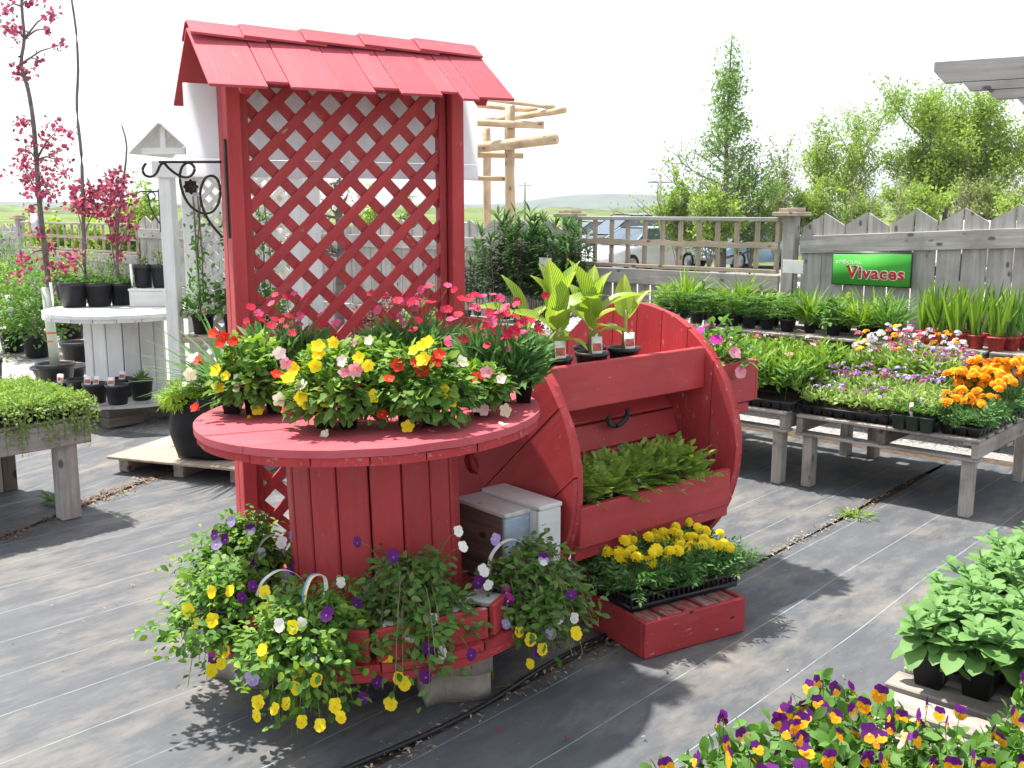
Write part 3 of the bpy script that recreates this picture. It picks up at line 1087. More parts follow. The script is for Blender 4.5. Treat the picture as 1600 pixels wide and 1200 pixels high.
# planter box screwed to the far flange
BX = LW + 0.006
for (a, b_, w, t, up) in (((BX, -0.49, 0.90), (BX + 0.24, -0.49, 0.90), 0.19, 0.02, (0, 1, 0)),
                          ((BX, 0.15, 0.90), (BX + 0.24, 0.15, 0.90), 0.19, 0.02, (0, 1, 0)),
                          ((BX + 0.25, -0.50, 0.90), (BX + 0.25, 0.16, 0.90), 0.19, 0.02, (1, 0, 0)),
                          ((BX, -0.17, 0.815), (BX + 0.238, -0.17, 0.815), 0.61, 0.018, (0, 0, 1))):
    board("box_side", a, b_, w, t, M_red, lay, up=up)
board("bracket", (BX, -0.48, 0.775), (BX + 0.20, -0.48, 0.775), 0.05, 0.03, M_red, lay, up=(0, 1, 0))
poly = [(0, 0), (0.17, 0), (0.16, -0.08), (0.08, -0.16), (0, -0.18)]
me = prism_mesh(poly, 0.03, M_red, "bracket")
inst("bracket", me, lay, mat=Matrix(((1, 0, 0, BX), (0, 0, -1, -0.45), (0, 1, 0, 0.745), (0, 0, 0, 1))))
for x in (0.03, LW - 0.03):
    for y in (-0.19, 0.19):
        board("chock", (x, y - 0.06, 0.022), (x, y + 0.06, 0.022), 0.05, 0.04, M_red_worn, lay, roll=0.3 * (1 if y > 0 else -1))

# two small wooden boxes between the spools (standing on the table's base)
def small_box(label, c, sz, rz, m, mtop, zb):
    o = thing("wooden_box", label, "box", (c[0], c[1], zb), rz)
    x, y, h = sz
    board("side", (-x / 2, -y / 2 + 0.009, h / 2), (x / 2, -y / 2 + 0.009, h / 2), h, 0.018, m, o, up=(0, 1, 0))
    board("side", (-x / 2, y / 2 - 0.009, h / 2), (x / 2, y / 2 - 0.009, h / 2), h, 0.018, m, o, up=(0, 1, 0))
    board("end", (-x / 2 + 0.009, -y / 2 + 0.02, h / 2), (-x / 2 + 0.009, y / 2 - 0.02, h / 2), h, 0.018, M_brownbox if m is M_bluebox else m, o, up=(1, 0, 0))
    board("end", (x / 2 - 0.009, -y / 2 + 0.02, h / 2), (x / 2 - 0.009, y / 2 - 0.02, h / 2), h, 0.018, m, o, up=(1, 0, 0))
    board("lid", (0, -y / 2 - 0.004, h + 0.010), (0, y / 2 + 0.004, h + 0.010), x + 0.008, 0.018, mtop, o)
    return o
small_box("chalky blue and brown wooden box beside the spool table barrel", (-0.075, 3.76), (0.125, 0.30, 0.27), math.radians(40), M_bluebox, M_whiteworn, 0.283)
small_box("white wooden box standing against the lying spool's flange", (0.035, 3.815), (0.115, 0.34, 0.285), math.radians(40), M_white, M_whiteworn, 0.284)

# red crate in front
cr0, cr1, cr2 = P(1007, 1036, 0), P(1166, 990, 0), P(905, 960, 0)
ca = math.atan2(cr1.y - cr0.y, cr1.x - cr0.x)
crate = thing("wooden_crate", "low red wooden crate with worn slat top under the yellow marigolds", "crate", (cr0.x, cr0.y, 0.012), ca)
CL, CH = 0.51, 0.145
board("side", (0.0, 0.010, CH / 2), (CL, 0.010, CH / 2), CH, 0.02, M_red_nail, crate, up=(0, 1, 0))
board("side", (0.0, CL - 0.01, CH / 2), (CL, CL - 0.01, CH / 2), CH, 0.02, M_red, crate, up=(0, 1, 0))
board("end", (0.010, 0.022, CH / 2), (0.010, CL - 0.022, CH / 2), CH, 0.02, M_red, crate, up=(1, 0, 0))
board("end", (CL - 0.01, 0.022, CH / 2), (CL - 0.01, CL - 0.022, CH / 2), CH, 0.02, M_red, crate, up=(1, 0, 0))
for i in range(5):
    x = 0.07 + i * 0.0925
    board("slat", (x, 0.024, CH - 0.014 + U(-.003, .003)), (x, CL - 0.024, CH - 0.014 + U(-.003, .003)), 0.078, 0.018, M_slatworn, crate)
# ------------------------------------------------------------------ plant library
G = dict(
    mid=leaf("leaf_mid", (0.075, 0.17, 0.030), (0.15, 0.30, 0.06)),
    yel=leaf("leaf_yellowgreen", (0.15, 0.27, 0.03), (0.27, 0.42, 0.06)),
    lime=leaf("leaf_lime", (0.26, 0.42, 0.03), (0.42, 0.58, 0.06)),
    dark=leaf("leaf_dark", (0.035, 0.095, 0.022), (0.085, 0.18, 0.045)),
    blue=leaf("leaf_bluegreen", (0.085, 0.19, 0.05), (0.17, 0.32, 0.10)),
    fern=leaf("leaf_fern", (0.17, 0.28, 0.04), (0.34, 0.47, 0.10)),
    pet=leaf("leaf_petunia", (0.11, 0.24, 0.06), (0.20, 0.36, 0.115), 0.3),
    dull=leaf("leaf_dull", (0.10, 0.15, 0.045), (0.19, 0.25, 0.085)),
    redl=leaf("leaf_bronze", (0.10, 0.03, 0.025), (0.24, 0.09, 0.06)),
    dry=leaf("dry_stem", (0.20, 0.15, 0.09), (0.38, 0.30, 0.19), 0.1),
    thyme=leaf("leaf_thyme", (0.20, 0.32, 0.065), (0.40, 0.52, 0.17)),
    tree=leaf("leaf_tree", (0.19, 0.29, 0.05), (0.34, 0.46, 0.10), 0.5),
    tree2=leaf("leaf_tree_dark", (0.13, 0.23, 0.06), (0.26, 0.38, 0.11), 0.5),
    tree3=leaf("leaf_tree_pale", (0.20, 0.25, 0.07), (0.34, 0.38, 0.13)),
)
F = dict(
    yellow=petal("petal_yellow", (0.88, 0.66, 0.015), (0.95, 0.80, 0.03)),
    orange=petal("petal_orange", (0.90, 0.33, 0.01), (0.95, 0.50, 0.02)),
    apricot=petal("petal_apricot", (0.85, 0.36, 0.08), (0.92, 0.50, 0.14)),
    red=petal("petal_red", (0.60, 0.02, 0.01), (0.75, 0.06, 0.02)),
    crimson=petal("petal_crimson", (0.38, 0.004, 0.022), (0.52, 0.012, 0.06), 0.15),
    pink=petal("petal_pink", (0.72, 0.22, 0.30), (0.85, 0.42, 0.48)),
    rose=petal("petal_rose", (0.50, 0.03, 0.11), (0.70, 0.12, 0.24), 0.2),
    cream=petal("petal_cream", (0.82, 0.76, 0.52), (0.88, 0.84, 0.68)),
    white=petal("petal_white", (0.80, 0.80, 0.76), (0.88, 0.88, 0.86)),
    blush=petal("petal_blush", (0.82, 0.62, 0.58), (0.88, 0.76, 0.70)),
    purple=petal("petal_purple", (0.085, 0.012, 0.12), (0.16, 0.02, 0.22)),
    violet=petal("petal_violet", (0.24, 0.10, 0.40), (0.36, 0.20, 0.55)),
    lav=petal("petal_lavender", (0.36, 0.28, 0.62), (0.52, 0.44, 0.76)),
    magenta=petal("petal_magenta", (0.42, 0.01, 0.26), (0.56, 0.04, 0.36)),
    verb=petal("petal_verbena", (0.36, 0.10, 0.36), (0.60, 0.36, 0.60)),
    verbr=petal("petal_verbena_red", (0.36, 0.03, 0.12), (0.60, 0.18, 0.30)),
)
PETAL = lambda t: math.sin(math.pi * min(1, t ** 1.25)) ** 0.55
T_leaf = leaf_tpl(1, 0.55, 4, 0.25, 0.18)
T_round = leaf_tpl(1, 0.72, 5, 0.18, 0.22, lambda t: math.sin(math.pi * t ** 0.9) ** 0.65)
T_spat = leaf_tpl(1, 0.52, 5, 0.2, 0.25, lambda t: math.sin(math.pi * t ** 1.35) ** 0.8)
T_nar = leaf_tpl(1, 0.16, 4, 0.3, 0.25)
T_blade = leaf_tpl(1, 0.055, 6, 0.4, 0.45, lambda t: (1 - t ** 2.2) ** 0.8)
T_sword = leaf_tpl(1, 0.065, 6, 0.35, 0.06, lambda t: (1 - t ** 3) * (0.75 + 0.25 * math.sin(3 * t)))
T_small = leaf_tpl(1, 0.5, 2, 0.2, 0.1)
T_pet = leaf_tpl(1, 0.9, 4, 0.05, -0.12, PETAL)
T_stem = (np.array([(-0.012, 0, 0), (0.012, 0, 0), (0.008, 1, 0), (-0.008, 1, 0), (0, 0, -0.012), (0, 0, 0.012), (0, 1, 0.008), (0, 1, -0.008)], float), [np.array([(0, 1, 2, 3), (4, 5, 6, 7)])])

def toothed(L=1.0, W=0.62):
    """mimulus-like leaf with a jagged edge"""
    V, T = [(0, 0, 0)], []
    n = 5
    for i in range(1, n + 1):
        t = i / (n + 1)
        w = W / 2 * math.sin(math.pi * t ** 0.8) ** 0.8 * (1.12 if i % 2 else 0.82)
        V += [(-w, t * L, 0.16 * w - 0.2 * t * t), (0, t * L, -0.2 * t * t), (w, t * L, 0.16 * w - 0.2 * t * t)]
    V.append((0, L, -0.22))
    T += [(0, 2, 1), (0, 3, 2)]
    Q = []
    for i in range(n - 1):
        a = 1 + 3 * i
        Q += [(a, a + 1, a + 4, a + 3), (a + 1, a + 2, a + 5, a + 4)]
    a = 1 + 3 * (n - 1); e = len(V) - 1
    T += [(a, a + 1, e), (a + 1, a + 2, e)]
    return np.array(V, float), [np.array(T), np.array(Q)]
T_tooth = toothed()

def merge_tpl(parts):
    """[(tpl, pos, dir, up, scale)] -> one template"""
    A = Acc()
    for tpl, p, d, up, s in parts:
        A.scatter(tpl, [p], [d], [up], s)
    V = np.concatenate(A.v)
    tri = [f for f, _ in A.f if f.shape[1] == 3]
    qu = [f for f, _ in A.f if f.shape[1] == 4]
    return V.astype(float), [np.concatenate(x) for x in (tri, qu) if x]

def pinnate(n, L, lw, curve=0.25, tip=True, taper=0.6, tpl=None, ang=0.9):
    tpl = tpl or leaf_tpl(1, 0.36, 2, 0.1, 0.1)
    ps = [(T_stem, (0, 0, 0), (0, 1, -curve * 0.4), (0, 0, 1), L * 0.95)]
    for i in range(n):
        t = (i + 0.6) / n
        y, z = L * t * 0.95, -curve * t * t * L * 0.5
        s = lw * (math.sin(math.pi * (0.18 + 0.8 * t)) ** taper)
        for sd in (-1, 1):
            ps.append((tpl, (0, y, z), (sd * ang, 0.55, -0.08), (0, 0, 1), s))
    if tip: ps.append((tpl, (0, L * 0.92, -curve * L * 0.45), (0, 1, -0.3), (0, 0, 1), lw * 0.9))
    return merge_tpl(ps)
T_mari = pinnate(4, 1.0, 0.42, 0.3, tpl=leaf_tpl(1, 0.34, 3, 0.15, 0.15))
T_frond = pinnate(12, 1.0, 0.30, 0.75, taper=0.8, ang=1.15, tpl=leaf_tpl(1, 0.46, 3, 0.1, 0.12, lambda t: math.sin(math.pi * t ** .6) ** .6))

def rnd_dirs(n, zmin=-0.1):
    z = np.random.uniform(zmin, 1, n)
    th = np.random.uniform(0, 2 * math.pi, n)
    r = np.sqrt(np.maximum(0, 1 - z * z))
    return np.stack([r * np.cos(th), r * np.sin(th), z], 1)

def dome(A, c, rad, n, tpl, size, mi=0, shell=0.5, droop=0.15, rand=0.6, zmin=-0.1, outw=0.8, lumpy=0.18):
    """leaves through the outer volume of a dome, pointing outwards"""
    d = rnd_dirs(n, zmin)
    lump = 1 + lumpy * (np.sin(d[:, 0] * 5 + c[0] * 31) * np.sin(d[:, 1] * 6 + c[1] * 17) + 0.5 * np.sin(d[:, 2] * 9))
    r = np.random.uniform(shell, 1, n) ** 0.7 * lump
    pos = np.array(c) + d * np.array(rad) * r[:, None]
    dr = d * outw + np.random.normal(0, rand, (n, 3)) * [1, 1, 0.6] + [0, 0, -droop]
    up = d * 0.6 + [0, 0, 0.9] + np.random.normal(0, 0.35, (n, 3))
    A.scatter(tpl, pos, dr, up, size * np.random.uniform(0.55, 1.25, n), mi)

def carpet(A, x0, x1, y0, y1, z0, z1, n, tpl, size, mi=0, upw=0.8, droop=0.0, edge=0.0):
    """leaves over a rectangle (trays of bedding plants); z1 = ragged top height"""
    x = np.random.uniform(x0 - edge, x1 + edge, n); y = np.random.uniform(y0 - edge, y1 + edge, n)
    bump_ = 0.75 + 0.25 * np.sin(x * 47 + 1) * np.sin(y * 43 + 2)
    z = z0 + (z1 - z0) * np.random.uniform(0.25, 1, n) ** 0.6 * bump_
    d = np.random.normal(0, 0.7, (n, 3)); d[:, 2] = np.abs(d[:, 2]) * 0.5 + upw * 0.6 - droop
    up = np.random.normal(0, 0.5, (n, 3)) + [0, 0, 0.8]
    A.scatter(tpl, np.stack([x, y, z], 1), d, up, size * np.random.uniform(0.6, 1.3, n), mi)

def stems(A, base, tips, r=0.002, mi=0, sag=0.0):
    for b, t in zip(base, tips):
        b, t = Vector(b), Vector(t)
        m = b.lerp(t, 0.5) + Vector((U(-1, 1), U(-1, 1), 0)) * (t - b).length * 0.06 + Vector((0, 0, sag))
        A.tube([b, m, t], [r, r * 0.85, r * 0.7], 3, mi, False)

# ---- blooms (face +Z, top +Y), unit size about 1 across
def petals(A, n, L, W, lift, mi, ph=0.0, z=0.0, ruff=0.0):
    tp = leaf_tpl(1, W / L, 4, 0.08, -lift, PETAL, ruff)
    for k in range(n):
        t = ph + 2 * math.pi * k / n
        A.scatter(tp, [(0.03 * math.cos(t), 0.03 * math.sin(t), z)], [(math.cos(t), math.sin(t), 0.15)], [(U(-.12, .12), U(-.12, .12), 1)], L * U(0.93, 1.05), mi)

def bloom_viola(up, side, low, eye=None, name="bloom"):
    A = Acc()
    mats = [F[up], F[side], F[low], F[eye or 'yellow'], G['mid']]
    def pt(th, L, W, z, mi):
        th = math.radians(th)
        A.scatter(leaf_tpl(1, W / L, 4, 0.06, -0.1, PETAL), [(0, 0, z)], [(math.cos(th), math.sin(th), 0.1)], [(0, 0, 1)], L, mi)
    pt(62, 0.56, 0.52, -0.03, 0); pt(118, 0.56, 0.52, -0.02, 0)
    pt(200, 0.46, 0.44, 0.01, 1); pt(-20, 0.46, 0.44, 0.015, 1)
    pt(270, 0.50, 0.62, 0.025, 2)
    A.scatter(T_pet, [(0, 0.02, 0.05)], [(0, -1, 0.05)], [(0, 0, 1)], 0.16, 3)
    A.tube([(0, 0, 0), (0, -0.02, -0.18), (0.0, -0.25, -0.35)], [0.06, 0.03, 0.02], 4, 4, False)
    return A.mesh(name, mats)

def bloom_mimulus(c, eye='orange'):
    A = Acc()
    petals(A, 5, 0.5, 0.44, 0.10, 0, math.pi / 2, ruff=0.03)
    A.lathe([(0.05, -0.55), (0.09, -0.3), (0.16, -0.06), (0.22, 0.03)], 7, 0)
    A.disc(0.13, 0.0, 7, 1)
    return A.mesh("bloom", [F[c], F[eye]])

def bloom_dianthus(c):
    A = Acc()
    tp = np.array([(0, 0, 0), (-0.20, 0.30, 0.03), (-0.24, 0.46, 0.02), (-0.12, 0.43, 0.02), (-0.05, 0.52, 0.0), (0.04, 0.44, 0.01), (0.13, 0.51, 0.0), (0.23, 0.44, 0.02), (0.19, 0.30, 0.03)], float)
    tf = [np.array([(0, i + 1, i) for i in range(1, 8)])]
    for k in range(5):
        t = 2 * math.pi * k / 5
        A.scatter((tp, tf), [(0, 0, 0.006 * k)], [(math.cos(t), math.sin(t), 0.08)], [(0, 0, 1)], 1.0, 0)
    A.tube([(0, 0, 0), (0, 0, -0.5)], [0.06, 0.04], 4, 1, False)
    return A.mesh("bloom", [F[c], G['blue']])

def bloom_marigold(c, c2=None):
    A = Acc()
    petals(A, 10, 0.48, 0.32, -0.22, 0, 0.0, 0.0, 0.05)
    petals(A, 9, 0.42, 0.30, -0.12, 1, 0.3, 0.10, 0.06)
    petals(A, 7, 0.34, 0.27, -0.05, 0, 0.7, 0.20, 0.06)
    petals(A, 6, 0.24, 0.22, 0.08, 1, 0.2, 0.27, 0.05)
    petals(A, 4, 0.13, 0.16, 0.15, 0, 0.5, 0.31, 0.03)
    A.lathe([(0.05, -0.45), (0.12, -0.28), (0.14, -0.02)], 6, 2)
    return A.mesh("bloom", [F[c], F[c2 or c], G['mid']])

def bloom_cluster(c, c2, n=14):
    """rounded head of many small florets"""
    A = Acc()
    tp = leaf_tpl(1, 0.8, 2, 0.05, 0.0, PETAL)
    for i in range(n):
        d = rnd_dirs(1, 0.1)[0]
        p = d * [0.42, 0.42, 0.28]
        for k in range(5):
            t = 2 * math.pi * k / 5
            x = np.cross(d, [0.2, 0.9, 0.1]); x /= np.linalg.norm(x); y = np.cross(d, x)
            A.scatter(tp, [p], [x * math.cos(t) + y * math.sin(t) + d * 0.1], [d], 0.17, 0 if i % 3 else 1)
    A.tube([(0, 0, 0), (0, 0, -0.7)], [0.04, 0.03], 3, 2, False)
    return A.mesh("bloom", [F[c], F[c2], G['mid']])

def bloom_petunia(c):
    A = Acc()
    petals(A, 5, 0.52, 0.6, -0.05, 0, 0.3, 0.0, 0.04)
    A.lathe([(0.06, -0.6), (0.1, -0.3), (0.22, 0.0)], 7, 0)
    A.disc(0.12, -0.05, 7, 1)
    return A.mesh("bloom", [F[c], F['purple']])

def bloom_simple(c, n=5, c2='yellow'):
    A = Acc()
    petals(A, n, 0.5, 0.42, 0.05, 0)
    A.disc(0.08, 0.04, 6, 1)
    return A.mesh("bloom", [F[c], F[c2]])

reseed(5)
BL = dict(
    v_yellow=bloom_viola('yellow', 'yellow', 'yellow', 'orange'), v_white=bloom_viola('white', 'white', 'white'),
    v_purple=bloom_viola('purple', 'purple', 'purple', 'violet'), v_lav=bloom_viola('lav', 'lav', 'lav'),
    v_bicol=bloom_viola('purple', 'lav', 'white'), v_mag=bloom_viola('magenta', 'purple', 'purple'),
    v_orange=bloom_viola('purple', 'orange', 'orange', 'yellow'), v_apri=bloom_viola('purple', 'apricot', 'cream', 'orange'), v_dark=bloom_viola('purple', 'purple', 'orange', 'yellow'),
    m_yellow=bloom_mimulus('yellow'), m_red=bloom_mimulus('red'), m_pink=bloom_mimulus('pink', 'yellow'), m_cream=bloom_mimulus('cream', 'yellow'), m_blush=bloom_mimulus('blush', 'cream'),
    d_crim=bloom_dianthus('crimson'), d_rose=bloom_dianthus('rose'), d_white=bloom_dianthus('white'),
    g_yellow=bloom_marigold('yellow'), g_orange=bloom_marigold('orange', 'orange'),
    c_verb=bloom_cluster('verb', 'violet'), c_verbr=bloom_cluster('verbr', 'verb'), c_white=bloom_cluster('white', 'lav'), c_pink=bloom_cluster('rose', 'pink'), c_cream=bloom_cluster('cream', 'white'), c_orange=bloom_cluster('orange', 'yellow'), c_purp=bloom_cluster('violet', 'white'),
    p_mag=bloom_petunia('magenta'), p_coral=bloom_petunia('pink'), s_white=bloom_simple('white'),
)

def bloom(parent, key, loc, n, s, up=(0, 0, 1), spin=0.0):
    z = Vector(n).normalized()
    y = Vector(up) - z * Vector(up).dot(z)
    if y.length < 1e-3: y = Vector((0.3, 1, 0)) - z * z.y
    y.normalize()
    x = y.cross(z)
    M = Matrix((x, y, z)).transposed().to_4x4() @ Matrix.Rotation(spin, 4, 'Z')
    M = Matrix.Translation(Vector(loc)) @ M @ Matrix.Diagonal((s, s, s, 1))
    return inst("bloom", BL[key], parent, mat=M)

# ---- pots and trays
_PM = {}
def pot_mesh(rt, rb, h, mat=None, lip=True):
    k = ("pot", round(rt, 3), round(rb, 3), round(h, 3), (mat or M_black).name)
    if k not in _PM:
        A = Acc()
        prof = [(0.001, 0.0), (rb * 0.9, 0.0), (rb, 0.004), (rt * 0.985, h * 0.86)]
        if lip: prof += [(rt * 1.05, h * 0.865), (rt * 1.07, h * 0.9), (rt * 1.06, h)]
        else: prof += [(rt, h)]
        prof += [(rt * 0.97, h), (rt * 0.93, h * 0.86)]
        A.lathe(prof, 20)
        _PM[k] = A.mesh("pot", mat or M_black, True)
        A = Acc(); A.disc(rt * 0.945, 0, 16)
        _PM["soil", k] = A.mesh("soil", M_soil)
    return _PM[k], _PM["soil", k]

def pot(parent, rt, rb, h, mat=None, loc=(0, 0, 0)):
    p, s = pot_mesh(rt, rb, h, mat)
    inst("pot", p, parent, loc)
    inst("soil", s, parent, (loc[0], loc[1], loc[2] + h * 0.88))

def sq_pot(parent, w, h, loc=(0, 0, 0), mat=None, rz=0.0, name="pot"):
    k = ("sq", w, h, (mat or M_black).name)
    if k not in _PM:
        A = Acc()
        V = []
        for ww, z in ((w * 0.72, 0), (w * 0.97, h * 0.93), (w * 1.03, h * 0.935), (w * 1.03, h), (w * 0.95, h), (w * 0.93, h * 0.88)):
            q = ww / 2
            V += [(-q, -q, z), (q, -q, z), (q, q, z), (-q, q, z)]
        Fc = [(3, 2, 1, 0)]
        for i in range(5):
            for j in range(4):
                Fc.append((i * 4 + j, i * 4 + (j + 1) % 4, (i + 1) * 4 + (j + 1) % 4, (i + 1) * 4 + j))
        A.poly(V, Fc)
        A.poly(V[20:24], [(0, 1, 2, 3)], 1)
        _PM[k] = A.mesh("pot", [mat or M_black, M_soil])
    o = inst(name, _PM[k], parent, loc)
    o.rotation_euler = (0, 0, rz)
    return o

def tray_mesh(lx, ly, h, nx, ny, mesh_side=False):
    k = ("tray", lx, ly, h, nx, ny, mesh_side)
    if k not in _PM:
        A = Acc()
        t = 0.004
        # rim
        for sy in (-1, 1): A.box((0, sy * (ly / 2), h - 0.006), (lx + 0.016, 0.014, 0.012))
        for sx in (-1, 1): A.box((sx * (lx / 2), 0, h - 0.006), (0.014, ly - 0.0142, 0.0118))
        if mesh_side:
            # open lattice sides
            for sy in (-1, 1):
                A.box((0, sy * (ly / 2 - 0.004), h * 0.18), (lx - 0.012, t, h * 0.34))
                for i in range(int(lx / 0.026) + 1):
                    A.box((-lx / 2 + 0.008 + i * (lx - 0.016) / int(lx / 0.026), sy * (ly / 2 - 0.004), h * 0.6), (0.008, t * 0.9, h * 0.6))
            for sx in (-1, 1):
                A.box((sx * (lx / 2 - 0.004), 0, h * 0.18), (t, ly - 0.02, h * 0.338))
                for i in range(int(ly / 0.026) + 1):
                    A.box((sx * (lx / 2 - 0.004), -ly / 2 + 0.008 + i * (ly - 0.016) / int(ly / 0.026), h * 0.6), (t * 0.9, 0.008, h * 0.6))
        else:
            # rows of tapered cells whose walls show between shadowed gaps
            for i in range(nx):
                for j in range(ny):
                    if not (i in (0, nx - 1) or j in (0, ny - 1)): continue
                    cx = -lx / 2 + (i + 0.5) * lx / nx; cy = -ly / 2 + (j + 0.5) * ly / ny
                    a, b = lx / nx / 2, ly / ny / 2
                    V = [(cx + sx * a * f, cy + sy * b * f, z) for f, z in ((0.72, 0.0), (0.93, h - 0.012)) for sx, sy in ((-1, -1), (1, -1), (1, 1), (-1, 1))]
                    A.poly(V, [(3, 2, 1, 0)] + [(q, (q + 1) % 4, 4 + (q + 1) % 4, 4 + q) for q in range(4)])
        A.poly([(-lx / 2 + .006, -ly / 2 + .006, h * 0.86), (lx / 2 - .006, -ly / 2 + .006, h * 0.86), (lx / 2 - .006, ly / 2 - .006, h * 0.86), (-lx / 2 + .006, ly / 2 - .006, h * 0.86)], [(0, 1, 2, 3)], 1)
        A.poly([(-lx / 2 + .01, -ly / 2 + .01, 0.0005), (lx / 2 - .01, -ly / 2 + .01, 0.0005), (lx / 2 - .01, ly / 2 - .01, 0.0005), (-lx / 2 + .01, ly / 2 - .01, 0.0005)], [(3, 2, 1, 0)], 0)
        _PM[k] = A.mesh("tray", [M_black, M_soil])
    return _PM[k]

def plant_tag(parent, loc, h=0.09, w=0.022, rz=0.0, lean=0.15, mat=None, pic=False):
    A = Acc()
    poly = [(-w / 2, h), (w / 2, h), (w / 2, h * 0.35), (w * 0.18, 0), (-w * 0.18, 0), (-w / 2, h * 0.35)]
    V = [(x, -0.0006, y) for x, y in poly] + [(x, 0.0006, y) for x, y in poly]
    n = 6
    A.poly(V, [tuple(range(n)), tuple(range(n, 2 * n))[::-1]] + [(i, (i + 1) % n, n + (i + 1) % n, n + i)[::-1] for i in range(n)])
    mats = [mat or M_tag]
    if pic:
        A.poly([(-w * .43, -0.0014, h * .40), (w * .43, -0.0014, h * .40), (w * .43, -0.0014, h * .72), (-w * .43, -0.0014, h * .72)], [(0, 1, 2, 3)], 1)
        mats.append(M_label)
    o = A.obj("tag", mats, parent, loc=loc)
    o.rotation_euler = (-lean, 0, rz)
    return o
# ------------------------------------------------------------------ flowers on the spool table
ZTAB = ZT + 0.003
def tilt_z(p):
    """height of the slightly tilted table top at a world point"""
    return ZTAB + (p.x - ST.x) * math.sin(math.radians(1.6)) + 0.001

def on_table(u, v):
    p = P(u, v, ZTAB)
    for _ in range(3):
        p = P(u, v, tilt_z(p))
    return p

def px_blooms(o, base, ctr, lst, size, depth, face=(0.0, -0.75, 0.45)):
    """blooms seen at pixels, standing out of this plant towards the open side; stems join them to the plant"""
    A = Acc()
    for key, u, v in lst:
        y = base.y - depth * U(0.55, 1.0)
        p = PY(u, v, y)
        loc = p - base
        n = Vector(face) + Vector((U(-.6, .6), U(-.3, .3), U(-.35, .35)))
        bloom(o, key, loc, n, size * U(0.85, 1.15), spin=U(-.3, .3))
        q = Vector(ctr).lerp(loc, 0.45)
        A.tube([q, q.lerp(loc, 0.6) + Vector((U(-.01, .01), 0.01, U(-0.005, 0.012))), loc + Vector((0, 0.012, -0.008))], [0.0022, 0.0018, 0.0014], 3, 0, False)
    return A

def mimulus(label, u, v, rad, h, seed, n, lst, pots=2, tagpx=None):
    reseed(seed)
    base = on_table(u, v)
    o = thing("mimulus_plant", label, "potted flower", base, U(-.1, .1) * 0, "monkey flowers on the spool table")
    for k in range(pots):
        sq_pot(o, 0.072, 0.085, ((k - (pots - 1) / 2) * 0.078, U(-.006, .006), 0.001), rz=0.05)
    ctr = (0, -0.01, 0.085)
    A = px_blooms(o, base, ctr, lst, 0.047, rad[1])
    dome(A, (0, 0, 0.09), (rad[0] * 1.08, rad[1] * 1.08, h - 0.09), int(n * 2.1), T_tooth, 0.046, 1, 0.35, 0.2, 0.55, -0.35)
    dome(A, (0, 0, 0.10), (rad[0], rad[1], (h - 0.09) * 1.06), int(n * .8), T_tooth, 0.038, 2, 0.8, 0.0, 0.6, 0.1)
    for k in range(16):
        d = rnd_dirs(1, 0.05)[0]
        A.tube([(U(-.03, .03), U(-.03, .03), 0.075), (d[0] * rad[0] * .5, d[1] * rad[1] * .5, 0.09 + d[2] * h * .4), (d[0] * rad[0] * .95, d[1] * rad[1] * .95, 0.09 + d[2] * (h - .09) * .9)], [0.003, 0.0025, 0.0015], 3, 0, False)
    A.obj("foliage", [G['yel'], G['mid'], G['yel']], o, kind="stuff")
    if tagpx:
        q = PY(tagpx[0], tagpx[1], base.y - rad[1] * 0.95) - base
        plant_tag(o, q, 0.085, 0.019, 0.15, 0.25)
    return o

mimulus("bushy monkey flower with red and orange blooms by the spool table's lattice post", 398, 645, (0.135, 0.12), 0.24, 101, 300,
        [('m_red', 350, 526), ('m_red', 334, 521), ('m_red', 366, 533), ('m_red', 345, 536), ('m_yellow', 353, 588), ('m_yellow', 338, 579), ('m_yellow', 341, 606), ('m_cream', 302, 560), ('m_cream', 297, 585), ('m_red', 309, 563), ('m_red', 305, 637), ('m_yellow', 390, 658), ('m_yellow', 402, 640)], 3, (370, 622))
mimulus("bushy monkey flower with mostly yellow blooms at the spool table's front edge", 527, 668, (0.155, 0.13), 0.245, 102, 360,
        [('m_yellow', 497, 541), ('m_yellow', 520, 536), ('m_yellow', 498, 552), ('m_yellow', 459, 577), ('m_yellow', 492, 572), ('m_yellow', 450, 592), ('m_yellow', 478, 630), ('m_yellow', 486, 635), ('m_yellow', 470, 622), ('m_yellow', 510, 627), ('m_yellow', 503, 652), ('m_yellow', 561, 560), ('m_yellow', 575, 572), ('m_pink', 446, 568), ('m_pink', 538, 583), ('m_pink', 555, 578), ('m_red', 499, 613), ('m_red', 556, 600), ('m_red', 432, 585), ('m_cream', 471, 603), ('m_cream', 508, 680), ('m_blush', 535, 564), ('m_cream', 437, 624), ('m_red', 447, 640), ('m_blush', 437, 552)], 2)
mimulus("bushy monkey flower with red and yellow blooms between pink monkey flowers and lattice", 655, 664, (0.155, 0.13), 0.235, 103, 360,
        [('m_yellow', 660, 540), ('m_yellow', 647, 548), ('m_yellow', 668, 536), ('m_yellow', 662, 562), ('m_yellow', 648, 620), ('m_yellow', 666, 612), ('m_yellow', 692, 611), ('m_yellow', 583, 620), ('m_yellow', 632, 630), ('m_yellow', 637, 667), ('m_yellow', 703, 628), ('m_red', 621, 571), ('m_red', 660, 579), ('m_red', 680, 565), ('m_red', 686, 554), ('m_red', 608, 592), ('m_red', 597, 648), ('m_red', 652, 566)], 2)
mimulus("small monkey flower with pink and blush blooms beside square black pots", 752, 648, (0.085, 0.08), 0.15, 104, 150,
        [('m_red', 746, 590), ('m_pink', 766, 588), ('m_pink', 760, 582), ('m_yellow', 774, 606), ('m_blush', 757, 640), ('m_blush', 743, 637), ('m_cream', 791, 641), ('m_cream', 708, 577), ('m_cream', 722, 565), ('m_blush', 784, 592)], 1)
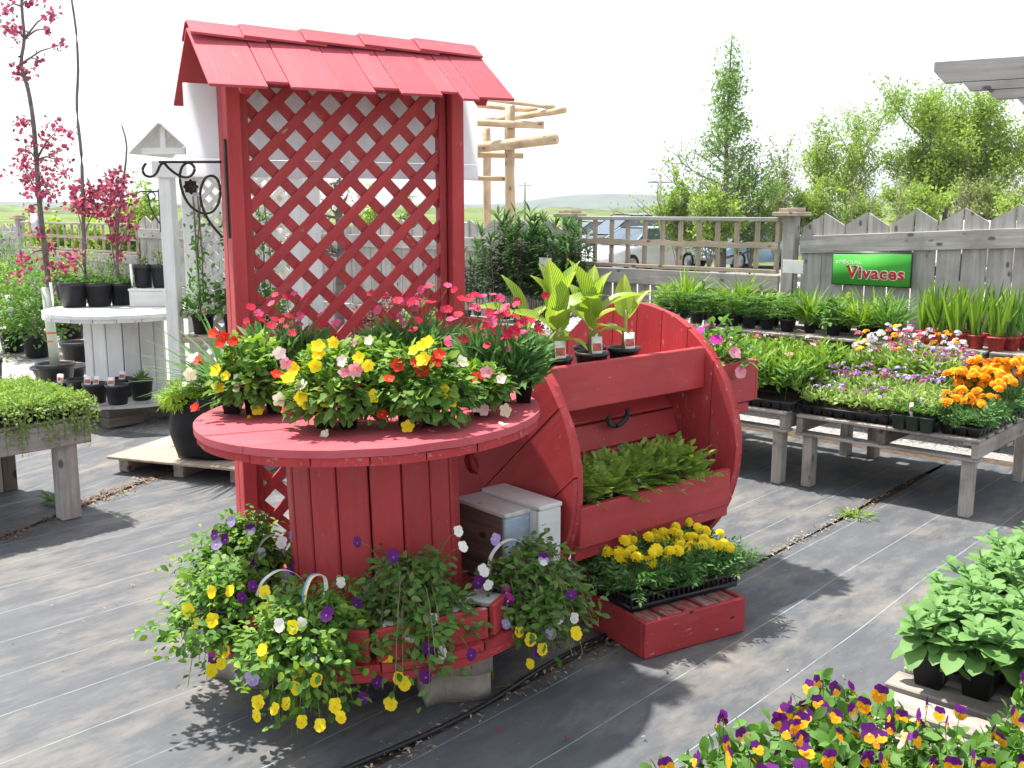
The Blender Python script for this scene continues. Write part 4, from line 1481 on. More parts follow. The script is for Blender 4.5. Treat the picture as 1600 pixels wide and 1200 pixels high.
mimulus("leafy monkey flower with few blooms behind the yellow ones", 585, 622, (0.15, 0.11), 0.20, 105, 240,
        [('m_cream', 577, 532), ('m_pink', 559, 535), ('m_red', 569, 598)], 2)

def dianthus(label, u, v, w, h, seed, n, area, nb, keys, pots):
    reseed(seed)
    base = on_table(u, v)
    o = thing("dianthus_plant", label, "potted flower", base, 0, "dianthus on the spool table")
    A = Acc()
    for k in range(pots):
        sq_pot(o, 0.07, 0.085, ((k - (pots - 1) / 2) * 0.078, 0, 0.001))
    # narrow leaves rising from the crowns
    b = np.stack([np.random.uniform(-w, w, n), np.random.uniform(-0.05, 0.05, n), np.random.uniform(0.06, h * 0.72, n)], 1)
    d = np.random.normal(0, 0.42, (n, 3)); d[:, 0] += b[:, 0] * 4; d[:, 2] = np.abs(d[:, 2]) + 0.55
    A.scatter(T_nar, b, d, np.random.normal(0, 0.5, (n, 3)) + [0, -0.4, 0.6], 0.105 * np.random.uniform(0.6, 1.3, n), 0)
    lo = n // 3
    b = np.stack([np.random.uniform(-w, w, lo), np.random.uniform(-0.06, 0.05, lo), np.random.uniform(0.07, 0.13, lo)], 1)
    d = np.random.normal(0, 0.7, (lo, 3)); d[:, 2] = np.abs(d[:, 2]) * 0.5 + 0.1; d[:, 1] -= 0.3
    A.scatter(T_nar, b, d, np.random.normal(0, 0.4, (lo, 3)) + [0, 0, 1], 0.11 * np.random.uniform(0.6, 1.2, lo), 0)
    for k in range(nb):
        uu = random.gauss((area[0] + area[1]) / 2, (area[1] - area[0]) * 0.27)
        uu = min(max(uu, area[0]), area[1])
        vv = U(area[2], area[3]) if random.random() < 0.8 else U(area[2], area[3] + 25)
        p = PY(uu, vv, base.y + U(-0.09, 0.06)) - base
        bloom(o, random.choice(keys), p, (U(-.5, .5), U(-.9, -.1), U(.3, 1)), 0.036 * U(0.8, 1.2), spin=U(0, 6))
        f = (U(-.8, .8) * w, U(-.04, .04), 0.09)
        A.tube([f, Vector(f).lerp(p, 0.6) + Vector((U(-.012, .012), 0, 0.01)), p - Vector((0, 0, 0.01))], [0.0018, 0.0016, 0.0013], 3, 1, False)
    A.obj("foliage", [G['blue'], G['blue']], o, kind="stuff")
    return o
dianthus("dark crimson dianthus with dark leaves against the lattice near its left post", 450, 612, 0.13, 0.27, 111, 520, (385, 525, 455, 535), 34, ['d_crim', 'd_crim', 'd_rose'], 3)
dianthus("crimson dianthus standing against the lattice's right post", 645, 608, 0.14, 0.27, 112, 560, (575, 710, 445, 505), 34, ['d_crim', 'd_crim', 'd_rose'], 3)
dianthus("pale leaved crimson dianthus in square black pots next to the lying spool", 785, 628, 0.125, 0.26, 113, 760, (700, 852, 460, 540), 46, ['d_crim', 'd_rose', 'd_crim'], 3)

# fallen petals on the table
reseed(7)
A = Acc()
A.scatter(T_pet, [on_table(783, 667) + Vector((k * .008, k * .004, 0.006)) for k in range(3)], [(1, .3, .1), (-.6, .6, .2), (.1, -1, .3)], [(0, 0, 1)] * 3, 0.022)
tag(A.obj("fallen_bloom", F['cream']), "single cream bloom lying near the spool table's worn rim", "flower")

# ------------------------------------------------------------------ viola baskets round the foot of the spool table
M_handle = None
def handle_mat():
    m, n, b, N, L = nt("striped_handle")
    tc = N.new("ShaderNodeUVMap")
    sep = N.new("ShaderNodeSeparateXYZ")
    L.new(tc.outputs[0], sep.inputs[0])
    r = ramp(N, [(0.0, (0.8, 0.8, 0.78)), (0.5, (0.8, 0.8, 0.78)), (0.52, (0.85, 0.68, 0.12)), (0.68, (0.85, 0.68, 0.12)), (0.70, (0.13, 0.30, 0.62)), (0.9, (0.13, 0.30, 0.62)), (0.92, (0.8, 0.8, 0.78))])
    r.color_ramp.interpolation = 'CONSTANT'
    L.new(sep.outputs[0], r.inputs[0])
    L.new(r.outputs[0], b.inputs["Base Color"])
    b.inputs["Roughness"].default_value = 0.4
    return m
M_handle = handle_mat()

def strap(parent, px, y, width, plainw=False):
    """carrying strap of the basket: a curved flat band with printed outer side"""
    pts = [PY(u, v, y) - parent.location for u, v in curve_pts(px, 5)]
    xm = (pts[0].x + pts[-1].x) / 2
    pts = [p + Vector((0, (p.x - xm) * 0.9, 0)) for p in pts]
    wv = Vector((-0.67, 0.74, 0))
    n = len(pts)
    V, Fc, UVs = [], [], []
    for i, p in enumerate(pts):
        V += [p - wv * width / 2, p + wv * width / 2]
    c = sum(pts, Vector()) / n
    for i in range(n):
        o = (pts[i] - c).normalized() * -0.0016
        V += [V[2 * i] + o, V[2 * i + 1] + o]
    for i in range(n - 1):
        a, b2 = 2 * i, 2 * i + 2
        Fc.append((a, b2, b2 + 1, a + 1))
        k = 2 * n
        Fc.append((k + a + 1, k + b2 + 1, k + b2, k + a))
        Fc.append((a, k + a, k + b2, b2)); Fc.append((a + 1, b2 + 1, k + b2 + 1, k + a + 1))
    me = bpy.data.meshes.new("strap")
    me.from_pydata([tuple(v) for v in V], [], Fc)
    uv = me.uv_layers.new(name="UVMap")
    for pl in me.polygons:
        outer = pl.index % 4 == 0
        for li in pl.loop_indices:
            vi = me.loops[li].vertex_index
            uv.data[li].uv = ((0.52 + 0.38 * (vi % 2)) if (outer and not plainw and pl.index < 4 * n * 0.62) else 0.05, 0)
    me.materials.append(M_handle)
    me.update()
    return inst("strap", me, parent)

def viola_basket(label, u, v, z, seed, reach, ns, nl, lst, straps, out, mats=('mid', 'yel'), top=0.10, drop=0.16):
    reseed(seed)
    base = P(u, v, z)
    o = thing("viola_basket", label, "hanging basket", base, 0, "viola baskets round the spool table's foot")
    zb = 0.272 - z   # down to the spool's base boards
    p_, s_ = pot_mesh(0.13, 0.10, 0.11)
    inst("pot", p_, o, (0, 0, zb + U(0.0, 0.003)))
    inst("soil", s_, o, (0, 0, zb + 0.097))
    A = Acc()
    pos, dr, up, sc, mi = [], [], [], [], []
    for k in range(ns):
        th = math.atan2(out[1], out[0]) + random.gauss(0, 0.95)
        dh = Vector((math.cos(th), math.sin(th), 0))
        towards = max(0.25, dh.dot(Vector((out[0], out[1], 0)).normalized()))
        L = reach * U(0.35, 0.85) * (0.55 + 0.50 * towards)
        st = Vector((U(-.07, .07), U(-.07, .07), 0.02))
        hh = top * U(0.2, 1.5); dp = drop * U(0.3, 1.2) * towards
        pts = []
        for i in range(7):
            t = i / 6
            pts.append(st + dh * L * t + Vector((0, 0, hh * math.sin(math.pi * min(1, t * 1.0)) - dp * t * t + 0.03 * (1 - t))))
        A.tube(pts, [0.0018] * 5 + [0.0015, 0.001], 3, 2, False)
        for i in range(nl):
            t = U(0.12, 1.02)
            j = min(5, int(t * 6)); q = pts[j].lerp(pts[j + 1], min(1.0, t * 6 - j))
            pos.append(q + Vector((random.gauss(0, .022), random.gauss(0, .022), random.gauss(0.006, .018))))
            dr.append(dh * 0.6 + Vector((random.gauss(0, .7), random.gauss(0, .7), U(-.5, .6))))
            up.append(Vector((random.gauss(0, .4), random.gauss(0, .4) - 0.2, 0.9))); sc.append(U(0.022, 0.042)); mi.append(0 if random.random() < 0.68 else 1)
    o_ = Vector((out[0], out[1], 0)).normalized()
    dome(A, (o_.x * .05, o_.y * .05, 0.0), (0.205, 0.20, top * 0.85), 780, T_spat, 0.038, 0, 0.5, 0.25, 0.8, -0.9, lumpy=0.35)
    dome(A, (o_.x * .05, o_.y * .05, 0.0), (0.215, 0.21, top * 1.0), 300, T_leaf, 0.032, 1, 0.8, 0.1, 0.8, -0.8, lumpy=0.4)
    mi = np.array(mi)
    for k in (0, 1):
        s = mi == k
        A.scatter(T_spat if k == 0 else T_leaf, np.array(pos)[s], np.array(dr)[s], np.array(up)[s], np.array(sc)[s], k)
    A.obj("foliage", [G[mats[0]], G[mats[1]], G['dry' if mats[1] == 'dull' else 'yel']], o, kind="stuff")
    B = Acc()
    for key, uu, vv in lst:
        # distance: on the front of the cushion, further out when it hangs lower
        low = max(0.0, min(1.0, (vv - v) / 150.0))
        p = PY(uu, vv, base.y - 0.15 - reach * 0.40 * low * (1 if out[1] < -0.3 else 0.5) - U(0, .03))
        loc = p - base
        bloom(o, key, loc, (U(-.5, .5), U(-1, -.6), U(0, .6)), 0.044 * U(0.85, 1.15), spin=U(-.4, .4))
        q = loc * 0.55 + Vector((0, 0.02, 0.03))
        B.tube([q, q.lerp(loc, .6) + Vector((U(-.01, .01), .008, .015)), loc + Vector((0, .012, 0))], 0.0012, 3, 0, False)
    if lst: B.obj("flower_stalks", G['yel'], o, kind="stuff")
    for px, dy, w, pw in straps:
        strap(o, px, base.y + dy, w, pw)
    return o

viola_basket("viola basket of lavender and purple blooms beside the trellis post", 392, 872, 0.38, 201, 0.17, 60, 18,
    [('v_lav', 410, 864), ('v_lav', 362, 815), ('v_bicol', 391, 828), ('v_lav', 460, 838), ('v_purple', 336, 836), ('v_purple', 311, 888), ('v_purple', 303, 908), ('v_lav', 330, 900), ('v_lav', 338, 850), ('v_lav', 340, 870), ('v_white', 350, 876), ('v_purple', 398, 876), ('v_purple', 383, 885), ('v_purple', 463, 876), ('v_purple', 455, 895), ('v_purple', 316, 902), ('v_white', 440, 848), ('v_purple', 352, 842), ('v_lav', 447, 898)],
    [([(404, 858), (412, 842), (424, 836), (436, 845), (441, 868)], -0.06, 0.02, False)], (-0.8, -0.35))
viola_basket("viola basket of mixed yellow and purple blooms spilling over the base", 372, 952, 0.335, 202, 0.18, 74, 18,
    [('v_yellow', 360, 924), ('v_yellow', 414, 926), ('v_yellow', 415, 950), ('v_yellow', 331, 970), ('v_yellow', 294, 953), ('v_yellow', 307, 974), ('v_yellow', 352, 1019), ('v_yellow', 346, 1037), ('v_yellow', 330, 1048), ('v_purple', 395, 916), ('v_purple', 378, 934), ('v_white', 429, 947), ('v_white', 432, 985), ('v_white', 383, 1000), ('v_purple', 395, 992), ('v_bicol', 432, 1003), ('v_lav', 373, 1034), ('v_bicol', 374, 1055), ('v_lav', 312, 996), ('v_mag', 335, 1028), ('v_yellow', 332, 925)],
    [([(408, 920), (416, 900), (434, 890), (452, 896), (468, 915), (474, 932)], -0.02, 0.016, True)], (-0.75, -0.65), drop=0.2)
viola_basket("viola basket of yellow blooms trailing low in front of the spool table", 486, 990, 0.335, 203, 0.25, 78, 20,
    [('v_yellow', 458, 980), ('v_yellow', 410, 1016), ('v_yellow', 413, 1030), ('v_yellow', 463, 1075), ('v_yellow', 494, 1063), ('v_yellow', 430, 1108), ('v_yellow', 402, 1118), ('v_yellow', 403, 1098), ('v_yellow', 471, 1128), ('v_yellow', 500, 1134), ('v_yellow', 533, 1120), ('v_yellow', 523, 1103), ('v_yellow', 466, 1055), ('v_bicol', 486, 1028), ('v_lav', 394, 1060), ('v_purple', 511, 960), ('v_white', 471, 975), ('v_white', 437, 977), ('v_yellow', 448, 1100)],
    [([(481, 972), (477, 950), (477, 925), (484, 904), (494, 900), (504, 908), (506, 930), (500, 952), (492, 964)], -0.05, 0.022, False)], (-0.15, -1), drop=0.24)
viola_basket("viola basket of white, purple and yellow blooms before the barrel staves", 640, 955, 0.34, 204, 0.30, 125, 21,
    [('v_white', 533, 910), ('v_white', 717, 830), ('v_white', 723, 855), ('v_purple', 614, 869), ('v_purple', 559, 847), ('v_white', 641, 994), ('v_purple', 652, 985), ('v_yellow', 667, 985), ('v_white', 692, 1020), ('v_purple', 669, 1012), ('v_yellow', 606, 1032), ('v_yellow', 622, 1060), ('v_yellow', 632, 1068), ('v_yellow', 610, 1099), ('v_purple', 567, 1092), ('v_purple', 665, 1057), ('v_white', 676, 967), ('v_yellow', 604, 1000), ('v_purple', 737, 1023), ('v_purple', 557, 944), ('v_purple', 590, 1065)],
    [([(572, 940), (576, 915), (588, 895), (606, 885), (628, 885), (648, 897), (662, 918)], 0.0, 0.022, False)], (0.15, -1), ('mid', 'dull'), 0.12, 0.17)
viola_basket("viola basket with plain white strap beside the lying spool's flange", 812, 925, 0.335, 205, 0.24, 100, 20,
    [('v_white', 755, 892), ('v_purple', 748, 910), ('v_white', 763, 915), ('v_mag', 792, 925), ('v_mag', 795, 938), ('v_yellow', 812, 987), ('v_yellow', 829, 1000), ('v_yellow', 900, 990), ('v_bicol', 873, 965), ('v_lav', 861, 991), ('v_bicol', 850, 873), ('v_yellow', 829, 1037), ('v_purple', 840, 1018), ('v_lav', 790, 975), ('v_white', 898, 966), ('v_yellow', 848, 1015), ('v_purple', 893, 930), ('v_lav', 775, 843)],
    [([(773, 903), (765, 885), (767, 862), (780, 847), (797, 843), (813, 852), (822, 873), (818, 900)], 0.0, 0.016, True)], (0.75, -0.65), ('mid', 'dull'), 0.10, 0.18)

# ------------------------------------------------------------------ lying spool: cannas, ferns, petunias
M_canna = leaf("leaf_canna", (0.16, 0.30, 0.025), (0.24, 0.40, 0.04), 0.4, 0.4, 0.4, stripes=(0.50, 0.56, 0.13))
def canna_leaf(L, W, bend, fold, rows=10):
    V, Fc, uv = [], [], []
    for i in range(rows + 1):
        t = i / rows
        w = max(0.001, W / 2 * math.sin(math.pi * t ** 0.75) ** 0.75)
        th = bend * t
        y = L * (math.sin(th) / bend if abs(bend) > 1e-3 else t); 
        z = -L * (1 - math.cos(th)) / bend if abs(bend) > 1e-3 else 0
        for k in (-1, -.5, 0, .5, 1):
            V.append((k * w, y, z + fold * w * abs(k) ** 1.3 + 0.006 * math.sin(7 * t + 3 * k) * abs(k)))
            uv.append((0.5 + k * 0.5 * w / (W / 2), t))
    for i in range(rows):
        for j in range(4):
            a = i * 5 + j
            Fc.append((a, a + 1, a + 6, a + 5))
    me = bpy.data.meshes.new("leaf")
    me.from_pydata(V, [], Fc)
    l = me.uv_layers.new(name="UVMap")
    for lp in me.loops:
        l.data[lp.index].uv = uv[lp.vertex_index]
    me.polygons.foreach_set("use_smooth", [True] * len(Fc))
    me.materials.append(M_canna)
    me.update()
    return me
CL_ = [canna_leaf(0.27, 0.115, 0.30, 0.55), canna_leaf(0.27, 0.11, 0.95, 0.4), canna_leaf(0.22, 0.095, 0.55, 0.55), canna_leaf(0.26, 0.13, 1.3, 0.3)]

def lay_pt(x, y, z):
    return Vector((C1.x, C1.y, 0)) + AXV * x + Vector((-AXV.y, AXV.x, 0)) * y + Vector((0, 0, z))

def canna(label, x, y, seed, leaves, h):
    reseed(seed)
    base = lay_pt(x, y, 0.981)
    o = thing("canna_plant", label, "potted plant", base, 0, "cannas on the spool's upper shelf")
    pot(o, 0.068, 0.052, 0.115)
    A = Acc()
    A.tube([(0, 0, 0.10), (0.003, 0.0, 0.10 + h * 0.3), (0.006, 0, 0.10 + h * 0.55)], [0.014, 0.010, 0.006], 7)
    A.tube([(0.025, 0.01, 0.10), (0.034, 0.012, 0.10 + h * 0.28)], [0.009, 0.004], 6)
    A.obj("stalk", plain("canna_stalk", (0.30, 0.27, 0.10), 0.5, 0.3, var=0.35, scale=14), o, True)
    for (k, az, el, z, s) in leaves:
        d = Vector((math.cos(az) * math.cos(el), math.sin(az) * math.cos(el), math.sin(el)))
        up = Vector((-math.cos(az) * math.sin(el), -math.sin(az) * math.sin(el), math.cos(el)))
        xv = d.cross(up)
        M = Matrix((xv, d, up)).transposed().to_4x4()
        M = Matrix.Translation((0.004 * math.cos(az), 0.004 * math.sin(az), 0.10 + z)) @ M @ Matrix.Rotation(U(-.5, .5), 4, 'Y') @ Matrix.Diagonal((s, s, s, 1))
        inst("leaf", CL_[k], o, mat=M)
    if random.random() < 2:
        plant_tag(o, (0.02, -0.058, 0.085), 0.10, 0.045, 0.2, 0.15, pic=True)
    return o
R_ = math.radians
canna("broad striped canna in black pot next to the left flange", 0.19, -0.31, 301, [(0, R_(250), R_(80), .16, 1.0), (0, R_(300), R_(70), .14, .95), (0, R_(30), R_(72), .18, .9), (1, R_(270), R_(55), .12, .8), (2, R_(170), R_(70), .2, .8), (1, R_(20), R_(48), .16, 1.0), (1, R_(190), R_(42), .12, .9), (0, R_(120), R_(75), .15, .95), (3, R_(330), R_(30), .07, .65), (2, R_(60), R_(65), .10, .9)], 0.40)
canna("striped canna with the densest leaves, second pot from the left flange", 0.40, -0.31, 302, [(0, R_(180), R_(76), .15, 1.02), (1, R_(5), R_(50), .15, 1.0), (1, R_(260), R_(60), .14, .85), (2, R_(40), R_(74), .18, .9), (0, R_(140), R_(62), .12, .8), (0, R_(90), R_(72), .14, .95), (2, R_(230), R_(55), .10, .9), (3, R_(340), R_(40), .08, .7), (0, R_(300), R_(80), .13, .8)], 0.38)
canna("small striped canna with two upright leaves near the right flange", 0.61, -0.30, 303, [(0, R_(100), R_(82), .14, .72), (2, R_(10), R_(62), .13, .82)], 0.32)
canna("short pale canna standing behind the others on the upper shelf", 0.52, -0.18, 304, [(1, R_(200), R_(50), .10, .75), (3, R_(320), R_(38), .08, .7), (2, R_(80), R_(60), .10, .7), (1, R_(0), R_(55), .1, .65)], 0.25)
canna("striped canna tucked against the left flange behind its neighbour", 0.12, -0.20, 305, [(1, R_(200), R_(45), .14, .85), (0, R_(150), R_(70), .15, .8), (2, R_(20), R_(60), .1, .8)], 0.3)

ftray = thing("pot_tray", "black plastic carrying tray under the ferns on the lower shelf", "tray", lay_pt(0.46, -0.44, 0.447), AXA)
inst("tray", tray_mesh(0.72, 0.24, 0.05, 7, 3), ftray)
T_fr = T_frond
def fern(label, x, y, seed, s=1.0):
    reseed(seed)
    base = lay_pt(x, y, 0.493)
    o = thing("fern_plant", label, "potted fern", base, AXA, "young ferns on the spool's lower shelf")
    pot(o, 0.060, 0.046, 0.075)
    A = Acc()
    n = 76
    az = np.random.uniform(0, 2 * math.pi, n); el = np.random.uniform(0.05, 1.2, n)
    d = np.stack([np.cos(az) * np.cos(el), np.sin(az) * np.cos(el), np.sin(el)], 1)
    p = np.stack([np.random.normal(0, .02, n), np.random.normal(0, .02, n), np.full(n, 0.068)], 1)
    A.scatter(T_fr, p, d, np.tile([[0, 0, 1.0]], (n, 1)) + np.random.normal(0, .3, (n, 3)), s * np.random.uniform(0.075, 0.155, n))
    A.obj("fronds", G['fern'], o, kind="stuff")
    plant_tag(o, (0.015, -0.054, 0.055), 0.05, 0.034, U(-.3, .3), 0.3, pic=False)
    return o
fl = ["young fern with arching fronds on the spool's lower shelf"]
k = 0
for j, yy in enumerate((-0.495, -0.385)):
    for i in range(5):
        fern("young fern, " + ["first", "second", "third", "fourth", "fifth"][i] + " from the left flange in the lower shelf's " + ("front" if j == 0 else "back") + " row", 0.16 + i * 0.145 + 0.03 * j, yy, 310 + k, U(0.95, 1.2)); k += 1

def petunia_pot(label, x, y, seed, nb):
    reseed(seed)
    base = lay_pt(x, y, 0.8255)
    o = thing("petunia_plant", label, "potted flower", base, 0, "petunias in the side planter box")
    pot(o, 0.085, 0.062, 0.13, M_terra)
    A = Acc()
    dome(A, (0, 0, 0.13), (0.17, 0.17, 0.20), 260, T_leaf, 0.055, 0, 0.35, 0.1, 0.6, -0.15)
    for k in range(14):
        d = rnd_dirs(1, 0.1)[0]
        A.tube([(0, 0, .11), (d[0] * .09, d[1] * .09, .13 + d[2] * .12), (d[0] * .17, d[1] * .17, .13 + d[2] * .2)], .002, 3, 0, False)
    A.obj("foliage", [G['mid']], o, kind="stuff")
    for k in range(nb):
        d = rnd_dirs(1, 0.0)[0]
        if d[1] > 0.2: d[1] = -d[1]
        bloom(o, 'p_mag' if k % 4 else 'p_coral', (d[0] * .18, d[1] * .18, .13 + d[2] * .2), (d[0], d[1] - .3, d[2] + .2), 0.058, spin=U(0, 6))
    return o
petunia_pot("magenta petunia in terracotta pot at the near end of the side planter box", LW + 0.125, -0.37, 320, 7)
petunia_pot("magenta petunia in terracotta pot at the far end of the side planter box", LW + 0.125, -0.06, 321, 6)

# ------------------------------------------------------------------ yellow marigolds on the red crate
tr0, tr1 = P(986, 957, 0.16), P(1158, 914, 0.16)
ta = math.atan2(tr1.y - tr0.y, tr1.x - tr0.x)
reseed(330)
mt = thing("marigold_flat", "black mesh tray of yellow marigolds standing on the red crate", "flower tray", (tr0.x, tr0.y, 0.158), ta)
def at_local(o, pts):
    return [(x, y, z) for x, y, z in pts]
TLx, TLy = 0.55, 0.31
tm = inst("tray", tray_mesh(TLx, TLy, 0.065, 8, 4, True), mt, (TLx / 2, TLy / 2, 0))
A = Acc()
carpet(A, 0.02, TLx - 0.02, 0.02, TLy - 0.02, 0.05, 0.15, 950, T_mari, 0.08, 0, 0.5, edge=0.025)
carpet(A, 0.0, TLx, 0.0, TLy, 0.06, 0.12, 420, T_mari, 0.075, 0, 0.1, edge=0.045)
tips = []
for k in range(92):
    x, y = U(0.02, TLx - 0.01), U(0.02, TLy)
    if x + y * 0.25 > 0.53 and random.random() < 0.7: continue
    z = 0.165 + U(-0.02, 0.045) + y * 0.06
    tips.append((x, y, z))
for p in tips:
    bloom(mt, 'g_yellow', p, (U(-.5, .3), U(-1.1, -.2), 1), 0.050 * U(0.75, 1.15), spin=U(0, 6))
stems(A, [(x, y, 0.07) for x, y, z in tips], [(x, y, z - 0.015) for x, y, z in tips], 0.0022)
A.obj("foliage", G['dark'] if False else leaf("leaf_marigold", (0.07, 0.17, 0.045), (0.15, 0.29, 0.085)), mt, kind="stuff")
# ------------------------------------------------------------------ pallet tables on the right
def pallet_table(label, a, b, la, lb, z, seed, legs=None, group="pallet tables with flats of bedding plants"):
    """local x along E1 (away), local y along E2 (to the left in the photo); a,b = near right corner"""
    reseed(seed)
    o = thing("pallet_table", label, "pallet table", AB(a, b, 0.012), A48, group)
    zt = z - 0.012
    n = 7
    for i in range(n):
        x = 0.045 + (la - 0.09) * i / (n - 1)
        board("deck_board", (x, -0.005 + U(-.01, .01), zt - 0.010), (x, lb + U(-.01, .01), zt - 0.010), 0.092 if i else 0.10, 0.019, M_pallet, o)
    for y in (0.02, lb / 2, lb - 0.02):
        board("stringer", (0.0, y, zt - 0.066), (la, y, zt - 0.066), 0.088, 0.038, M_palletdk if y == lb / 2 else M_pallet, o, up=(0, 1, 0))
    for x in (0.05, la / 2, la - 0.05):
        board("bottom_board", (x, -0.005, zt - 0.121), (x, lb + 0.005, zt - 0.121), 0.095, 0.018, M_pallet, o)
    for x, y in (legs or ((0.07, 0.065), (0.07, lb - 0.065), (la - 0.07, 0.065), (la - 0.07, lb - 0.065))):
        board("leg", (x, y, -0.002), (x + U(-.006, .006), y, zt - 0.132), 0.085, 0.06, M_pallet, o, up=(0, 1, 0))
    return o

TAB1 = (5.62, 1.68)
LB1 = 1.06
ZP = 0.46
pallet_table("grey pallet table full of verbena and orange marigold flats", TAB1[0], TAB1[1], 1.12, LB1, ZP, 401)
pallet_table("grey pallet table full of tall green seedlings behind the lying spool", TAB1[0] - 0.06, TAB1[1] + LB1 + 0.04, 1.12, 1.06, ZP + 0.015, 402)
pallet_table("grey pallet table behind the cannas, next to the dark lilies", TAB1[0] + 0.02, TAB1[1] + 2 * LB1 + 0.14, 1.12, 1.06, ZP + 0.01, 403)
pallet_table("long grey bench of perennials below the green sign", 7.42, 0.15, 0.72, 2.05, 0.70, 404)
pallet_table("long grey bench of perennials below the railing fence", 7.42, 2.24, 0.72, 2.3, 0.70, 405)
pallet_table("long grey bench below the tall dark lilies", 7.42, 4.58, 0.72, 2.4, 0.55, 406)

def flat(label, tab, x, y, z, seed, lx, ly, fill, blooms, group=None, cells=(8, 4), name="seedling_flat", mats=None, cat="flower tray"):
    """tray of plants; local x along E2 (long side), local y along -E1... centre at table coords (x, y)"""
    reseed(seed)
    p = AB(tab[0] + x, tab[1] + y, z + 0.0015)
    o = thing(name, label, cat, p, A48 + math.pi / 2, group)
    inst("tray", tray_mesh(lx, ly, 0.055, cells[0], cells[1]), o)
    A = Acc()
    hx, hy = lx / 2, ly / 2
    for (tpl, n, size, z1, mi, upw, edge) in fill:
        carpet(A, -hx, hx, -hy, hy, 0.05, z1, n, tpl, size, mi, upw, edge=edge)
    base, tips = [], []
    for (keys, n, size, z0, z1, tilt) in blooms:
        for k in range(n):
            px_, py_ = U(-hx, hx), U(-hy, hy)
            q = (px_, py_, U(z0, z1))
            tilt = tilt if len(keys) > 1 else 0.9
            bloom(o, random.choice(keys), q, (U(-tilt, tilt), U(-.3, .8) * tilt, 1), size * U(0.8, 1.2), spin=U(0, 6))
            base.append((px_ * .95, py_ * .95, 0.06)); tips.append((q[0], q[1], q[2] - size * 0.2))
    if base: stems(A, base, tips, 0.0016, 0)
    A.obj("foliage", mats or [G['yel'], G['thyme']], o, kind="stuff")
    return o

GF = "flats of bedding plants on the pallet tables"
seed = [(T_nar, 650, 0.07, 0.14, 1, 0.9, 0.015), (T_leaf, 520, 0.038, 0.15, 1, 0.6, 0.02)]
verb = [(T_leaf, 600, 0.042, 0.18, 1, 0.6, 0.02), (T_nar, 560, 0.06, 0.20, 1, 0.9, 0.02)]
mari = [(T_mari, 300, 0.075, 0.14, 0, 0.5, 0.02), (T_mari, 120, 0.07, 0.08, 0, 0.1, 0.03)]
tall = [(T_nar, 950, 0.09, 0.31, 1, 0.9, 0.015), (T_leaf, 950, 0.055, 0.30, 0, 0.5, 0.02)]
MG = [G['mid'], G['yel']]
flat("flat of pale seedlings edged with purple verbena along the table front", TAB1, 0.17, 0.78, ZP, 411, 0.54, 0.28, seed, [(['c_verb', 'c_verbr', 'c_purp'], 22, 0.045, 0.14, 0.20, 0.6)], GF)
flat("flat of verbena with one round purple head over the green pots", TAB1, 0.17, 0.36, ZP, 412, 0.26, 0.28, verb, [(['c_verb', 'c_purp', 'c_purp'], 9, 0.04, 0.14, 0.2, 0.5)], GF, (4, 4))
flat("flat of orange marigolds at the table corner with silvery leaves", TAB1, 0.17, 0.115, ZP, 413, 0.21, 0.28, mari, [(['g_orange'], 30, 0.062, 0.16, 0.22, 0.5)], GF, (3, 4), mats=[leaf("leaf_marigold", (0.07, 0.17, 0.045), (0.15, 0.29, 0.085))])
flat("flat of orange marigolds in the table's middle row", TAB1, 0.46, 0.17, ZP, 414, 0.33, 0.28, mari, [(['g_orange'], 64, 0.062, 0.22, 0.30, 0.4)], GF, (5, 4), mats=[leaf("leaf_marigold", (0.07, 0.17, 0.045), (0.15, 0.29, 0.085))])
flat("flat of orange marigolds in the table's back row", TAB1, 0.75, 0.14, ZP, 415, 0.29, 0.28, mari, [(['g_orange'], 56, 0.062, 0.25, 0.34, 0.4)], GF, (4, 4), mats=[leaf("leaf_marigold", (0.07, 0.17, 0.045), (0.15, 0.29, 0.085))])
flat("flat of mauve verbena beside the middle marigolds", TAB1, 0.46, 0.55, ZP, 416, 0.38, 0.28, verb, [(['c_verb', 'c_verbr', 'c_purp', 'c_verb'], 34, 0.046, 0.19, 0.27, 0.6)], GF, (6, 4))
flat("flat of mauve and wine verbena in the middle row near pale seedlings", TAB1, 0.46, 0.90, ZP, 417, 0.28, 0.28, verb, [(['c_verb', 'c_verbr', 'c_purp'], 26, 0.046, 0.19, 0.27, 0.6)], GF, (4, 4))
flat("flat of pink and purple verbena in the back row", TAB1, 0.76, 0.47, ZP, 418, 0.34, 0.28, tall, [(['c_verb', 'c_verbr', 'c_purp', 'c_verbr'], 34, 0.05, 0.28, 0.36, 0.6)], GF, (5, 4))
flat("flat of tall white, pink and cream nemesia in the back row", TAB1, 0.77, 0.84, ZP, 419, 0.38, 0.28, tall, [(['c_white', 'c_white', 'c_pink', 'c_cream', 'c_orange'], 44, 0.055, 0.32, 0.45, 0.7)], GF, (6, 4))
flat("flat of white and pink nemesia at the table's far edge", TAB1, 0.99, 0.7, ZP, 420, 0.54, 0.22, tall, [(['c_white', 'c_pink', 'c_white', 'c_orange'], 44, 0.055, 0.33, 0.46, 0.7)], GF)
TAB2 = (TAB1[0] - 0.06, TAB1[1] + LB1 + 0.04)
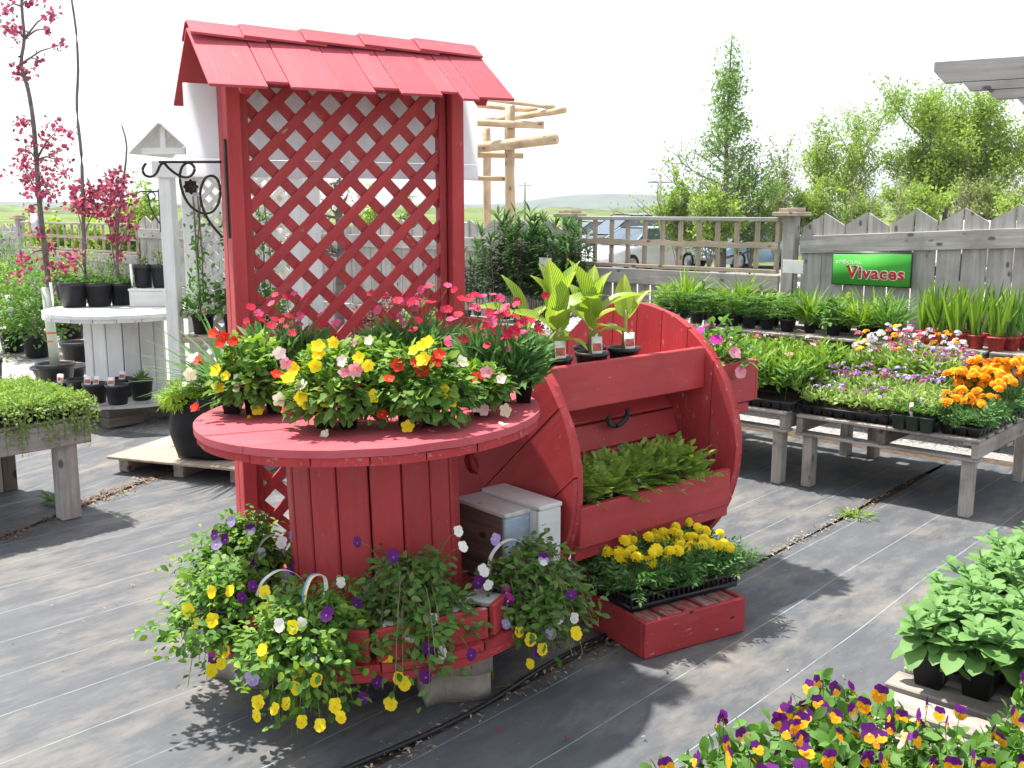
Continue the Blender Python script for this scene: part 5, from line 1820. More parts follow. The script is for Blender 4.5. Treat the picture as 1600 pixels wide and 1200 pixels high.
for k, (x, y) in enumerate(((0.16, 0.25), (0.16, 0.80), (0.46, 0.25), (0.46, 0.80), (0.77, 0.25), (0.77, 0.80))):
    lab = ["flat of tall leafy snapdragon seedlings at the table end beside verbena", "flat of tall leafy seedlings right behind the lying spool", "flat of leafy seedlings in the middle row nearest the verbena table", "flat of leafy seedlings in the middle row behind the side planter box", "flat of seedlings with coral flowers in the back row near nemesia", "flat of seedlings with coral flowers behind the petunia planter box"][k]
    flat(lab, TAB2, x, y, ZP + 0.015, 430 + k, 0.54, 0.28, tall, [(['p_coral', 'c_pink', 'c_cream'], 6 if k > 2 else 2, 0.045, 0.30, 0.37, 0.6)], GF, mats=[G['mid'], G['yel']])
TAB3 = (TAB1[0] + 0.02, TAB1[1] + 2 * LB1 + 0.14)
for k, (x, y) in enumerate(((0.2, 0.3), (0.2, 0.8), (0.55, 0.3), (0.55, 0.8), (0.9, 0.3), (0.9, 0.8))):
    lab = ["flat of leafy seedlings behind the small canna", "flat of white iberis blooms behind the crimson dianthus", "flat of leafy seedlings with a magenta bloom behind the cannas", "flat of white flowers beyond the canna leaves", "flat of leafy green plugs on the table's far side", "flat of leafy plugs beside the dark lilies"][k]
    wh = k in (1, 3)
    flat(lab, TAB3, x, y, ZP + 0.01, 440 + k, 0.5, 0.28, tall, [((['c_white', 'c_white', 's_white'], 70, 0.055, 0.30, 0.40, 0.6) if wh else (['p_mag'], 3, 0.05, 0.30, 0.36, 0.6))], GF)
# green square pots at the table front
for k in range(3):
    o = thing("square_pot", "small green square pot with verbena at the pallet table's front edge", "flower pot", AB(TAB1[0] + 0.012 + 0.036, TAB1[1] + 0.25 + k * 0.078, ZP + 0.001), A48, "green square pots on the table front") if False else None
o = thing("pot_pack", "pack of three dark green square pots at the pallet table's front", "flower pot", AB(TAB1[0] + 0.005, TAB1[1] + 0.245, ZP + 0.001), A48)
M_dgreen = plain("dark_green_plastic", (0.03, 0.05, 0.035), 0.45, 0.4)
A = Acc(); reseed(450)
for k in range(3):
    sq_pot(o, 0.072, 0.085, (0.0, 0.036 + k * 0.077, 0), M_dgreen)
    carpet(A, -0.03, 0.03, k * 0.077, 0.072 + k * 0.077, 0.08, 0.13, 40, T_leaf, 0.035, 0, 0.5)
A.obj("foliage", G['mid'], o, kind="stuff")
plant_tag(o, (-0.02, 0.12, 0.075), 0.085, 0.022, -0.9, 0.1, pic=True)

# ------------------------------------------------------------------ perennials on the back bench
def bench_plant(name, label, u, a, z, seed, kind, s=1.0, group=None, n=1, pm=None):
    reseed(seed)
    b = b_at(u, a, 470)
    o = thing(name, label, "potted plant", AB(a, b, z + 0.0015), U(-1, 1), group)
    A = Acc()
    r, h = 0.062 * s, 0.10 * s
    pot(o, r, r * 0.75, h, pm)
    if kind == 'sword':
        m = 24
        d = np.random.normal(0, 0.24, (m, 3)); d[:, 2] = 1
        p = np.stack([np.random.normal(0, .02, m), np.random.normal(0, .02, m), np.full(m, h * .85)], 1)
        A.scatter(T_sword, p, d, np.random.normal(0, 1, (m, 3)) * [1, 1, .1], np.random.uniform(.24, .42, m), 0)
        mats = [G['mid'] if seed % 2 else G['yel']]
    elif kind == 'grass':
        m = 120
        d = np.random.normal(0, 0.5, (m, 3)); d[:, 2] = np.abs(d[:, 2]) * .6 + .8
        p = np.stack([np.random.normal(0, .025, m), np.random.normal(0, .025, m), np.full(m, h * .85)], 1)
        A.scatter(T_blade, p, d, np.tile([[0, 0, 1.]], (m, 1)) + np.random.normal(0, .2, (m, 3)), np.random.uniform(.22, .42, m) * s, 0)
        mats = [G['yel'] if seed % 2 else G['mid']]
    elif kind == 'mound':
        dome(A, (0, 0, h), (0.15 * s, 0.15 * s, 0.17 * s), 260, T_leaf, 0.06, 0, 0.3, 0.05, 0.6, -0.1)
        mats = [G['mid'] if seed % 3 else G['yel']]
    elif kind == 'lupin':
        m = 34
        az = np.random.uniform(0, 6.28, m); rr = np.random.uniform(.02, .16, m) * s
        for i in range(m):
            c = np.array([math.cos(az[i]) * rr[i], math.sin(az[i]) * rr[i], h + U(.0, .18) * s])
            th = np.linspace(0, 2 * math.pi, 8)[:-1]
            A.scatter(T_nar, np.tile(c, (7, 1)), np.stack([np.cos(th), np.sin(th), np.full(7, .25)], 1), np.tile([[0, 0, 1.]], (7, 1)), .07, 0)
            A.tube([(0, 0, h * .85), tuple(c * [.5, .5, .85]), tuple(c)], .0016, 3, 0, False)
        mats = [G['mid']]
    elif kind == 'lily':
        mats = [G['dark'], G['dry']]
        for k in range(n):
            bx, by = random.gauss(0, .03), random.gauss(0, .03)
            tx, ty = bx + random.gauss(0, .05), by + random.gauss(0, .05)
            H = U(.62, .92) * s
            A.tube([(bx, by, h * .8), ((bx + tx) / 2, (by + ty) / 2, h + H * .5), (tx, ty, h + H)], [.005, .0045, .003], 5, 1, False)
            m = 95
            t = np.random.uniform(.18, 1.0, m)
            az = np.random.uniform(0, 6.28, m)
            p = np.stack([bx + (tx - bx) * t, by + (ty - by) * t, h + H * t], 1)
            el = np.random.uniform(-.1, .5, m) + (t > .9) * .7
            A.scatter(T_nar, p, np.stack([np.cos(az) * np.cos(el), np.sin(az) * np.cos(el), np.sin(el)], 1), np.tile([[0, 0, 1.]], (m, 1)), np.random.uniform(.11, .17, m) * s, 0)
    A.obj("foliage", mats, o, kind="stuff")
    return o

M_redpot = plain("printed_red_pot", (0.36, 0.035, 0.03), 0.45, 0.4, var=0.7, scale=45)
gsw = "sword-leaved bulbs in red pots on the back bench"
for k, (u, a) in enumerate(((1448, 7.56), (1464, 7.80), (1474, 7.56), (1492, 7.78), (1500, 7.54), (1520, 7.80), (1530, 7.55), (1552, 7.74), (1562, 7.52), (1585, 7.6), (1582, 7.8), (1610, 7.7))):
    bench_plant("bulb_plant", "sword-leaved bulb in a printed red pot, " + ["first", "second", "third", "fourth", "fifth", "sixth", "seventh", "eighth", "ninth", "tenth", "eleventh", "twelfth"][k] + " past the green sign", u, a, 0.70, 460 + k, 'sword', 1.0, gsw, 1, M_redpot)
gsm = "green perennials in black pots on the back bench"
for k, (u, a, kd, lab) in enumerate((
        (1392, 7.58, 'grass', "pot of arching grass under the sign's right end"), (1352, 7.62, 'grass', "pot of arching daylily leaves under the green sign"),
        (1402, 7.86, 'grass', "pot of grass close against the fence under the sign"), (1322, 7.86, 'mound', "leafy perennial against the fence under the sign's lettering"),
        (1305, 7.58, 'mound', "low leafy perennial on the bench front under the sign"), (1268, 7.62, 'grass', "pot of narrow upright leaves next to the blank price card"),
        (1278, 7.88, 'grass', "pot of grass against the fence beside the sign's left end"), (1235, 7.86, 'mound', "leafy perennial under the blank white price card"),
        (1232, 7.58, 'lupin', "lupin at the bench front below the blank white card"), (1368, 7.90, 'grass', "tall grass tuft against the fence behind the daylily"))):
    bench_plant("perennial_plant", lab, u, a, 0.70, 480 + k, kd, 1.0 if kd != 'grass' else 0.82, gsm)
glp = "lupins and leafy perennials along the railing fence"
for k, u in enumerate((1200, 1172, 1146, 1118, 1090, 1062, 1036)):
    for j, a in enumerate((7.58, 7.88)):
        bench_plant("perennial_plant", ["first", "second", "third", "fourth", "fifth", "sixth", "seventh"][k] + (" spreading lupin from the blank price card, front of the railing bench" if j == 0 else " leafy perennial from the blank price card, back of the railing bench"), u + 9 * j, a, 0.70, 500 + 2 * k + j, 'lupin' if j == 0 else ('grass' if k % 3 == 2 else 'mound'), 1.0, glp + (" front row" if j == 0 else " back row"))
LN = ["next to the trellis, second", "third from the trellis", "fifth from the trellis", "sixth from the trellis", "seventh from the trellis", "behind the price card's stake", "ninth from the trellis", "near the capped fence post", "against the capped fence post", "close to the fence below the log pergola", "close to the fence behind the price card", "close to the fence beside the capped post", "touching the trellis post"]
gl = "tall dark lilies in front of the fence"
for k, (u, a, s) in enumerate(((746, 7.8, 0.80), (768, 7.6, 0.92), (790, 7.75, 1.10), (812, 7.6, 1.12), (832, 7.8, 1.08), (852, 7.62, 0.95), (872, 7.8, 1.0), (890, 7.62, 0.98), (905, 7.82, 0.9), (800, 7.95, 1.0), (845, 7.97, 1.05), (885, 7.95, 1.0), (730, 7.6, 0.72))):
    bench_plant("lily_plant", "tall dark green lily with whorled leaves, " + LN[k], u, a, 0.55, 530 + k, 'lily', s, gl, 5)
# trays of small pots along the bench front right
for k, u in enumerate((1500, 1590)):
    reseed(550 + k)
    p = AB(7.52, b_at(u, 7.52, 535), 0.7015)
gtr = "black trays on the bench by the red pots"
for k, (a, b) in enumerate(((7.50, 0.35), (7.50, 0.9))):
    pass

# ------------------------------------------------------------------ signs
sg = AB(FA, 0, 0)
def fence_local(u, v, off):
    """pixel -> point on the plane a = FA - off"""
    d = ray(u, v)
    t = (FA - off) / (d.x * E1.x + d.y * E1.y)
    return Vector((0, 0, CAMH)) + d * t
pl, pr = fence_local(1301, 420, 0.045), fence_local(1423, 418, 0.045)
ptop, pbot = fence_local(1301, 392, 0.045), fence_local(1301, 443, 0.045)
SW, SHh = (pr - pl).length, ptop.z - pbot.z
sign = thing("sign_board", "green board lettered SPÉCIAL Vivaces on the grey fence", "sign", Vector((pl.x, pl.y, pbot.z)), A48 - math.pi / 2)
# local: x along the sign to the right, y away (into the fence), z up
M_sgreen = plain("sign_green", (0.06, 0.36, 0.045), 0.65, 0.2, var=0.12, scale=3)
M_swhite = plain("sign_white", (0.8, 0.8, 0.78), 0.4, 0.3, var=0.02)
M_sred = plain("sign_red", (0.36, 0.022, 0.018), 0.4, 0.3, var=0.05)
A = Acc(); A.box((SW / 2, 0.012, SHh / 2), (SW + 0.012, 0.014, SHh + 0.012)); A.obj("backing", M_ink, sign)
A = Acc(); A.box((SW / 2, 0.002, SHh / 2 - 0.004), (SW - 0.004, 0.004, SHh - 0.012)); A.obj("panel", M_sgreen, sign)
A = Acc(); A.poly([(0.004, -0.0022, SHh - 0.026), (SW * 0.45, -0.0022, SHh - 0.019), (SW * 0.72, -0.0022, SHh - 0.010), (0.004, -0.0022, SHh - 0.012)], [(0, 1, 2, 3)]); A.obj("dark_stripe", M_ink, sign)  # dark wedge tapering along the sign's top edge
A = Acc(); A.poly([(0.004, -0.0021, SHh - 0.033), (SW * 0.35, -0.0021, SHh - 0.026), (SW * 0.35, -0.0021, SHh - 0.0245), (0.004, -0.0021, SHh - 0.027)], [(0, 1, 2, 3)]); A.obj("white_stripe", M_swhite, sign)
def text_mesh(txt, size, offset, extrude, xs=1.0):
    cu = bpy.data.curves.new("lettering", 'FONT')
    cu.body = txt
    cu.size = size
    cu.offset = offset
    cu.extrude = extrude
    cu.resolution_u = 3
    cu.space_character = 1.12
    ob = bpy.data.objects.new("lettering_tmp", cu)
    COL.objects.link(ob)
    dg = bpy.context.evaluated_depsgraph_get()
    me = bpy.data.meshes.new_from_object(ob.evaluated_get(dg))
    bpy.data.objects.remove(ob)
    bpy.data.curves.remove(cu)
    return me
def sign_text(name, txt, size, off, x, z, y, mat, xs, tgtw=None, parent=sign, rz=0):
    me = text_mesh(txt, size, off, 0.0008)
    me.materials.clear(); me.materials.append(mat)
    xsv = [v.co.x for v in me.vertices]
    w = max(xsv) - min(xsv); x0 = min(xsv)
    k = (tgtw / w) if tgtw else xs
    M = Matrix(((k, 0, 0, x - x0 * k), (0, 0, -1, y), (0, 1, 0, z), (0, 0, 0, 1)))
    return inst(name, me, parent, mat=M)
sign_text("word_special", "SPÉCIAL", SHh * 0.135, 0.0012, SW * 0.035, SHh * 0.635, -0.0028, M_swhite, 1, SW * 0.35)
sign_text("word_vivaces_outline", "Vivaces", SHh * 0.50, 0.0085, SW * 0.182, SHh * 0.205, -0.0026, M_swhite, 1, SW * 0.752)
sign_text("word_vivaces", "Vivaces", SHh * 0.50, 0.0042, SW * 0.187, SHh * 0.205, -0.0052, M_sred, 1, SW * 0.74)
# slab serifs on the bold lettering
A = Acc()
for fx_, fz, w in ((0.187, 0.56, 0.05), (0.272, 0.56, 0.05)):
    A.box((SW * (fx_ + w / 2 - 0.012), -0.0056, SHh * fz), (SW * w, 0.0016, SHh * 0.05))
A.obj("serifs", M_sred, sign)

def price_card(label, u0, u1, v0, v1, a, vb):
    p0 = None
    def pa(u, v):
        d = ray(u, v); t = a / (d.x * E1.x + d.y * E1.y); return Vector((0, 0, CAMH)) + d * t
    tl, brr = pa(u0, v0), pa(u1, v1)
    c = (tl + brr) / 2
    w, h = (Vector((tl.x, tl.y, 0)) - Vector((brr.x, brr.y, 0))).length, tl.z - brr.z
    zb = 0.70
    o = thing("price_card", label, "card", (c.x, c.y, zb), A48 - math.pi / 2, "blank white price cards on stakes")
    # scalloped edge
    pts = []
    n = 8
    for (x0, y0, x1, y1) in ((-.5, -.5, .5, -.5), (.5, -.5, .5, .5), (.5, .5, -.5, .5), (-.5, .5, -.5, -.5)):
        for i in range(n):
            t = i / n
            nx, ny = (y1 - y0), -(x1 - x0)
            s = 0.03 * abs(math.sin(t * math.pi * 3))
            pts.append(((x0 + (x1 - x0) * t - nx * s) * w, (y0 + (y1 - y0) * t - ny * s) * h))
    me = prism_mesh(pts, 0.003, leaf("paper_card", (0.82, 0.82, 0.82), (0.84, 0.84, 0.84), 0.5, 0.6, 0.2), "card")
    inst("card", me, o, mat=Matrix(((1, 0, 0, 0), (0, 0, -1, 0), (0, 1, 0, c.z - zb), (0, 0, 0, 1))))
    A = Acc(); A.tube([(0, 0.006, 0.0), (0, 0.006, c.z - zb)], 0.006, 6); A.obj("stake", M_ink, o)
    return o
price_card("blank white price card on a dark stake beside the green sign", 1223, 1255, 405, 428, 8.0, 470)
price_card("blank white price card on a dark stake among the dark lilies", 842, 862, 402, 422, 7.5, 470)
# ------------------------------------------------------------------ left side: bench of creeping plants
LBx = P(118, 812, 0)
lb = thing("plank_bench", "weathered plank bench with trays of creeping plants beside the pallet platform", "bench", (LBx.x, LBx.y, 0.012), A48)
zt = 0.545
def lbp(x, y, z): return (x, y, z)
# local x = E1 (away-right), local y = E2 (left-away); bench runs to -x and +y
board("leg", (-0.02, 0.03, 0), (-0.02, 0.03, zt - 0.13), 0.105, 0.09, M_grey, lb, up=(0, 1, 0))
board("leg", (-0.10, 0.86, 0), (-0.10, 0.86, zt - 0.13), 0.09, 0.09, M_grey, lb, up=(0, 1, 0))
board("leg", (-0.01, 0.86, 0), (-0.01, 0.86, zt - 0.13), 0.08, 0.085, M_palletdk, lb, up=(0, 1, 0))
board("leg", (-1.0, 0.03, 0), (-1.0, 0.03, zt - 0.13), 0.10, 0.09, M_grey, lb, up=(0, 1, 0))
board("beam", (-1.5, -0.03, zt - 0.065), (0.10, -0.03, zt - 0.065), 0.125, 0.04, M_grey, lb, up=(0, 1, 0))
board("beam", (-1.5, 0.92, zt - 0.065), (0.10, 0.92, zt - 0.065), 0.125, 0.04, M_grey, lb, up=(0, 1, 0))
board("end_beam", (0.075, -0.01, zt - 0.065), (0.075, 0.90, zt - 0.065), 0.12, 0.035, M_palletdk, lb, up=(1, 0, 0))
for i in range(9):
    board("deck_board", (-1.45, 0.02 + i * 0.108, zt + 0.008), (0.11, 0.02 + i * 0.108, zt + 0.008), 0.1, 0.018, M_pallet, lb)
def creeper(label, x, y, seed, trail):
    reseed(seed)
    w = Vector((LBx.x, LBx.y, 0)) + E1 * x + E2 * y
    o = thing("creeper_tray", label, "plant tray", (w.x, w.y, 0.012 + zt + 0.0185), A48, "trays of creeping plants on the left bench")
    inst("tray", tray_mesh(0.44, 0.27, 0.06, 6, 4), o)
    A = Acc()
    carpet(A, -0.22, 0.22, -0.135, 0.135, 0.055, 0.125, 2300, T_leaf, 0.022, 0, 0.5, edge=0.015)
    carpet(A, -0.22, 0.22, -0.135, 0.135, 0.07, 0.14, 700, T_small, 0.018, 1, 0.7, edge=0.02)
    pos, dr, up = [], [], []
    for k in range(trail):
        sx = U(-.22, .25); L = U(.06, .24)
        end = random.random() < 0.25
        st = Vector((0.225, U(-.13, .13), .07)) if end else Vector((sx, -0.14, .075))
        dh = Vector((1, U(-.5, .3), 0)) if end else Vector((U(-.4, .4), -1, 0))
        pts = [st + dh * (0.045 * math.sin(min(1, t * 1.6) * 1.57)) + Vector((0, 0, .02 * math.sin(t * 3.1) - L * t * t)) for t in np.linspace(0, 1, 6)]
        A.tube(pts, .0012, 3, 0, False)
        for q in range(int(L * 130)):
            t = U(0, 5); j = min(4, int(t))
            pos.append(pts[j].lerp(pts[j + 1], t - j) + Vector((random.gauss(0, .006), random.gauss(0, .006), random.gauss(0, .006))))
            dr.append((random.gauss(0, 1), random.gauss(-.3, 1), random.gauss(0, .8))); up.append((random.gauss(0, .6), random.gauss(-.3, .6), .7))
    if pos: A.scatter(T_leaf, pos, dr, up, np.random.uniform(.012, .026, len(pos)), 0)
    A.obj("foliage", [G['thyme'], G['yel']], o, kind="stuff")
    return o
creeper("tray of creeping thyme trailing over the bench end nearest the black bag pot", -0.11, 0.12, 601, 60)
creeper("tray of creeping thyme trailing thickly over the bench's long side", -0.57, 0.12, 602, 60)
creeper("tray of creeping thyme at the far part of the bench's long side", -1.03, 0.12, 603, 40)
creeper("tray of creeping thyme on the bench end behind the trailing trays", -0.11, 0.40, 604, 8)
creeper("tray of creeping thyme in the middle of the plank bench", -0.57, 0.40, 605, 0)
creeper("tray of creeping thyme at the bench corner facing the white spool", -0.11, 0.68, 606, 8)
creeper("tray of creeping thyme along the bench's back edge", -0.57, 0.68, 607, 0)

# black fabric bag pot with a grass, on a pallet platform
pp = thing("pallet_platform", "plywood topped pallet platform under the black bag pot", "pallet", P(300, 735, 0) + Vector((0.12, 0.18, 0.012)), A48 + 0.40)
for y in (-0.42, 0.0, 0.42):
    board("runner", (-0.42, y, 0.045), (0.42, y, 0.045), 0.09, 0.075, M_pallet, pp, up=(0, 1, 0))
board("plywood", (-0.48, 0, 0.102), (0.48, 0, 0.102), 1.0, 0.018, M_tan, pp)
bagc = P(338, 712, 0.125) + Vector((0.02, 0.16, 0))
reseed(620)
bag = thing("bag_pot", "large black fabric bag pot with lime moss and grass on plywood", "plant pot", (bagc.x, bagc.y, 0.1245), 0)
A = Acc()
k = 28
prof = [(0.02, 0.0), (0.27, 0.0), (0.325, 0.035), (0.345, 0.15), (0.33, 0.27), (0.31, 0.36), (0.295, 0.39), (0.28, 0.35)]
V, Fc = [], []
for i, (r, z) in enumerate(prof):
    for j in range(k):
        th = 2 * math.pi * j / k
        rr = r * (1 + 0.03 * math.sin(3 * th + i * .7) + 0.02 * math.sin(7 * th - i))
        V.append((rr * math.cos(th), rr * math.sin(th), z + (0.012 * math.sin(4 * th + i) if 0 < i < 6 and i > 1 else 0)))
for i in range(len(prof) - 1):
    for j in range(k):
        Fc.append((i * k + j, i * k + (j + 1) % k, (i + 1) * k + (j + 1) % k, (i + 1) * k + j))
A.poly(V, Fc); A.obj("bag", plain("black_felt", (0.014, 0.014, 0.016), 0.75, 0.25, var=0.35, scale=7, bmp=0.5), bag, True)
A = Acc(); A.disc(0.285, 0.35, 24); A.obj("soil", M_soil, bag)
A = Acc()
dome(A, (-0.22, -0.14, 0.36), (0.14, 0.16, 0.12), 1700, T_nar, 0.045, 0, 0.4, 0.2, 0.7, -0.3)
A.obj("moss", G['lime'], bag, kind="stuff")
A = Acc()
m = 70
d = np.random.normal(0, .6, (m, 3)); d[:, 2] = np.abs(d[:, 2]) * .5 + .8; d[:, 0] -= .35
A.scatter(T_blade, np.stack([np.random.normal(0, .04, m), np.random.normal(0, .04, m), np.full(m, .35)], 1), d, np.tile([[0, 0, 1.]], (m, 1)), np.random.uniform(.35, .65, m), 0)
A.obj("grass_blades", G['blue'], bag, kind="stuff")
plant_tag(bag, (-0.19, -0.16, 0.40), 0.08, 0.05, 0.2, 0.2)

# ------------------------------------------------------------------ white spool table
wc = Vector((-3.17, 8.22, 0))
WR = 0.61
wsp = thing("spool_table", "white painted cable spool used as a table for potted crabapples", "spool table", (wc.x, wc.y, 0), 0)
WZB, WZT = 0.165, 0.885
reseed(630)
disc_planks(wsp, WR, WZT - 0.014, 0.028, 6, math.radians(8), M_white)
disc_planks(wsp, WR - 0.004, WZT - 0.044, 0.028, 7, math.radians(98), M_whiteworn)
disc_planks(wsp, WR, WZB + 0.014, 0.028, 7, math.radians(8), M_whiteworn)
disc_planks(wsp, WR - 0.004, WZB + 0.044, 0.028, 7, math.radians(98), M_whiteworn)
staves(wsp, 0.295, WZB + 0.06, WZT - 0.06, 15, 0.022, M_white)
for k_, (x, y) in enumerate(((-0.35, -0.2), (0.42, -0.05), (0.0, 0.45), (0.1, -0.42))):
    o = thing("support_block", ["dark timber block under the white spool beside the tubs", "dark timber block under the white spool by the arbor post", "dark timber block under the back of the white spool", "dark timber block under the front of the white spool"][k_], "timber block", (wc.x + x, wc.y + y, 0.012), 0.3 * k_, "timber blocks under the white spool")
    board("timber", (-0.15, 0, 0.037), (0.15, 0, 0.037), 0.13, 0.074, M_palletdk, o)
    board("timber", (-0.14, 0, 0.112), (0.14, 0, 0.112), 0.12, 0.074, M_palletdk, o)

def on_white(u, v, z):
    return P(u, v, z)
def nursery_pot(label, u, v, z, r, h, seed, fill=None, group=None, tagn=0, name="nursery_pot", cat="plant pot", extra=None, y=None):
    reseed(seed)
    p = P(u, v, z) if y is None else PY(u, v, y)
    o = thing(name, label, cat, (p.x, p.y + r * 0.7, z + 0.0015), 0, group)
    pot(o, r, r * 0.80, h)
    A = Acc()
    if fill == 'weeds':
        carpet(A, -r * .8, r * .8, -r * .8, r * .8, h * .86, h * 1.12, 130, T_leaf, .035, 0, .6)
    if fill == 'tuft':
        d = np.random.normal(0, .5, (26, 3)); d[:, 2] = 1
        A.scatter(T_nar, np.tile([[0, 0, h * .88]], (26, 1)), d, np.random.normal(0, 1, (26, 3)), .09, 0)
    if fill == 'shrub':
        dome(A, (0, 0, h * 1.0), (r * 1.2, r * 1.2, .16), 110, T_leaf, .045, 0, .2, 0, .7, 0)
    if fill == 'twigs':
        for k in range(14):
            A.tube([(U(-.05, .05), U(-.05, .05), h * .85), (U(-.1, .1), U(-.1, .1), h + U(.12, .3))], .003, 3, 1, False)
    if A.v: A.obj("foliage", [G['mid'], G['dry']], o, kind="stuff")
    for k in range(tagn):
        plant_tag(o, (U(-.5, .5) * r, -r * .55, h * .8), .09, .05, U(-.4, .4), .35, pic=True)
    if extra: extra(o)
    return o
gp = "black nursery pots on the white spool"
def side_tag(o): 
    plant_tag(o, (-0.135, -0.09, 0.01), 0.20, 0.022, 0.2, -0.15)
nursery_pot("black nursery pot with a long white tag at the white table's rim", 110, 481, WZT, 0.115, 0.205, 641, 'weeds', gp, extra=side_tag)
nursery_pot("middle black nursery pot of three along the white table's rim", 150, 480, WZT, 0.11, 0.195, 642, 'weeds', gp)
nursery_pot("black nursery pot beside the white step on the white table", 186, 478, WZT, 0.10, 0.19, 643, 'weeds', gp)
nursery_pot("black nursery pot half hidden behind the tagged one on the white table", 100, 470, WZT, 0.10, 0.195, 644, 'weeds', gp)
nursery_pot("black nursery pot half hidden behind the middle one on the white table", 140, 470, WZT, 0.10, 0.19, 645, 'weeds', gp)
gs = "small black pots on the white spool's base"
ZS = WZB + 0.06
nursery_pot("small black pot with pink picture tags on the white spool's base", 145, 632, ZS, 0.088, 0.155, 651, None, gs, 2)
nursery_pot("small black pot full of bare soil against the white staves", 180, 634, ZS, 0.086, 0.155, 652, None, gs, 1)
nursery_pot("small black pot with a green succulent tuft by the white post", 218, 627, ZS, 0.086, 0.165, 653, 'tuft', gs)
nursery_pot("small black pot tucked behind the bare soil one", 188, 622, ZS, 0.08, 0.15, 654, None, gs, 1)
nursery_pot("empty small black pot at the left rim of the spool's base", 118, 622, ZS, 0.09, 0.14, 655, None, gs)
nursery_pot("low black pot with white tags beyond the thyme tray", 92, 618, ZS - 0.05 + 0.05, 0.075, 0.10, 656, None, gs, 2)
# white step with two pots
st0 = P(202, 480, WZT)
step = thing("white_step", "white painted wooden step on the white spool table", "box", (st0.x + 0.17, st0.y + 0.11, WZT + 0.001), 0.03)
board("front", (-0.17, -0.09, 0.065), (0.19, -0.09, 0.065), 0.13, 0.02, M_white, step, up=(0, 1, 0))
board("side", (-0.16, -0.075, 0.065), (-0.16, 0.10, 0.065), 0.13, 0.02, M_white, step, up=(1, 0, 0))
board("side", (0.18, -0.075, 0.065), (0.18, 0.10, 0.065), 0.13, 0.02, M_white, step, up=(1, 0, 0))
board("top", (-0.175, 0.0, 0.141), (0.195, 0.0, 0.141), 0.22, 0.02, M_white, step)
def tag2(o): plant_tag(o, (-0.06, -0.098, 0.02), 0.18, 0.02, 0, -0.05)
for u, lab, ex in ((219, "tall black nursery pot with a white strip on the white step", tag2), (247, "black nursery pot on the white step against the white post", None)):
    reseed(660 + u)
    q = PY(u, 457, st0.y + 0.02)
    o = thing("nursery_pot", lab, "plant pot", (q.x, st0.y + 0.115, WZT + 0.1535), 0, gp)
    pot(o, 0.078, 0.066, 0.19)
    A = Acc()
    dome(A, (0, 0, .19), (.06, .06, .14 if u == 247 else .05), 50 if u == 247 else 20, T_leaf, .04, 0, .2, 0, .6, 0)
    for k in range(6): A.tube([(U(-.04, .04), U(-.04, .04), .17), (U(-.06, .06), U(-.06, .06), .19 + U(.05, .2))], .003, 3, 1, False)
    A.obj("foliage", [G['mid'], G['dry']], o, kind="stuff")
    if ex: ex(o)

# ------------------------------------------------------------------ white lattice arbor
ab0 = P(283, 668, 0)
arb = thing("garden_arbor", "white wooden garden arbor with lattice back and small gable roof", "arbor", (ab0.x, ab0.y, 0.012), math.radians(-8))
# local x to the right, y away
AW, AD, AH = 1.0, 0.36, 2.02
for x in (0, AW):
    for y in (0, AD):
        board("post", (x, y, 0 if (x or y) else 0.0), (x, y, AH), 0.095, 0.095, M_white, arb, up=(0, 1, 0))
board("beam", (-0.08, -0.06, AH - 0.06), (AW + 0.08, -0.06, AH - 0.06), 0.12, 0.025, M_white, arb, up=(0, 1, 0))
board("beam", (-0.08, AD + 0.06, AH - 0.06), (AW + 0.08, AD + 0.06, AH - 0.06), 0.12, 0.025, M_white, arb, up=(0, 1, 0))
lattice(arb, 0.05, AW - 0.05, 0.08, AH - 0.1, 0.115, 0.036, 0.009, M_white, AD - 0.02, "slat")
board("shelf", (0.05, 0.15, 0.70), (AW - 0.05, 0.15, 0.70), 0.30, 0.03, M_tan, arb)
board("shelf_edge", (0.05, 0.0, 0.68), (AW - 0.05, 0.0, 0.68), 0.045, 0.02, M_tan, arb, up=(0, 1, 0))
# gable roof, ridge across the depth
for s in (-1, 1):
    cx = AW / 2 - 0.26
    for i in range(4):
        y = -0.14 + i * 0.205
    t = Vector((s * math.cos(.72), 0, -math.sin(.72)))
    rx = 0.04
    a0 = Vector((rx, -0.16, AH + 0.30))
    for i in range(4):
        yy = -0.16 + (AD + 0.32) * (i + .5) / 4
        board("roof_board", (rx + t.x * 0.005, yy, AH + 0.27), (rx + t.x * 0.33, yy, AH + 0.27 + t.z * 0.33), (AD + .32) / 4 - 0.004, 0.014, M_white, arb, up=(s * math.sin(.72), 0, math.cos(.72)))
board("tie", (-0.13, -0.10, AH + 0.07), (0.21, -0.10, AH + 0.07), 0.05, 0.03, M_white, arb, up=(0, 1, 0))
board("king_post", (rx, -0.10, AH + 0.09), (rx, -0.10, AH + 0.25), 0.045, 0.03, M_white, arb, up=(0, 1, 0))
# little iron bracket on its post
wb = thing("plant_bracket", "small black iron plant bracket on the white arbor post", "bracket", (ab0.x, ab0.y, 0.012), math.radians(-8))
board("back_plate", (-0.054, -0.03, 1.50), (-0.054, -0.03, 1.82), 0.022, 0.008, M_iron, wb, up=(1, 0, 0))
A = Acc()
A.tube([(-0.055, -0.03, 1.80), (-0.20, -0.03, 1.80), (-0.235, -0.03, 1.785), (-0.23, -0.03, 1.76)], .006, 5)
A.tube([(-0.06, -.03, 1.56), (-0.10, -.03, 1.62), (-0.135, -.03, 1.70), (-0.14, -.03, 1.77)], .005, 5)
A.tube([(-0.115 + .03 * math.cos(t), -.03, 1.765 + .03 * math.sin(t)) for t in np.linspace(0, 6.1, 12)], .005, 5)
A.obj("scroll", M_iron, wb, True)
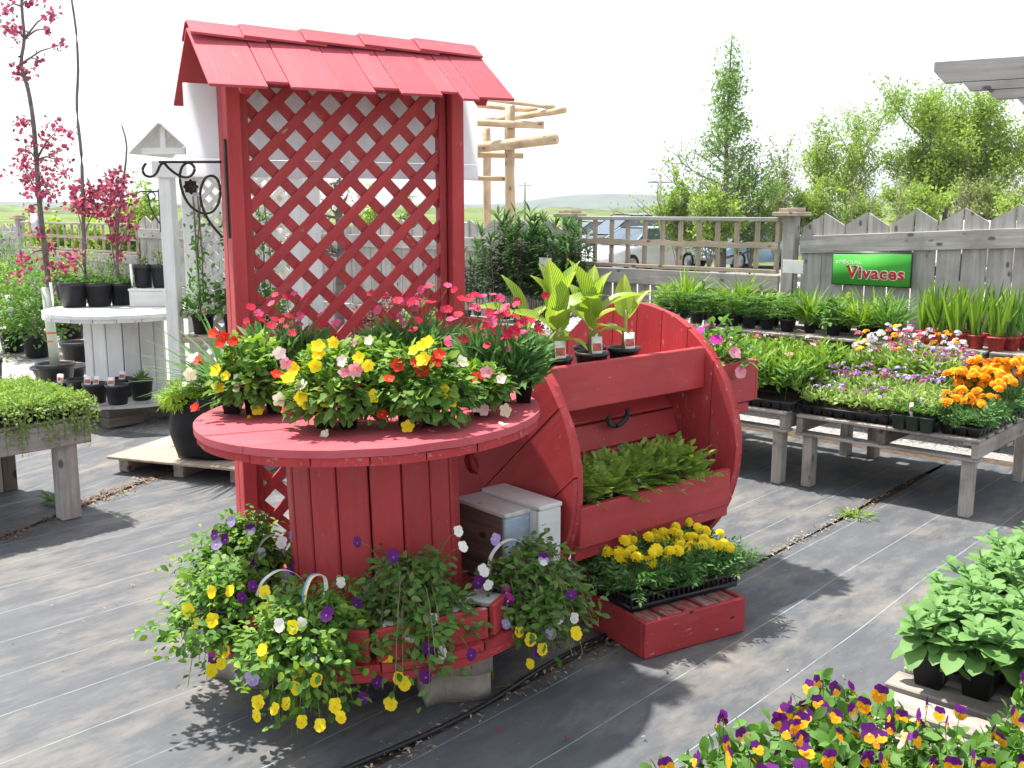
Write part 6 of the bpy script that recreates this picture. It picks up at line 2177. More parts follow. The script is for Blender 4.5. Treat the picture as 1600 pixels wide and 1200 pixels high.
# pots on the arbor shelf with climbing stems
for k, (x, y, lab) in enumerate(((0.17, 0.12, "leafy clematis in a black pot on the arbor shelf by the white post"), (0.42, 0.14, "bushy green climber in a black pot on the arbor shelf by the red post"), (0.66, 0.16, "green climber in a black pot on the arbor shelf behind the trellis"))):
    reseed(670 + k)
    c, s = math.cos(math.radians(-8)), math.sin(math.radians(-8))
    o = thing("climber_plant", lab, "potted plant", (ab0.x + x * c - y * s, ab0.y + x * s + y * c, 0.012 + 0.7165), 0.2, "climbers on the white arbor shelf")
    pot(o, 0.085, 0.07, 0.15)
    A = Acc()
    dome(A, (0, 0, .17), (.17, .15, .24), 230, T_leaf, .055, 0, .3, 0, .7, -.1)
    for q in range(3):
        x0 = U(-.05, .05)
        A.tube([(x0, 0, .14), (x0 + U(-.02, .02), .05, .6), (x0 + U(-.04, .04), .1, 1.05)], .006, 5, 1, False)
        m = 46
        t = np.random.uniform(0, 1, m)
        pz = np.stack([x0 + np.random.normal(0, .04, m), t * .1 + np.random.normal(0, .03, m), .2 + t * .75], 1)
        A.scatter(T_leaf, pz, np.random.normal(0, 1, (m, 3)), np.random.normal(0, .5, (m, 3)) + [0, -.3, .8], np.random.uniform(.03, .055, m), 0)
    A.obj("foliage", [G['mid'], G['dry']], o, kind="stuff")
    plant_tag(o, (0.02, -0.08, .11), .13, .035, .1, .1, pic=True)

# ------------------------------------------------------------------ crabapples
M_blos = [leaf("petal_blossom_deep", (0.26, 0.025, 0.07), (0.48, 0.10, 0.18)), leaf("petal_blossom", (0.36, 0.05, 0.11), (0.62, 0.22, 0.30)), G['redl']]
def crabapple(label, base, pts, rad, clusters, seed, potspec=None, guard=None, twigs=(), blos=None, group="young crabapple trees", name="crabapple_tree"):
    """slender young tree: trunk through world points, blossom clusters at (u, v, radius_px, n)"""
    reseed(seed)
    o = thing(name, label, "tree", base, 0, group)
    if potspec: pot(o, *potspec)
    A = Acc()
    loc = [p - Vector(base) for p in pts]
    A.tube([tuple(p) for p in curve_pts([tuple(q) for q in loc], 3)], list(np.linspace(rad, rad * 0.35, (len(loc) - 1) * 3 + 1)), 7)
    y = pts[len(pts) // 2].y
    B = Acc(); Lf = Acc()
    for (u, v, r, n) in clusters:
        n = int(n * 1.25)
        c = PY(u, v, y + U(-.15, .15)) - Vector(base)
        # branch from the nearest lower trunk point
        q = min(loc, key=lambda w: abs(w.z - (c.z - 0.12)) + 0.001)
        bpts = [q, q.lerp(c, .5) + Vector((0, 0, .03)), c]
        A.tube(bpts, [rad * .35, rad * .25, .002], 4, 0, False)
        R = r / FPX * y
        m = n
        p = np.random.normal(0, 1, (m, 3)) * R * .5 + np.array(c)
        th = 5
        for k in range(m):
            nrm = np.random.normal(0, 1, 3); nrm /= np.linalg.norm(nrm)
            x = np.cross(nrm, [.3, .8, .5]); x /= np.linalg.norm(x); yv = np.cross(nrm, x)
            a = np.linspace(0, 2 * math.pi, th + 1)[:-1]
            B.scatter(T_small if False else leaf_tpl(1, .8, 2, .1, -.1, PETAL), np.tile(p[k], (th, 1)), np.cos(a)[:, None] * x + np.sin(a)[:, None] * yv + nrm * .3, np.tile(nrm, (th, 1)), .029 * U(.7, 1.2), 0 if random.random() < .45 else 1)
        mm = n + 2
        p2 = np.random.normal(0, 1, (mm, 3)) * R * .6 + np.array(c)
        B.scatter(T_leaf, p2, np.random.normal(0, 1, (mm, 3)), np.random.normal(0, .6, (mm, 3)) + [0, 0, .6], np.random.uniform(.02, .045, mm), 2)
    for tw in twigs:
        A.tube([PY(u, v, y) - Vector(base) for u, v in tw], [.005] * (len(tw) - 1) + [.002], 4, 0, False)
    A.obj("trunk", M_bark, o, True)
    if B.v: B.obj("blossom", blos or M_blos, o, kind="stuff")
    if guard: guard(o)
    return o
yt = wc.y + 1.15
t1 = P(82, 600, 0)
y1 = yt + 0.05
b1 = Vector((PY(88, 590, y1).x, y1, 0.012))
def guard1(o):
    A = Acc(); A.tube([(0, 0, .18), (-.03, 0, .95)], [.045, .043], 12); A.obj("trunk_guard", plain("white_guard", (.50, .55, .46), .5, .3), o, True)
    for z in (.52, .44):
        A = Acc(); A.lathe([(.047, z), (.047, z + .015)], 12, 0, (-.015, 0, 0)); A.obj("orange_tie", plain("orange_tape", (.75, .14, .03), .5, .3), o)
    plant_tag(o, PY(57, 368, y1) - b1, .20, .085, .2, .1)
crabapple("tall crabapple with pink blossom and white trunk guard behind the white spool", b1, [b1 + Vector((0, 0, .1)), PY(84, 560, y1), PY(78, 470, y1), PY(70, 390, y1), PY(62, 320, y1), PY(57, 250, y1), PY(52, 190, y1), PY(44, 140, y1), PY(33, 100, y1), PY(38, 60, y1), PY(34, 10, y1), PY(34, -60, y1)], .03,
    [(60, 275, 34, 60), (40, 265, 22, 30), (75, 300, 26, 36), (90, 250, 22, 26), (36, 195, 16, 16), (88, 205, 20, 22), (42, 238, 14, 12), (75, 225, 14, 12), (38, 115, 14, 16), (25, 105, 12, 10), (60, 92, 9, 5), (25, 50, 16, 14), (10, 12, 14, 12), (80, 20, 15, 14), (75, 45, 10, 6), (95, 70, 12, 6), (15, 45, 12, 10), (45, 5, 14, 12), (60, 360, 14, 14), (75, 385, 14, 14), (40, 405, 18, 18), (92, 415, 20, 26), (30, 430, 12, 10), (100, 430, 14, 12), (45, 330, 12, 8)], 701, (0.17, 0.13, 0.24), guard1)
b2 = Vector((PY(142, 475, wc.y + 0.02).x, wc.y + 0.2, WZT + 0.0015)); y2 = b2.y
crabapple("bare whip crabapple with one blossom tuft on the white table", b2, [b2 + Vector((0, 0, .15)), PY(134, 430, y2), PY(131, 370, y2), PY(129, 300, y2), PY(127, 240, y2), PY(120, 170, y2), PY(122, 110, y2), PY(119, 50, y2), PY(112, 0, y2), PY(106, -40, y2)], .018,
    [(125, 300, 20, 30), (135, 318, 18, 26), (118, 322, 14, 14), (150, 330, 14, 14), (112, 402, 14, 14), (140, 300, 12, 10)], 702, (0.10, 0.08, 0.19))
b3 = Vector((PY(190, 470, wc.y + 0.3).x, wc.y + 0.32, WZT + 0.0015)); y3 = b3.y
crabapple("forked crabapple thick with pink blossom on the white table", b3, [b3 + Vector((0, 0, .15)), PY(184, 430, y3), PY(183, 390, y3), PY(185, 340, y3), PY(192, 290, y3), PY(198, 230, y3), PY(190, 195, y3)], .016,
    [(175, 300, 26, 46), (195, 315, 22, 32), (165, 330, 20, 26), (185, 285, 18, 22), (158, 300, 18, 22), (180, 345, 16, 18), (195, 370, 14, 14), (178, 375, 12, 12), (205, 350, 10, 8), (185, 400, 10, 8), (180, 275, 12, 10)], 703, (0.10, 0.08, 0.19), None, [[(180, 420), (172, 360), (160, 315)], [(185, 400), (200, 350), (212, 320)]])

# ------------------------------------------------------------------ potted shrubs at the left
def shrub(label, u, v, r, H, seed, mat='mid', pr=0.13, ph=0.22, n=420, group="potted shrubs by the left fence", leafs=.05, z=0.0, mat2='yel', tags=0):
    reseed(seed)
    p = P(u, v, z)
    o = thing("potted_shrub", label, "potted shrub", (p.x, p.y + pr, z), U(0, 6), group)
    pot(o, pr, pr * .8, ph)
    A = Acc()
    for k in range(14):
        d = rnd_dirs(1, .2)[0]
        A.tube([(U(-.03, .03), U(-.03, .03), ph * .8), (d[0] * r * .5, d[1] * r * .5, ph + d[2] * H * .5), (d[0] * r * .9, d[1] * r * .9, ph + d[2] * H * .95)], [.006, .004, .002], 4, 2, False)
    dome(A, (0, 0, ph + H * .25), (r, r, H * .8), int(n * 2.4), T_leaf, leafs, 0, .35, .05, .6, -.5, lumpy=.3)
    dome(A, (0, 0, ph + H * .25), (r * 1.05, r * 1.05, H * .85), n // 3, T_leaf, leafs * .8, 1, .8, 0, .6, -.3, lumpy=.3)
    A.obj("foliage", [G[mat], G[mat2], G['dry']], o, kind="stuff")
    for k in range(tags): plant_tag(o, (U(-.5, .5) * r, -r, ph + H * U(.2, .5)), .13, .08, U(-.3, .3), .1)
    return o
gsb = "potted shrubs by the left fence"
for k, a in enumerate((
        ("potted shrub with a grey price tag left of the white trunk guard", 50, 560, .30, .62, 'mid', 1), ("potted shrub at the gravel's edge with fresh yellow leaves", 12, 552, .32, .68, 'yel', 1),
        ("large potted shrub half behind the tagged one", 25, 532, .36, .75, 'mid', 0), ("potted shrub with reddish twigs behind the white spool's barrel", 105, 545, .25, .5, 'dull', 1),
        ("low potted shrub behind the crabapple's trunk guard", 90, 520, .3, .6, 'yel', 0), ("broad potted shrub below the left railing", 62, 500, .40, .8, 'yel', 0),
        ("potted shrub in the far row below the fence post", 10, 492, .42, .9, 'mid', 0), ("potted shrub in the far row behind the blossom", 120, 492, .38, .7, 'yel', 0),
        ("potted shrub in the far row behind the black pots", 170, 490, .34, .6, 'dull', 0), ("potted shrub in the far row next to the white post", 235, 486, .32, .7, 'mid', 0))):
    shrub(a[0], a[1], a[2], a[3], a[4], 720 + k, a[5], tags=a[6], mat2='yel' if k % 2 else 'mid', pr=.15, ph=.26, leafs=.06)
for k, (u, v) in enumerate(((150, 478), (190, 474), (228, 470), (205, 486))):
    nursery_pot(["first", "second", "third", "fourth"][k] + " black pot of dry budding twigs from the railing, by the left pickets", u, v + 6, 0.0, 0.15, 0.24, 740 + k, 'twigs', "pots of dry twigs by the left fence")
nursery_pot("wide low black tub on the gravel behind the thyme bench", 82, 598, 0.0, 0.26, 0.14, 750, None, None, 0, "plant_tub", "tub")
nursery_pot("tall black tub against the white spool's barrel", 118, 580, 0.0, 0.18, 0.30, 751, None, None, 0, "plant_tub", "tub")
# blue flowering plant cut by the frame
reseed(755)
pq = P(2, 610, 0.0)
o = thing("catmint_plant", "small blue flowered catmint in a black pot behind the thyme trays", "potted plant", (pq.x - 0.08, pq.y, 0.0), 0)
pot(o, .10, .08, .3)
A = Acc(); dome(A, (0, 0, .3), (.18, .18, .28), 200, T_leaf, .04, 0, .3, 0, .7, -.1)
A.obj("foliage", G['dull'], o, kind="stuff")
for k in range(16):
    d = rnd_dirs(1, .1)[0]
    bloom(o, 'v_lav', (d[0] * .19, d[1] * .19, .3 + d[2] * .28), (d[0], d[1] - .4, d[2]), .03)
# ------------------------------------------------------------------ foreground bench with petunias and orange violas
ZF = 0.45
fb = thing("pallet_table", "low grey pallet bench under the leafy petunias and orange violas", "pallet table", AB(1.15, -0.9, 0.012), A48)
reseed(800)
ztp = ZF - 0.012
for i in range(21):
    x = 0.05 + i * 0.125
    board("deck_board", (x, 0.0 + U(-.01, .01), ztp - 0.010), (x, 1.84 + U(-.012, .012), ztp - 0.010), 0.095, 0.019, M_pallet, fb)
for y in (0.05, 0.9, 1.79):
    board("stringer", (0.0, y, ztp - 0.066), (2.6, y, ztp - 0.066), 0.088, 0.04, M_palletdk, fb, up=(0, 1, 0))
for x in (0.1, 1.3, 2.5):
    for y in (0.12, 1.70):
        board("leg", (x, y, -0.002), (x, y, ztp - 0.112), 0.085, 0.085, M_pallet, fb, up=(0, 1, 0))

def pet_leaf(L, W, curl, fold):
    tp = leaf_tpl(L, W, 8, fold, curl, lambda t: max(0.02, 1 - abs(2 * t ** 1.25 - 1) ** 2.6) ** 0.6, 0.012)
    A = Acc(); A.add(tp[0], tp[1])
    return A.mesh("leaf", G['pet'], True)
reseed(801)
PLV = [pet_leaf(1, .58, .22, .28), pet_leaf(1, .66, .40, .15), pet_leaf(1, .52, .10, .45), pet_leaf(1, .62, .6, .2)]
def petunia(label, a, b, seed, objs, s=1.0):
    reseed(seed)
    p = AB(a, b, ZF + 0.001)
    o = thing("petunia_seedling", label, "potted plant", p, U(0, 6), "leafy petunias on the low bench")
    sq_pot(o, 0.085, 0.085, rz=A48 - o.rotation_euler.z)
    shoots = 7
    A = Acc()
    for k in range(shoots):
        az = 2 * math.pi * k / shoots + U(-.3, .3)
        lean = U(.25, .95) if k else 0.05
        L = U(.08, .15) * s
        tip = Vector((math.cos(az) * math.sin(lean) * L * 1.25, math.sin(az) * math.sin(lean) * L * 1.25, .08 + math.cos(lean) * L))
        st = Vector((math.cos(az) * .015, math.sin(az) * .015, .075))
        A.tube([st, st.lerp(tip, .5) + Vector((0, 0, .01)), tip], [.004, .0035, .0025], 5, 0, False)
        for q in range(10):
            t = (q + 1) / 10
            c = st.lerp(tip, .2 + .8 * t)
            th = q * 2.4 + k
            rise = -.35 + 1.25 * t
            d = Vector((math.cos(th), math.sin(th), rise)) + (tip - st).normalized() * .25
            size = (.074 - .042 * max(0, t - .45) / .55) * U(.8, 1.2) * s
            z = d.normalized(); up = Vector((-d.x * .3, -d.y * .3, 1))
            x = z.cross(up)
            if x.length < 1e-3: continue
            x.normalize(); n = x.cross(z)
            M = Matrix((x, z, n)).transposed().to_4x4()
            M = Matrix.Translation(c) @ M @ Matrix.Diagonal((size, size, size, 1))
            if objs: inst("leaf", random.choice(PLV), o, mat=M)
            else:
                tp = leaf_tpl(1, .56, 5, .25, .25, lambda t: math.sin(math.pi * t ** 1.25) ** 0.7)
                A.scatter(tp, [c], [z], [n], size, 1)
    o2 = A.obj("stems" if objs else "foliage", [G['pet'], G['pet']], o)
    o2["kind"] = "stuff"
    return o
k = 0
for j, b in enumerate((0.85, 0.735, 0.62, 0.50, 0.38)):
    for i in range(9):
        a = 2.60 + i * 0.125 + 0.02 * j
        if b < 0.5 and i > 6: continue
        near = i < 3 and j < 3
        lab = ("leafy petunia in a black square pot at the bench's open corner" if (i == 0 and j == 0) else "leafy petunia without blooms in a black pot beside the orange violas" if i == 0 else "leafy petunia along the bench edge facing the fabric path" if j == 0 else "leafy petunia crowded in the middle of the low bench")
        lab = lab if (i, j) == (0, 0) else ["first", "second", "third", "fourth", "fifth", "sixth", "seventh", "eighth", "ninth"][i] + " leafy petunia from the viola flats, " + ["bench edge row", "second row from the bench edge", "third row from the bench edge", "fourth row from the bench edge", "fifth row from the bench edge"][j]
        petunia(lab, a, b, 810 + k, near, U(.95, 1.15)); k += 1

def viola_flat(label, a0, a1, b0, b1, seed, nb):
    reseed(seed)
    ca_, cb_ = (a0 + a1) / 2, (b0 + b1) / 2
    o = thing("viola_flat", label, "flower tray", AB(ca_, cb_, ZF + 0.0015), A48, "flats of orange and purple violas")
    lx, ly = a1 - a0, b1 - b0
    inst("tray", tray_mesh(lx, ly, 0.06, 4, 8), o)
    A = Acc()
    carpet(A, -lx / 2, lx / 2, -ly / 2, ly / 2, .06, .16, 1200, T_spat, .038, 0, .5, edge=.025)
    carpet(A, -lx / 2, lx / 2, -ly / 2, ly / 2, .06, .12, 300, T_round, .034, 1, .4, edge=.03)
    base, tips = [], []
    for k in range(nb):
        x, y = U(-lx / 2 - .02, lx / 2), U(-ly / 2, ly / 2 + .03)
        z = U(.125, .20)
        # blooms look along the light, many seen from the side
        cd = AB(ca_, cb_, 0); 
        wd = Vector((U(-.9, .9), U(-1, .25), U(-.1, .5)))
        ld = Vector((wd.x * E1.x + wd.y * E1.y, wd.x * E2.x + wd.y * E2.y, wd.z))
        bloom(o, random.choice(['v_orange', 'v_orange', 'v_orange', 'v_apri', 'v_dark']), (x, y, z), ld, .038 * U(.8, 1.15), spin=U(-.4, .4))
        base.append((x * .96, y * .96, .08)); tips.append((x, y, z - .004))
    stems(A, base, tips, .0012, 0)
    A.obj("foliage", [G['mid'], G['yel']], o, kind="stuff")
    return o
viola_flat("flat of orange and purple violas at the low bench's corner by the fabric", 1.52, 1.80, 0.42, 0.98, 851, 70)
viola_flat("flat of orange and purple violas beside the leafy petunias", 1.84, 2.12, 0.38, 0.92, 852, 70)
viola_flat("flat of orange and purple violas between petunias and the corner flat", 2.16, 2.44, 0.02, 0.56, 853, 50)

# ------------------------------------------------------------------ hose, litter, weeds
A = Acc(); reseed(860)
A.tube([AB(a, 2.245 + 0.012 * math.sin(2.1 * a) + (0.02 * math.sin(5 * a)), 0.022) for a in np.linspace(-1.5, 3.15, 46)], 0.0095, 8)
tag(A.obj("irrigation_hose", M_black, None, True), "thin black irrigation hose along the fabric seam", "hose")
M_dry1 = G['dry']; M_dry2 = leaf("dead_leaf", (0.10, 0.055, 0.03), (0.24, 0.15, 0.09), 0.05); M_dry3 = leaf("straw_bit", (0.30, 0.25, 0.17), (0.45, 0.40, 0.30), 0.05)
litter("plant_litter", "dry plant litter scattered along the seam beneath the spools", [AB(1.7, 2.20), AB(2.3, 2.22), AB(2.9, 2.2), AB(3.3, 2.22)], [M_dry1, M_dry2, M_dry3], 420, 0.032, 0.018, 861)
litter("plant_litter", "brown leaf litter along the seam beside the plank bench", [P(0, 850), P(130, 790), P(200, 765), P(280, 735)], [M_dry1, M_dry2, M_dry2], 900, 0.045, 0.022, 862)
litter("plant_litter", "dry litter along the seam towards the pallet table", [AB(4.2, 2.23), AB(5.0, 2.24), AB(6.2, 2.24)], [M_dry1, M_dry2, M_dry3], 300, 0.022, 0.018, 863)
litter("plant_litter", "sparse petals and leaf crumbs over the dark fabric", [P(100, 1000), P(400, 760), P(900, 1150), P(1300, 950), P(1450, 800), P(200, 870)], [M_dry1, M_dry3, G['yel']], 260, 0.55, 0.012, 864)
litter("fallen_petals", "few pink and red petals dropped on the fabric in front", [P(660, 1170), P(640, 1150), P(905, 1140)], [F['crimson'], F['pink']], 12, 0.05, 0.016, 865)
def weed(label, p, n, r, s, seed, m='yel'):
    reseed(seed)
    o = thing("weed_clump", label, "weeds", p, 0)
    A = Acc()
    az = np.random.uniform(0, 6.28, n); rr = np.random.uniform(0, r, n)
    el = np.random.uniform(.05, .9, n)
    A.scatter(T_nar if seed % 2 else T_leaf, np.stack([np.cos(az) * rr, np.sin(az) * rr, np.full(n, .004)], 1), np.stack([np.cos(az + U(-1, 1)) * np.cos(el), np.sin(az) * np.cos(el), np.sin(el)], 1), np.random.normal(0, .3, (n, 3)) + [0, 0, 1], np.random.uniform(.5, 1.2, n) * s, 0)
    A.obj("leaves", G[m], o, kind="stuff")
weed("green weed clump sprouting from the seam before the pallet table", P(1340, 806, .014), 90, .09, .055, 871)
weed("small weed sprout in the brown litter by the plank bench", P(84, 784, .014), 12, .02, .10, 872, 'mid')
weed("fallen green leaves on the fabric beside the bench leg", P(180, 805, .014), 5, .05, .06, 873)
weed("tiny weed under the spool table's paver stack", P(770, 1075, .014), 14, .06, .05, 875)

# ------------------------------------------------------------------ log pergola behind the fence
YP = 13.2
lg = thing("log_pergola", "peeled log pergola standing behind the fence", "pergola", PY(800, 330, YP) * 1.0 - Vector((0, 0, PY(800, 330, YP).z + 0.36)), 0)
o0 = lg.location
def log(name, pts, r, parent=lg, m=M_log):
    # logs are built along local X so the grain follows them
    p0, p1 = Vector(pts[0]) - o0, Vector(pts[-1]) - o0
    L = (p1 - p0).length
    x = (p1 - p0).normalized(); y = Vector((0, 0, 1)).cross(x)
    if y.length < 1e-3: y = Vector((0, 1, 0))
    y.normalize(); z = x.cross(y)
    M = Matrix((x, y, z)).transposed().to_4x4(); M.translation = p0
    A = Acc(); n = 8
    r *= .8
    A.tube([(L * i / n, U(-.12, .12) * r, U(-.12, .12) * r) for i in range(n + 1)], [r * U(.92, 1.06) for i in range(n + 1)], 12)
    return inst(name, A.mesh(name, m, True), parent, mat=M)
reseed(880)
g0 = -0.36
for u in (797, 433):
    q = PY(u, 165, YP)
    log("post", [(q.x, YP, g0), (q.x, YP, q.z)], .082)
q = PY(470, 200, YP + 2.2); log("post", [(q.x, YP + 2.2, g0), (q.x, YP + 2.2, q.z)], .08)
q = PY(760, 200, YP + 2.2); log("post", [(q.x, YP + 2.2, g0), (q.x, YP + 2.2, q.z)], .08)
for (ua, va, ub, vb, r, dy0, dy1) in ((725, 150, 866, 168, .035, .3, -.3), (700, 160, 838, 173, .045, 1.2, .1), (740, 192, 882, 172, .05, 1.0, -.5), (430, 180, 850, 196, .055, .0, -.12), (420, 262, 870, 218, .08, 2.2, -.6), (415, 235, 818, 243, .05, .16, .14), (560, 272, 792, 280, .04, .3, .1), (425, 285, 560, 288, .05, .1, .3)):
    log("beam", [PY(ua, va, YP + dy0), PY(ub, vb, YP + dy1)], r)

# ------------------------------------------------------------------ grey pergola beam reaching in from the right
pg = thing("timber_pergola", "grey timber pergola with stepped beam ends beside the zigzag pickets", "pergola", (0, 0, 0), 0)
pd = Vector((0.86, -0.51, 0)).normalized()
pb0 = PY(1461, 113, 6.3)
zs = 0.0
for k, (hh, off) in enumerate(((.125, 0.0), (.052, .16), (.055, .30), (.055, .46))):
    z = pb0.z + 0.055 - zs - hh / 2
    w = hh - 0.004
    poly = [(0.0 + 0.06 * (k == 0), -w / 2), (2.6 - off, -w / 2), (2.6 - off, w / 2), (0.0, w / 2), (0.0, -w / 2 + (w * .55 if k == 0 else w * .7))]
    if k: poly = [(.045, -w / 2), (2.6 - off, -w / 2), (2.6 - off, w / 2), (0.0, w / 2)]
    me = prism_mesh(poly, 0.09, M_grey, "beam")
    st = Vector((pb0.x, pb0.y, z)) + pd * off
    y = Vector((0, 0, 1)); zz = pd.cross(y)
    M = Matrix((pd, y, zz)).transposed().to_4x4(); M.translation = st
    inst("beam", me, pg, mat=M)
    zs += hh
pe = Vector((pb0.x, pb0.y, 0)) + pd * 1.75
board("post", (pe.x, pe.y, 0), (pe.x, pe.y, pb0.z - 0.245), .14, .14, M_grey, pg, up=(1, 0, 0))

# ------------------------------------------------------------------ parked cars
M_glass = plain("car_glass", (0.10, 0.14, 0.18), 0.06, 0.8, var=0.05)
M_tyre = plain("tyre_rubber", (0.02, 0.02, 0.02), 0.8, 0.2)
M_rim = plain("alloy_rim", (0.5, 0.5, 0.52), 0.3, 0.5, 0.8)
def carpaint(name, c):
    if name in MATS: return MATS[name]
    m = plain(name, c, 0.22, 0.6, var=0.03)
    m.node_tree.nodes["Principled BSDF"].inputs["Coat Weight"].default_value = 0.6
    return m
def car(label, u, v, y, rz, paint, L=4.4, W=1.76, H=1.45, suv=False, z=-0.36):
    """sedan or suv; local +x = front"""
    q = PY(u, v, y)
    o = thing("parked_car", label, "car", (q.x, y, z), rz, "cars parked beyond the fence")
    pm = carpaint("car_" + paint[0], paint[1])
    hb = 0.55 * H if not suv else 0.56 * H
    st = [(-.5, .62, .34, .84), (-.485, .64, .25, .93), (-.40, .66 if not suv else .68, .20, 1.0), (-.2, .66, .20, 1.0), (.1, .645, .20, 1.0), (.25, .62, .20, 1.0), (.38, .57, .20, .98), (.47, .50, .22, .90), (.5, .42, .30, .78)]
    V, Fc = [], []
    for x, zt_, zb_, w in st:
        zt2 = zt_ * H; zb2 = zb_ * H * .8; ww = w * W / 2
        V += [(x * L, -ww * .94, zb2), (x * L, -ww, zb2 + (zt2 - zb2) * .45), (x * L, -ww * .97, zt2 - .05), (x * L, -ww * .86, zt2), (x * L, ww * .86, zt2), (x * L, ww * .97, zt2 - .05), (x * L, ww, zb2 + (zt2 - zb2) * .45), (x * L, ww * .94, zb2)]
    n = 8
    for i in range(len(st) - 1):
        for j in range(n - 1):
            Fc.append((i * n + j, (i + 1) * n + j, (i + 1) * n + j + 1, i * n + j + 1))
    Fc += [tuple(range(n))[::1], tuple(range((len(st) - 1) * n, len(st) * n))[::-1]]
    A = Acc(); A.poly(V, Fc); A.obj("body", pm, o, True)
    # glasshouse stations: x, base z, top z, base w, top w
    xs = [(.26, .0), (.08, 1.0), (-.22, 1.0), (-.40 if not suv else -.47, .05 if not suv else .1)]
    belt = .63 * H
    gb, gt = .86 * W / 2, .66 * W / 2
    P4 = [(.27 * L, belt, gb), (.07 * L, H - .03, gt), (-.24 * L if not suv else -.38 * L, H - .03, gt), (-.42 * L if not suv else -.48 * L, belt + .02, gb)]
    def pane(name, pts, m=M_glass, off=0.0):
        A = Acc(); A.poly(pts, [tuple(range(len(pts)))]); return A.obj(name, m, o)
    (x0, z0, w0), (x1, z1, w1), (x2, z2, w2), (x3, z3, w3) = P4
    pane("windshield", [(x0, -w0, z0), (x0, w0, z0), (x1, w1, z1), (x1, -w1, z1)])
    pane("rear_window", [(x3, w3, z3), (x3, -w3, z3), (x2, -w2, z2), (x2, w2, z2)])
    for s in (-1, 1):
        pane("side_window", [(x0, s * w0, z0), (x1, s * w1, z1), (x2, s * w2, z2), (x3, s * w3, z3)])
        for (xa, xb) in (((x0, z0, w0), (x1, z1, w1)), ((x2, z2, w2), (x3, z3, w3)), ((-.04 * L, belt, gb), (-.06 * L, H - .03, gt))):
            board("pillar", (xa[0], s * (xa[2] + .004), xa[1]), (xb[0], s * (xb[2] + .004), xb[1]), .05, .03, pm, o, up=(0, 1, 0))
        A = Acc(); A.lathe([(.01, -.08), (.07, -.06), (.085, 0), (.06, .06), (.01, .075)], 10, 0, (.21 * L, s * (W / 2 + .07), belt + .06)); A.obj("mirror", pm, o, True)
        A = Acc(); A.box((.475 * L, s * .62 * W / 2, .44 * H), (.14, .34, .12), 0, s * -.35); A.obj("headlight", M_tag, o)
        for x in (.31 * L, -.31 * L):
            A = Acc()
            A.tube([(x, s * (W / 2 - .17), .32), (x, s * (W / 2 + .005), .32)], [.32, .32], 18)
            t = A.obj("wheel", M_tyre, o)
            A = Acc(); A.tube([(x, s * (W / 2 + .004), .32), (x, s * (W / 2 + .016), .32)], [.21, .19], 14); A.obj("rim", M_rim, t)
    # roof
    A = Acc()
    V = []
    for x, z_, w in ((x1 + .02, z1 + .005, w1 + .02), ((x1 + x2) / 2, H, w1 + .04), (x2 - .02, z2 + .005, w2 + .02)):
        V += [(x, -w, z_ - .015), (x, -w * .6, z_ + .02), (x, w * .6, z_ + .02), (x, w, z_ - .015)]
    A.poly(V, [(i * 4 + j, i * 4 + j + 1, (i + 1) * 4 + j + 1, (i + 1) * 4 + j) for i in range(2) for j in range(3)])
    A.obj("roof", pm, o, True)
    A = Acc(); A.box((.495 * L, 0, .30 * H), (.05, .5, .11)); A.obj("number_plate", M_tag, o)
    return o
R_ = math.radians
car("silver sedan parked beyond the railing fence", 1000, 390, 33, R_(222), ("silver", (.62, .63, .65)))
car("dark suv parked behind the silver sedan", 985, 350, 36, R_(205), ("dark", (.03, .032, .036)), 4.7, 1.9, 1.85, True)
car("pale blue car parked beyond the railing fence's right end", 1160, 390, 35, R_(222), ("blue", (.30, .46, .62)))
car("red car parked behind the pale blue one", 1100, 400, 43, R_(190), ("red", (.42, .03, .02)), 4.3, 1.74, 1.3)
car("white sedan parked beyond the fence behind the lattice trellis", 545, 420, 19, R_(222), ("white", (.78, .78, .78)))
car("silver suv parked above the zigzag pickets near the capped post", 1278, 340, 36, R_(250), ("grey", (.45, .47, .5)), 4.6, 1.86, 1.95, True)
car("second silver suv parked above the zigzag pickets", 1330, 340, 37, R_(250), ("grey", (.45, .47, .5)), 4.6, 1.86, 2.0, True)
for k, (u, y, rz, pc, lab) in enumerate(((925, 48, 200, ("dark", (.03, .032, .036)), "dark car in the far parking row beyond the lilies"), (1050, 50, 170, ("white", (.78, .78, .78)), "white car in the far parking row behind the railing"), (1120, 52, 200, ("grey", (.45, .47, .5)), "grey car in the far parking row under the spire tree"), (1205, 46, 215, ("silver", (.62, .63, .65)), "silver car in the far parking row next to the capped post"), (620, 40, 210, ("blue", (.30, .46, .62)), "pale blue car glimpsed through the trellis lattice"), (700, 44, 190, ("silver", (.62, .63, .65)), "silver car in the far row behind the trellis"))):
    car(lab, u, 390, y, R_(rz), pc)
tk = thing("parked_truck", "white truck with orange roof lights behind the zigzag pickets", "truck", PY(1575, 340, 30) - Vector((0, 0, PY(1575, 340, 30).z + .36)), R_(190))
board("cargo_box", (-3.2, 0, 1.05), (1.2, 0, 1.05), 2.1, 1.3, carpaint("car_white", (.78, .78, .78)), tk, c=.05)
board("cab", (1.25, 0, .95), (2.6, 0, .95), 1.9, 1.1, carpaint("car_white", (.78, .78, .78)), tk, c=.12)
A = Acc(); A.poly([(2.56, -.8, 1.1), (2.62, .8, 1.1), (2.62, .8, 1.42), (2.56, -.8, 1.42)], [(0, 1, 2, 3)]); A.obj("windshield", M_glass, tk)
M_lamp = plain("orange_lens", (.8, .22, .03), .3, .5)
for k in range(5):
    A = Acc(); A.lathe([(.07, 0), (.07, .06), (.04, .1), (.001, .11)], 8, 0, (1.0 - k * .9, 1.0, 1.70)); A.obj("roof_light", M_lamp, tk, True)
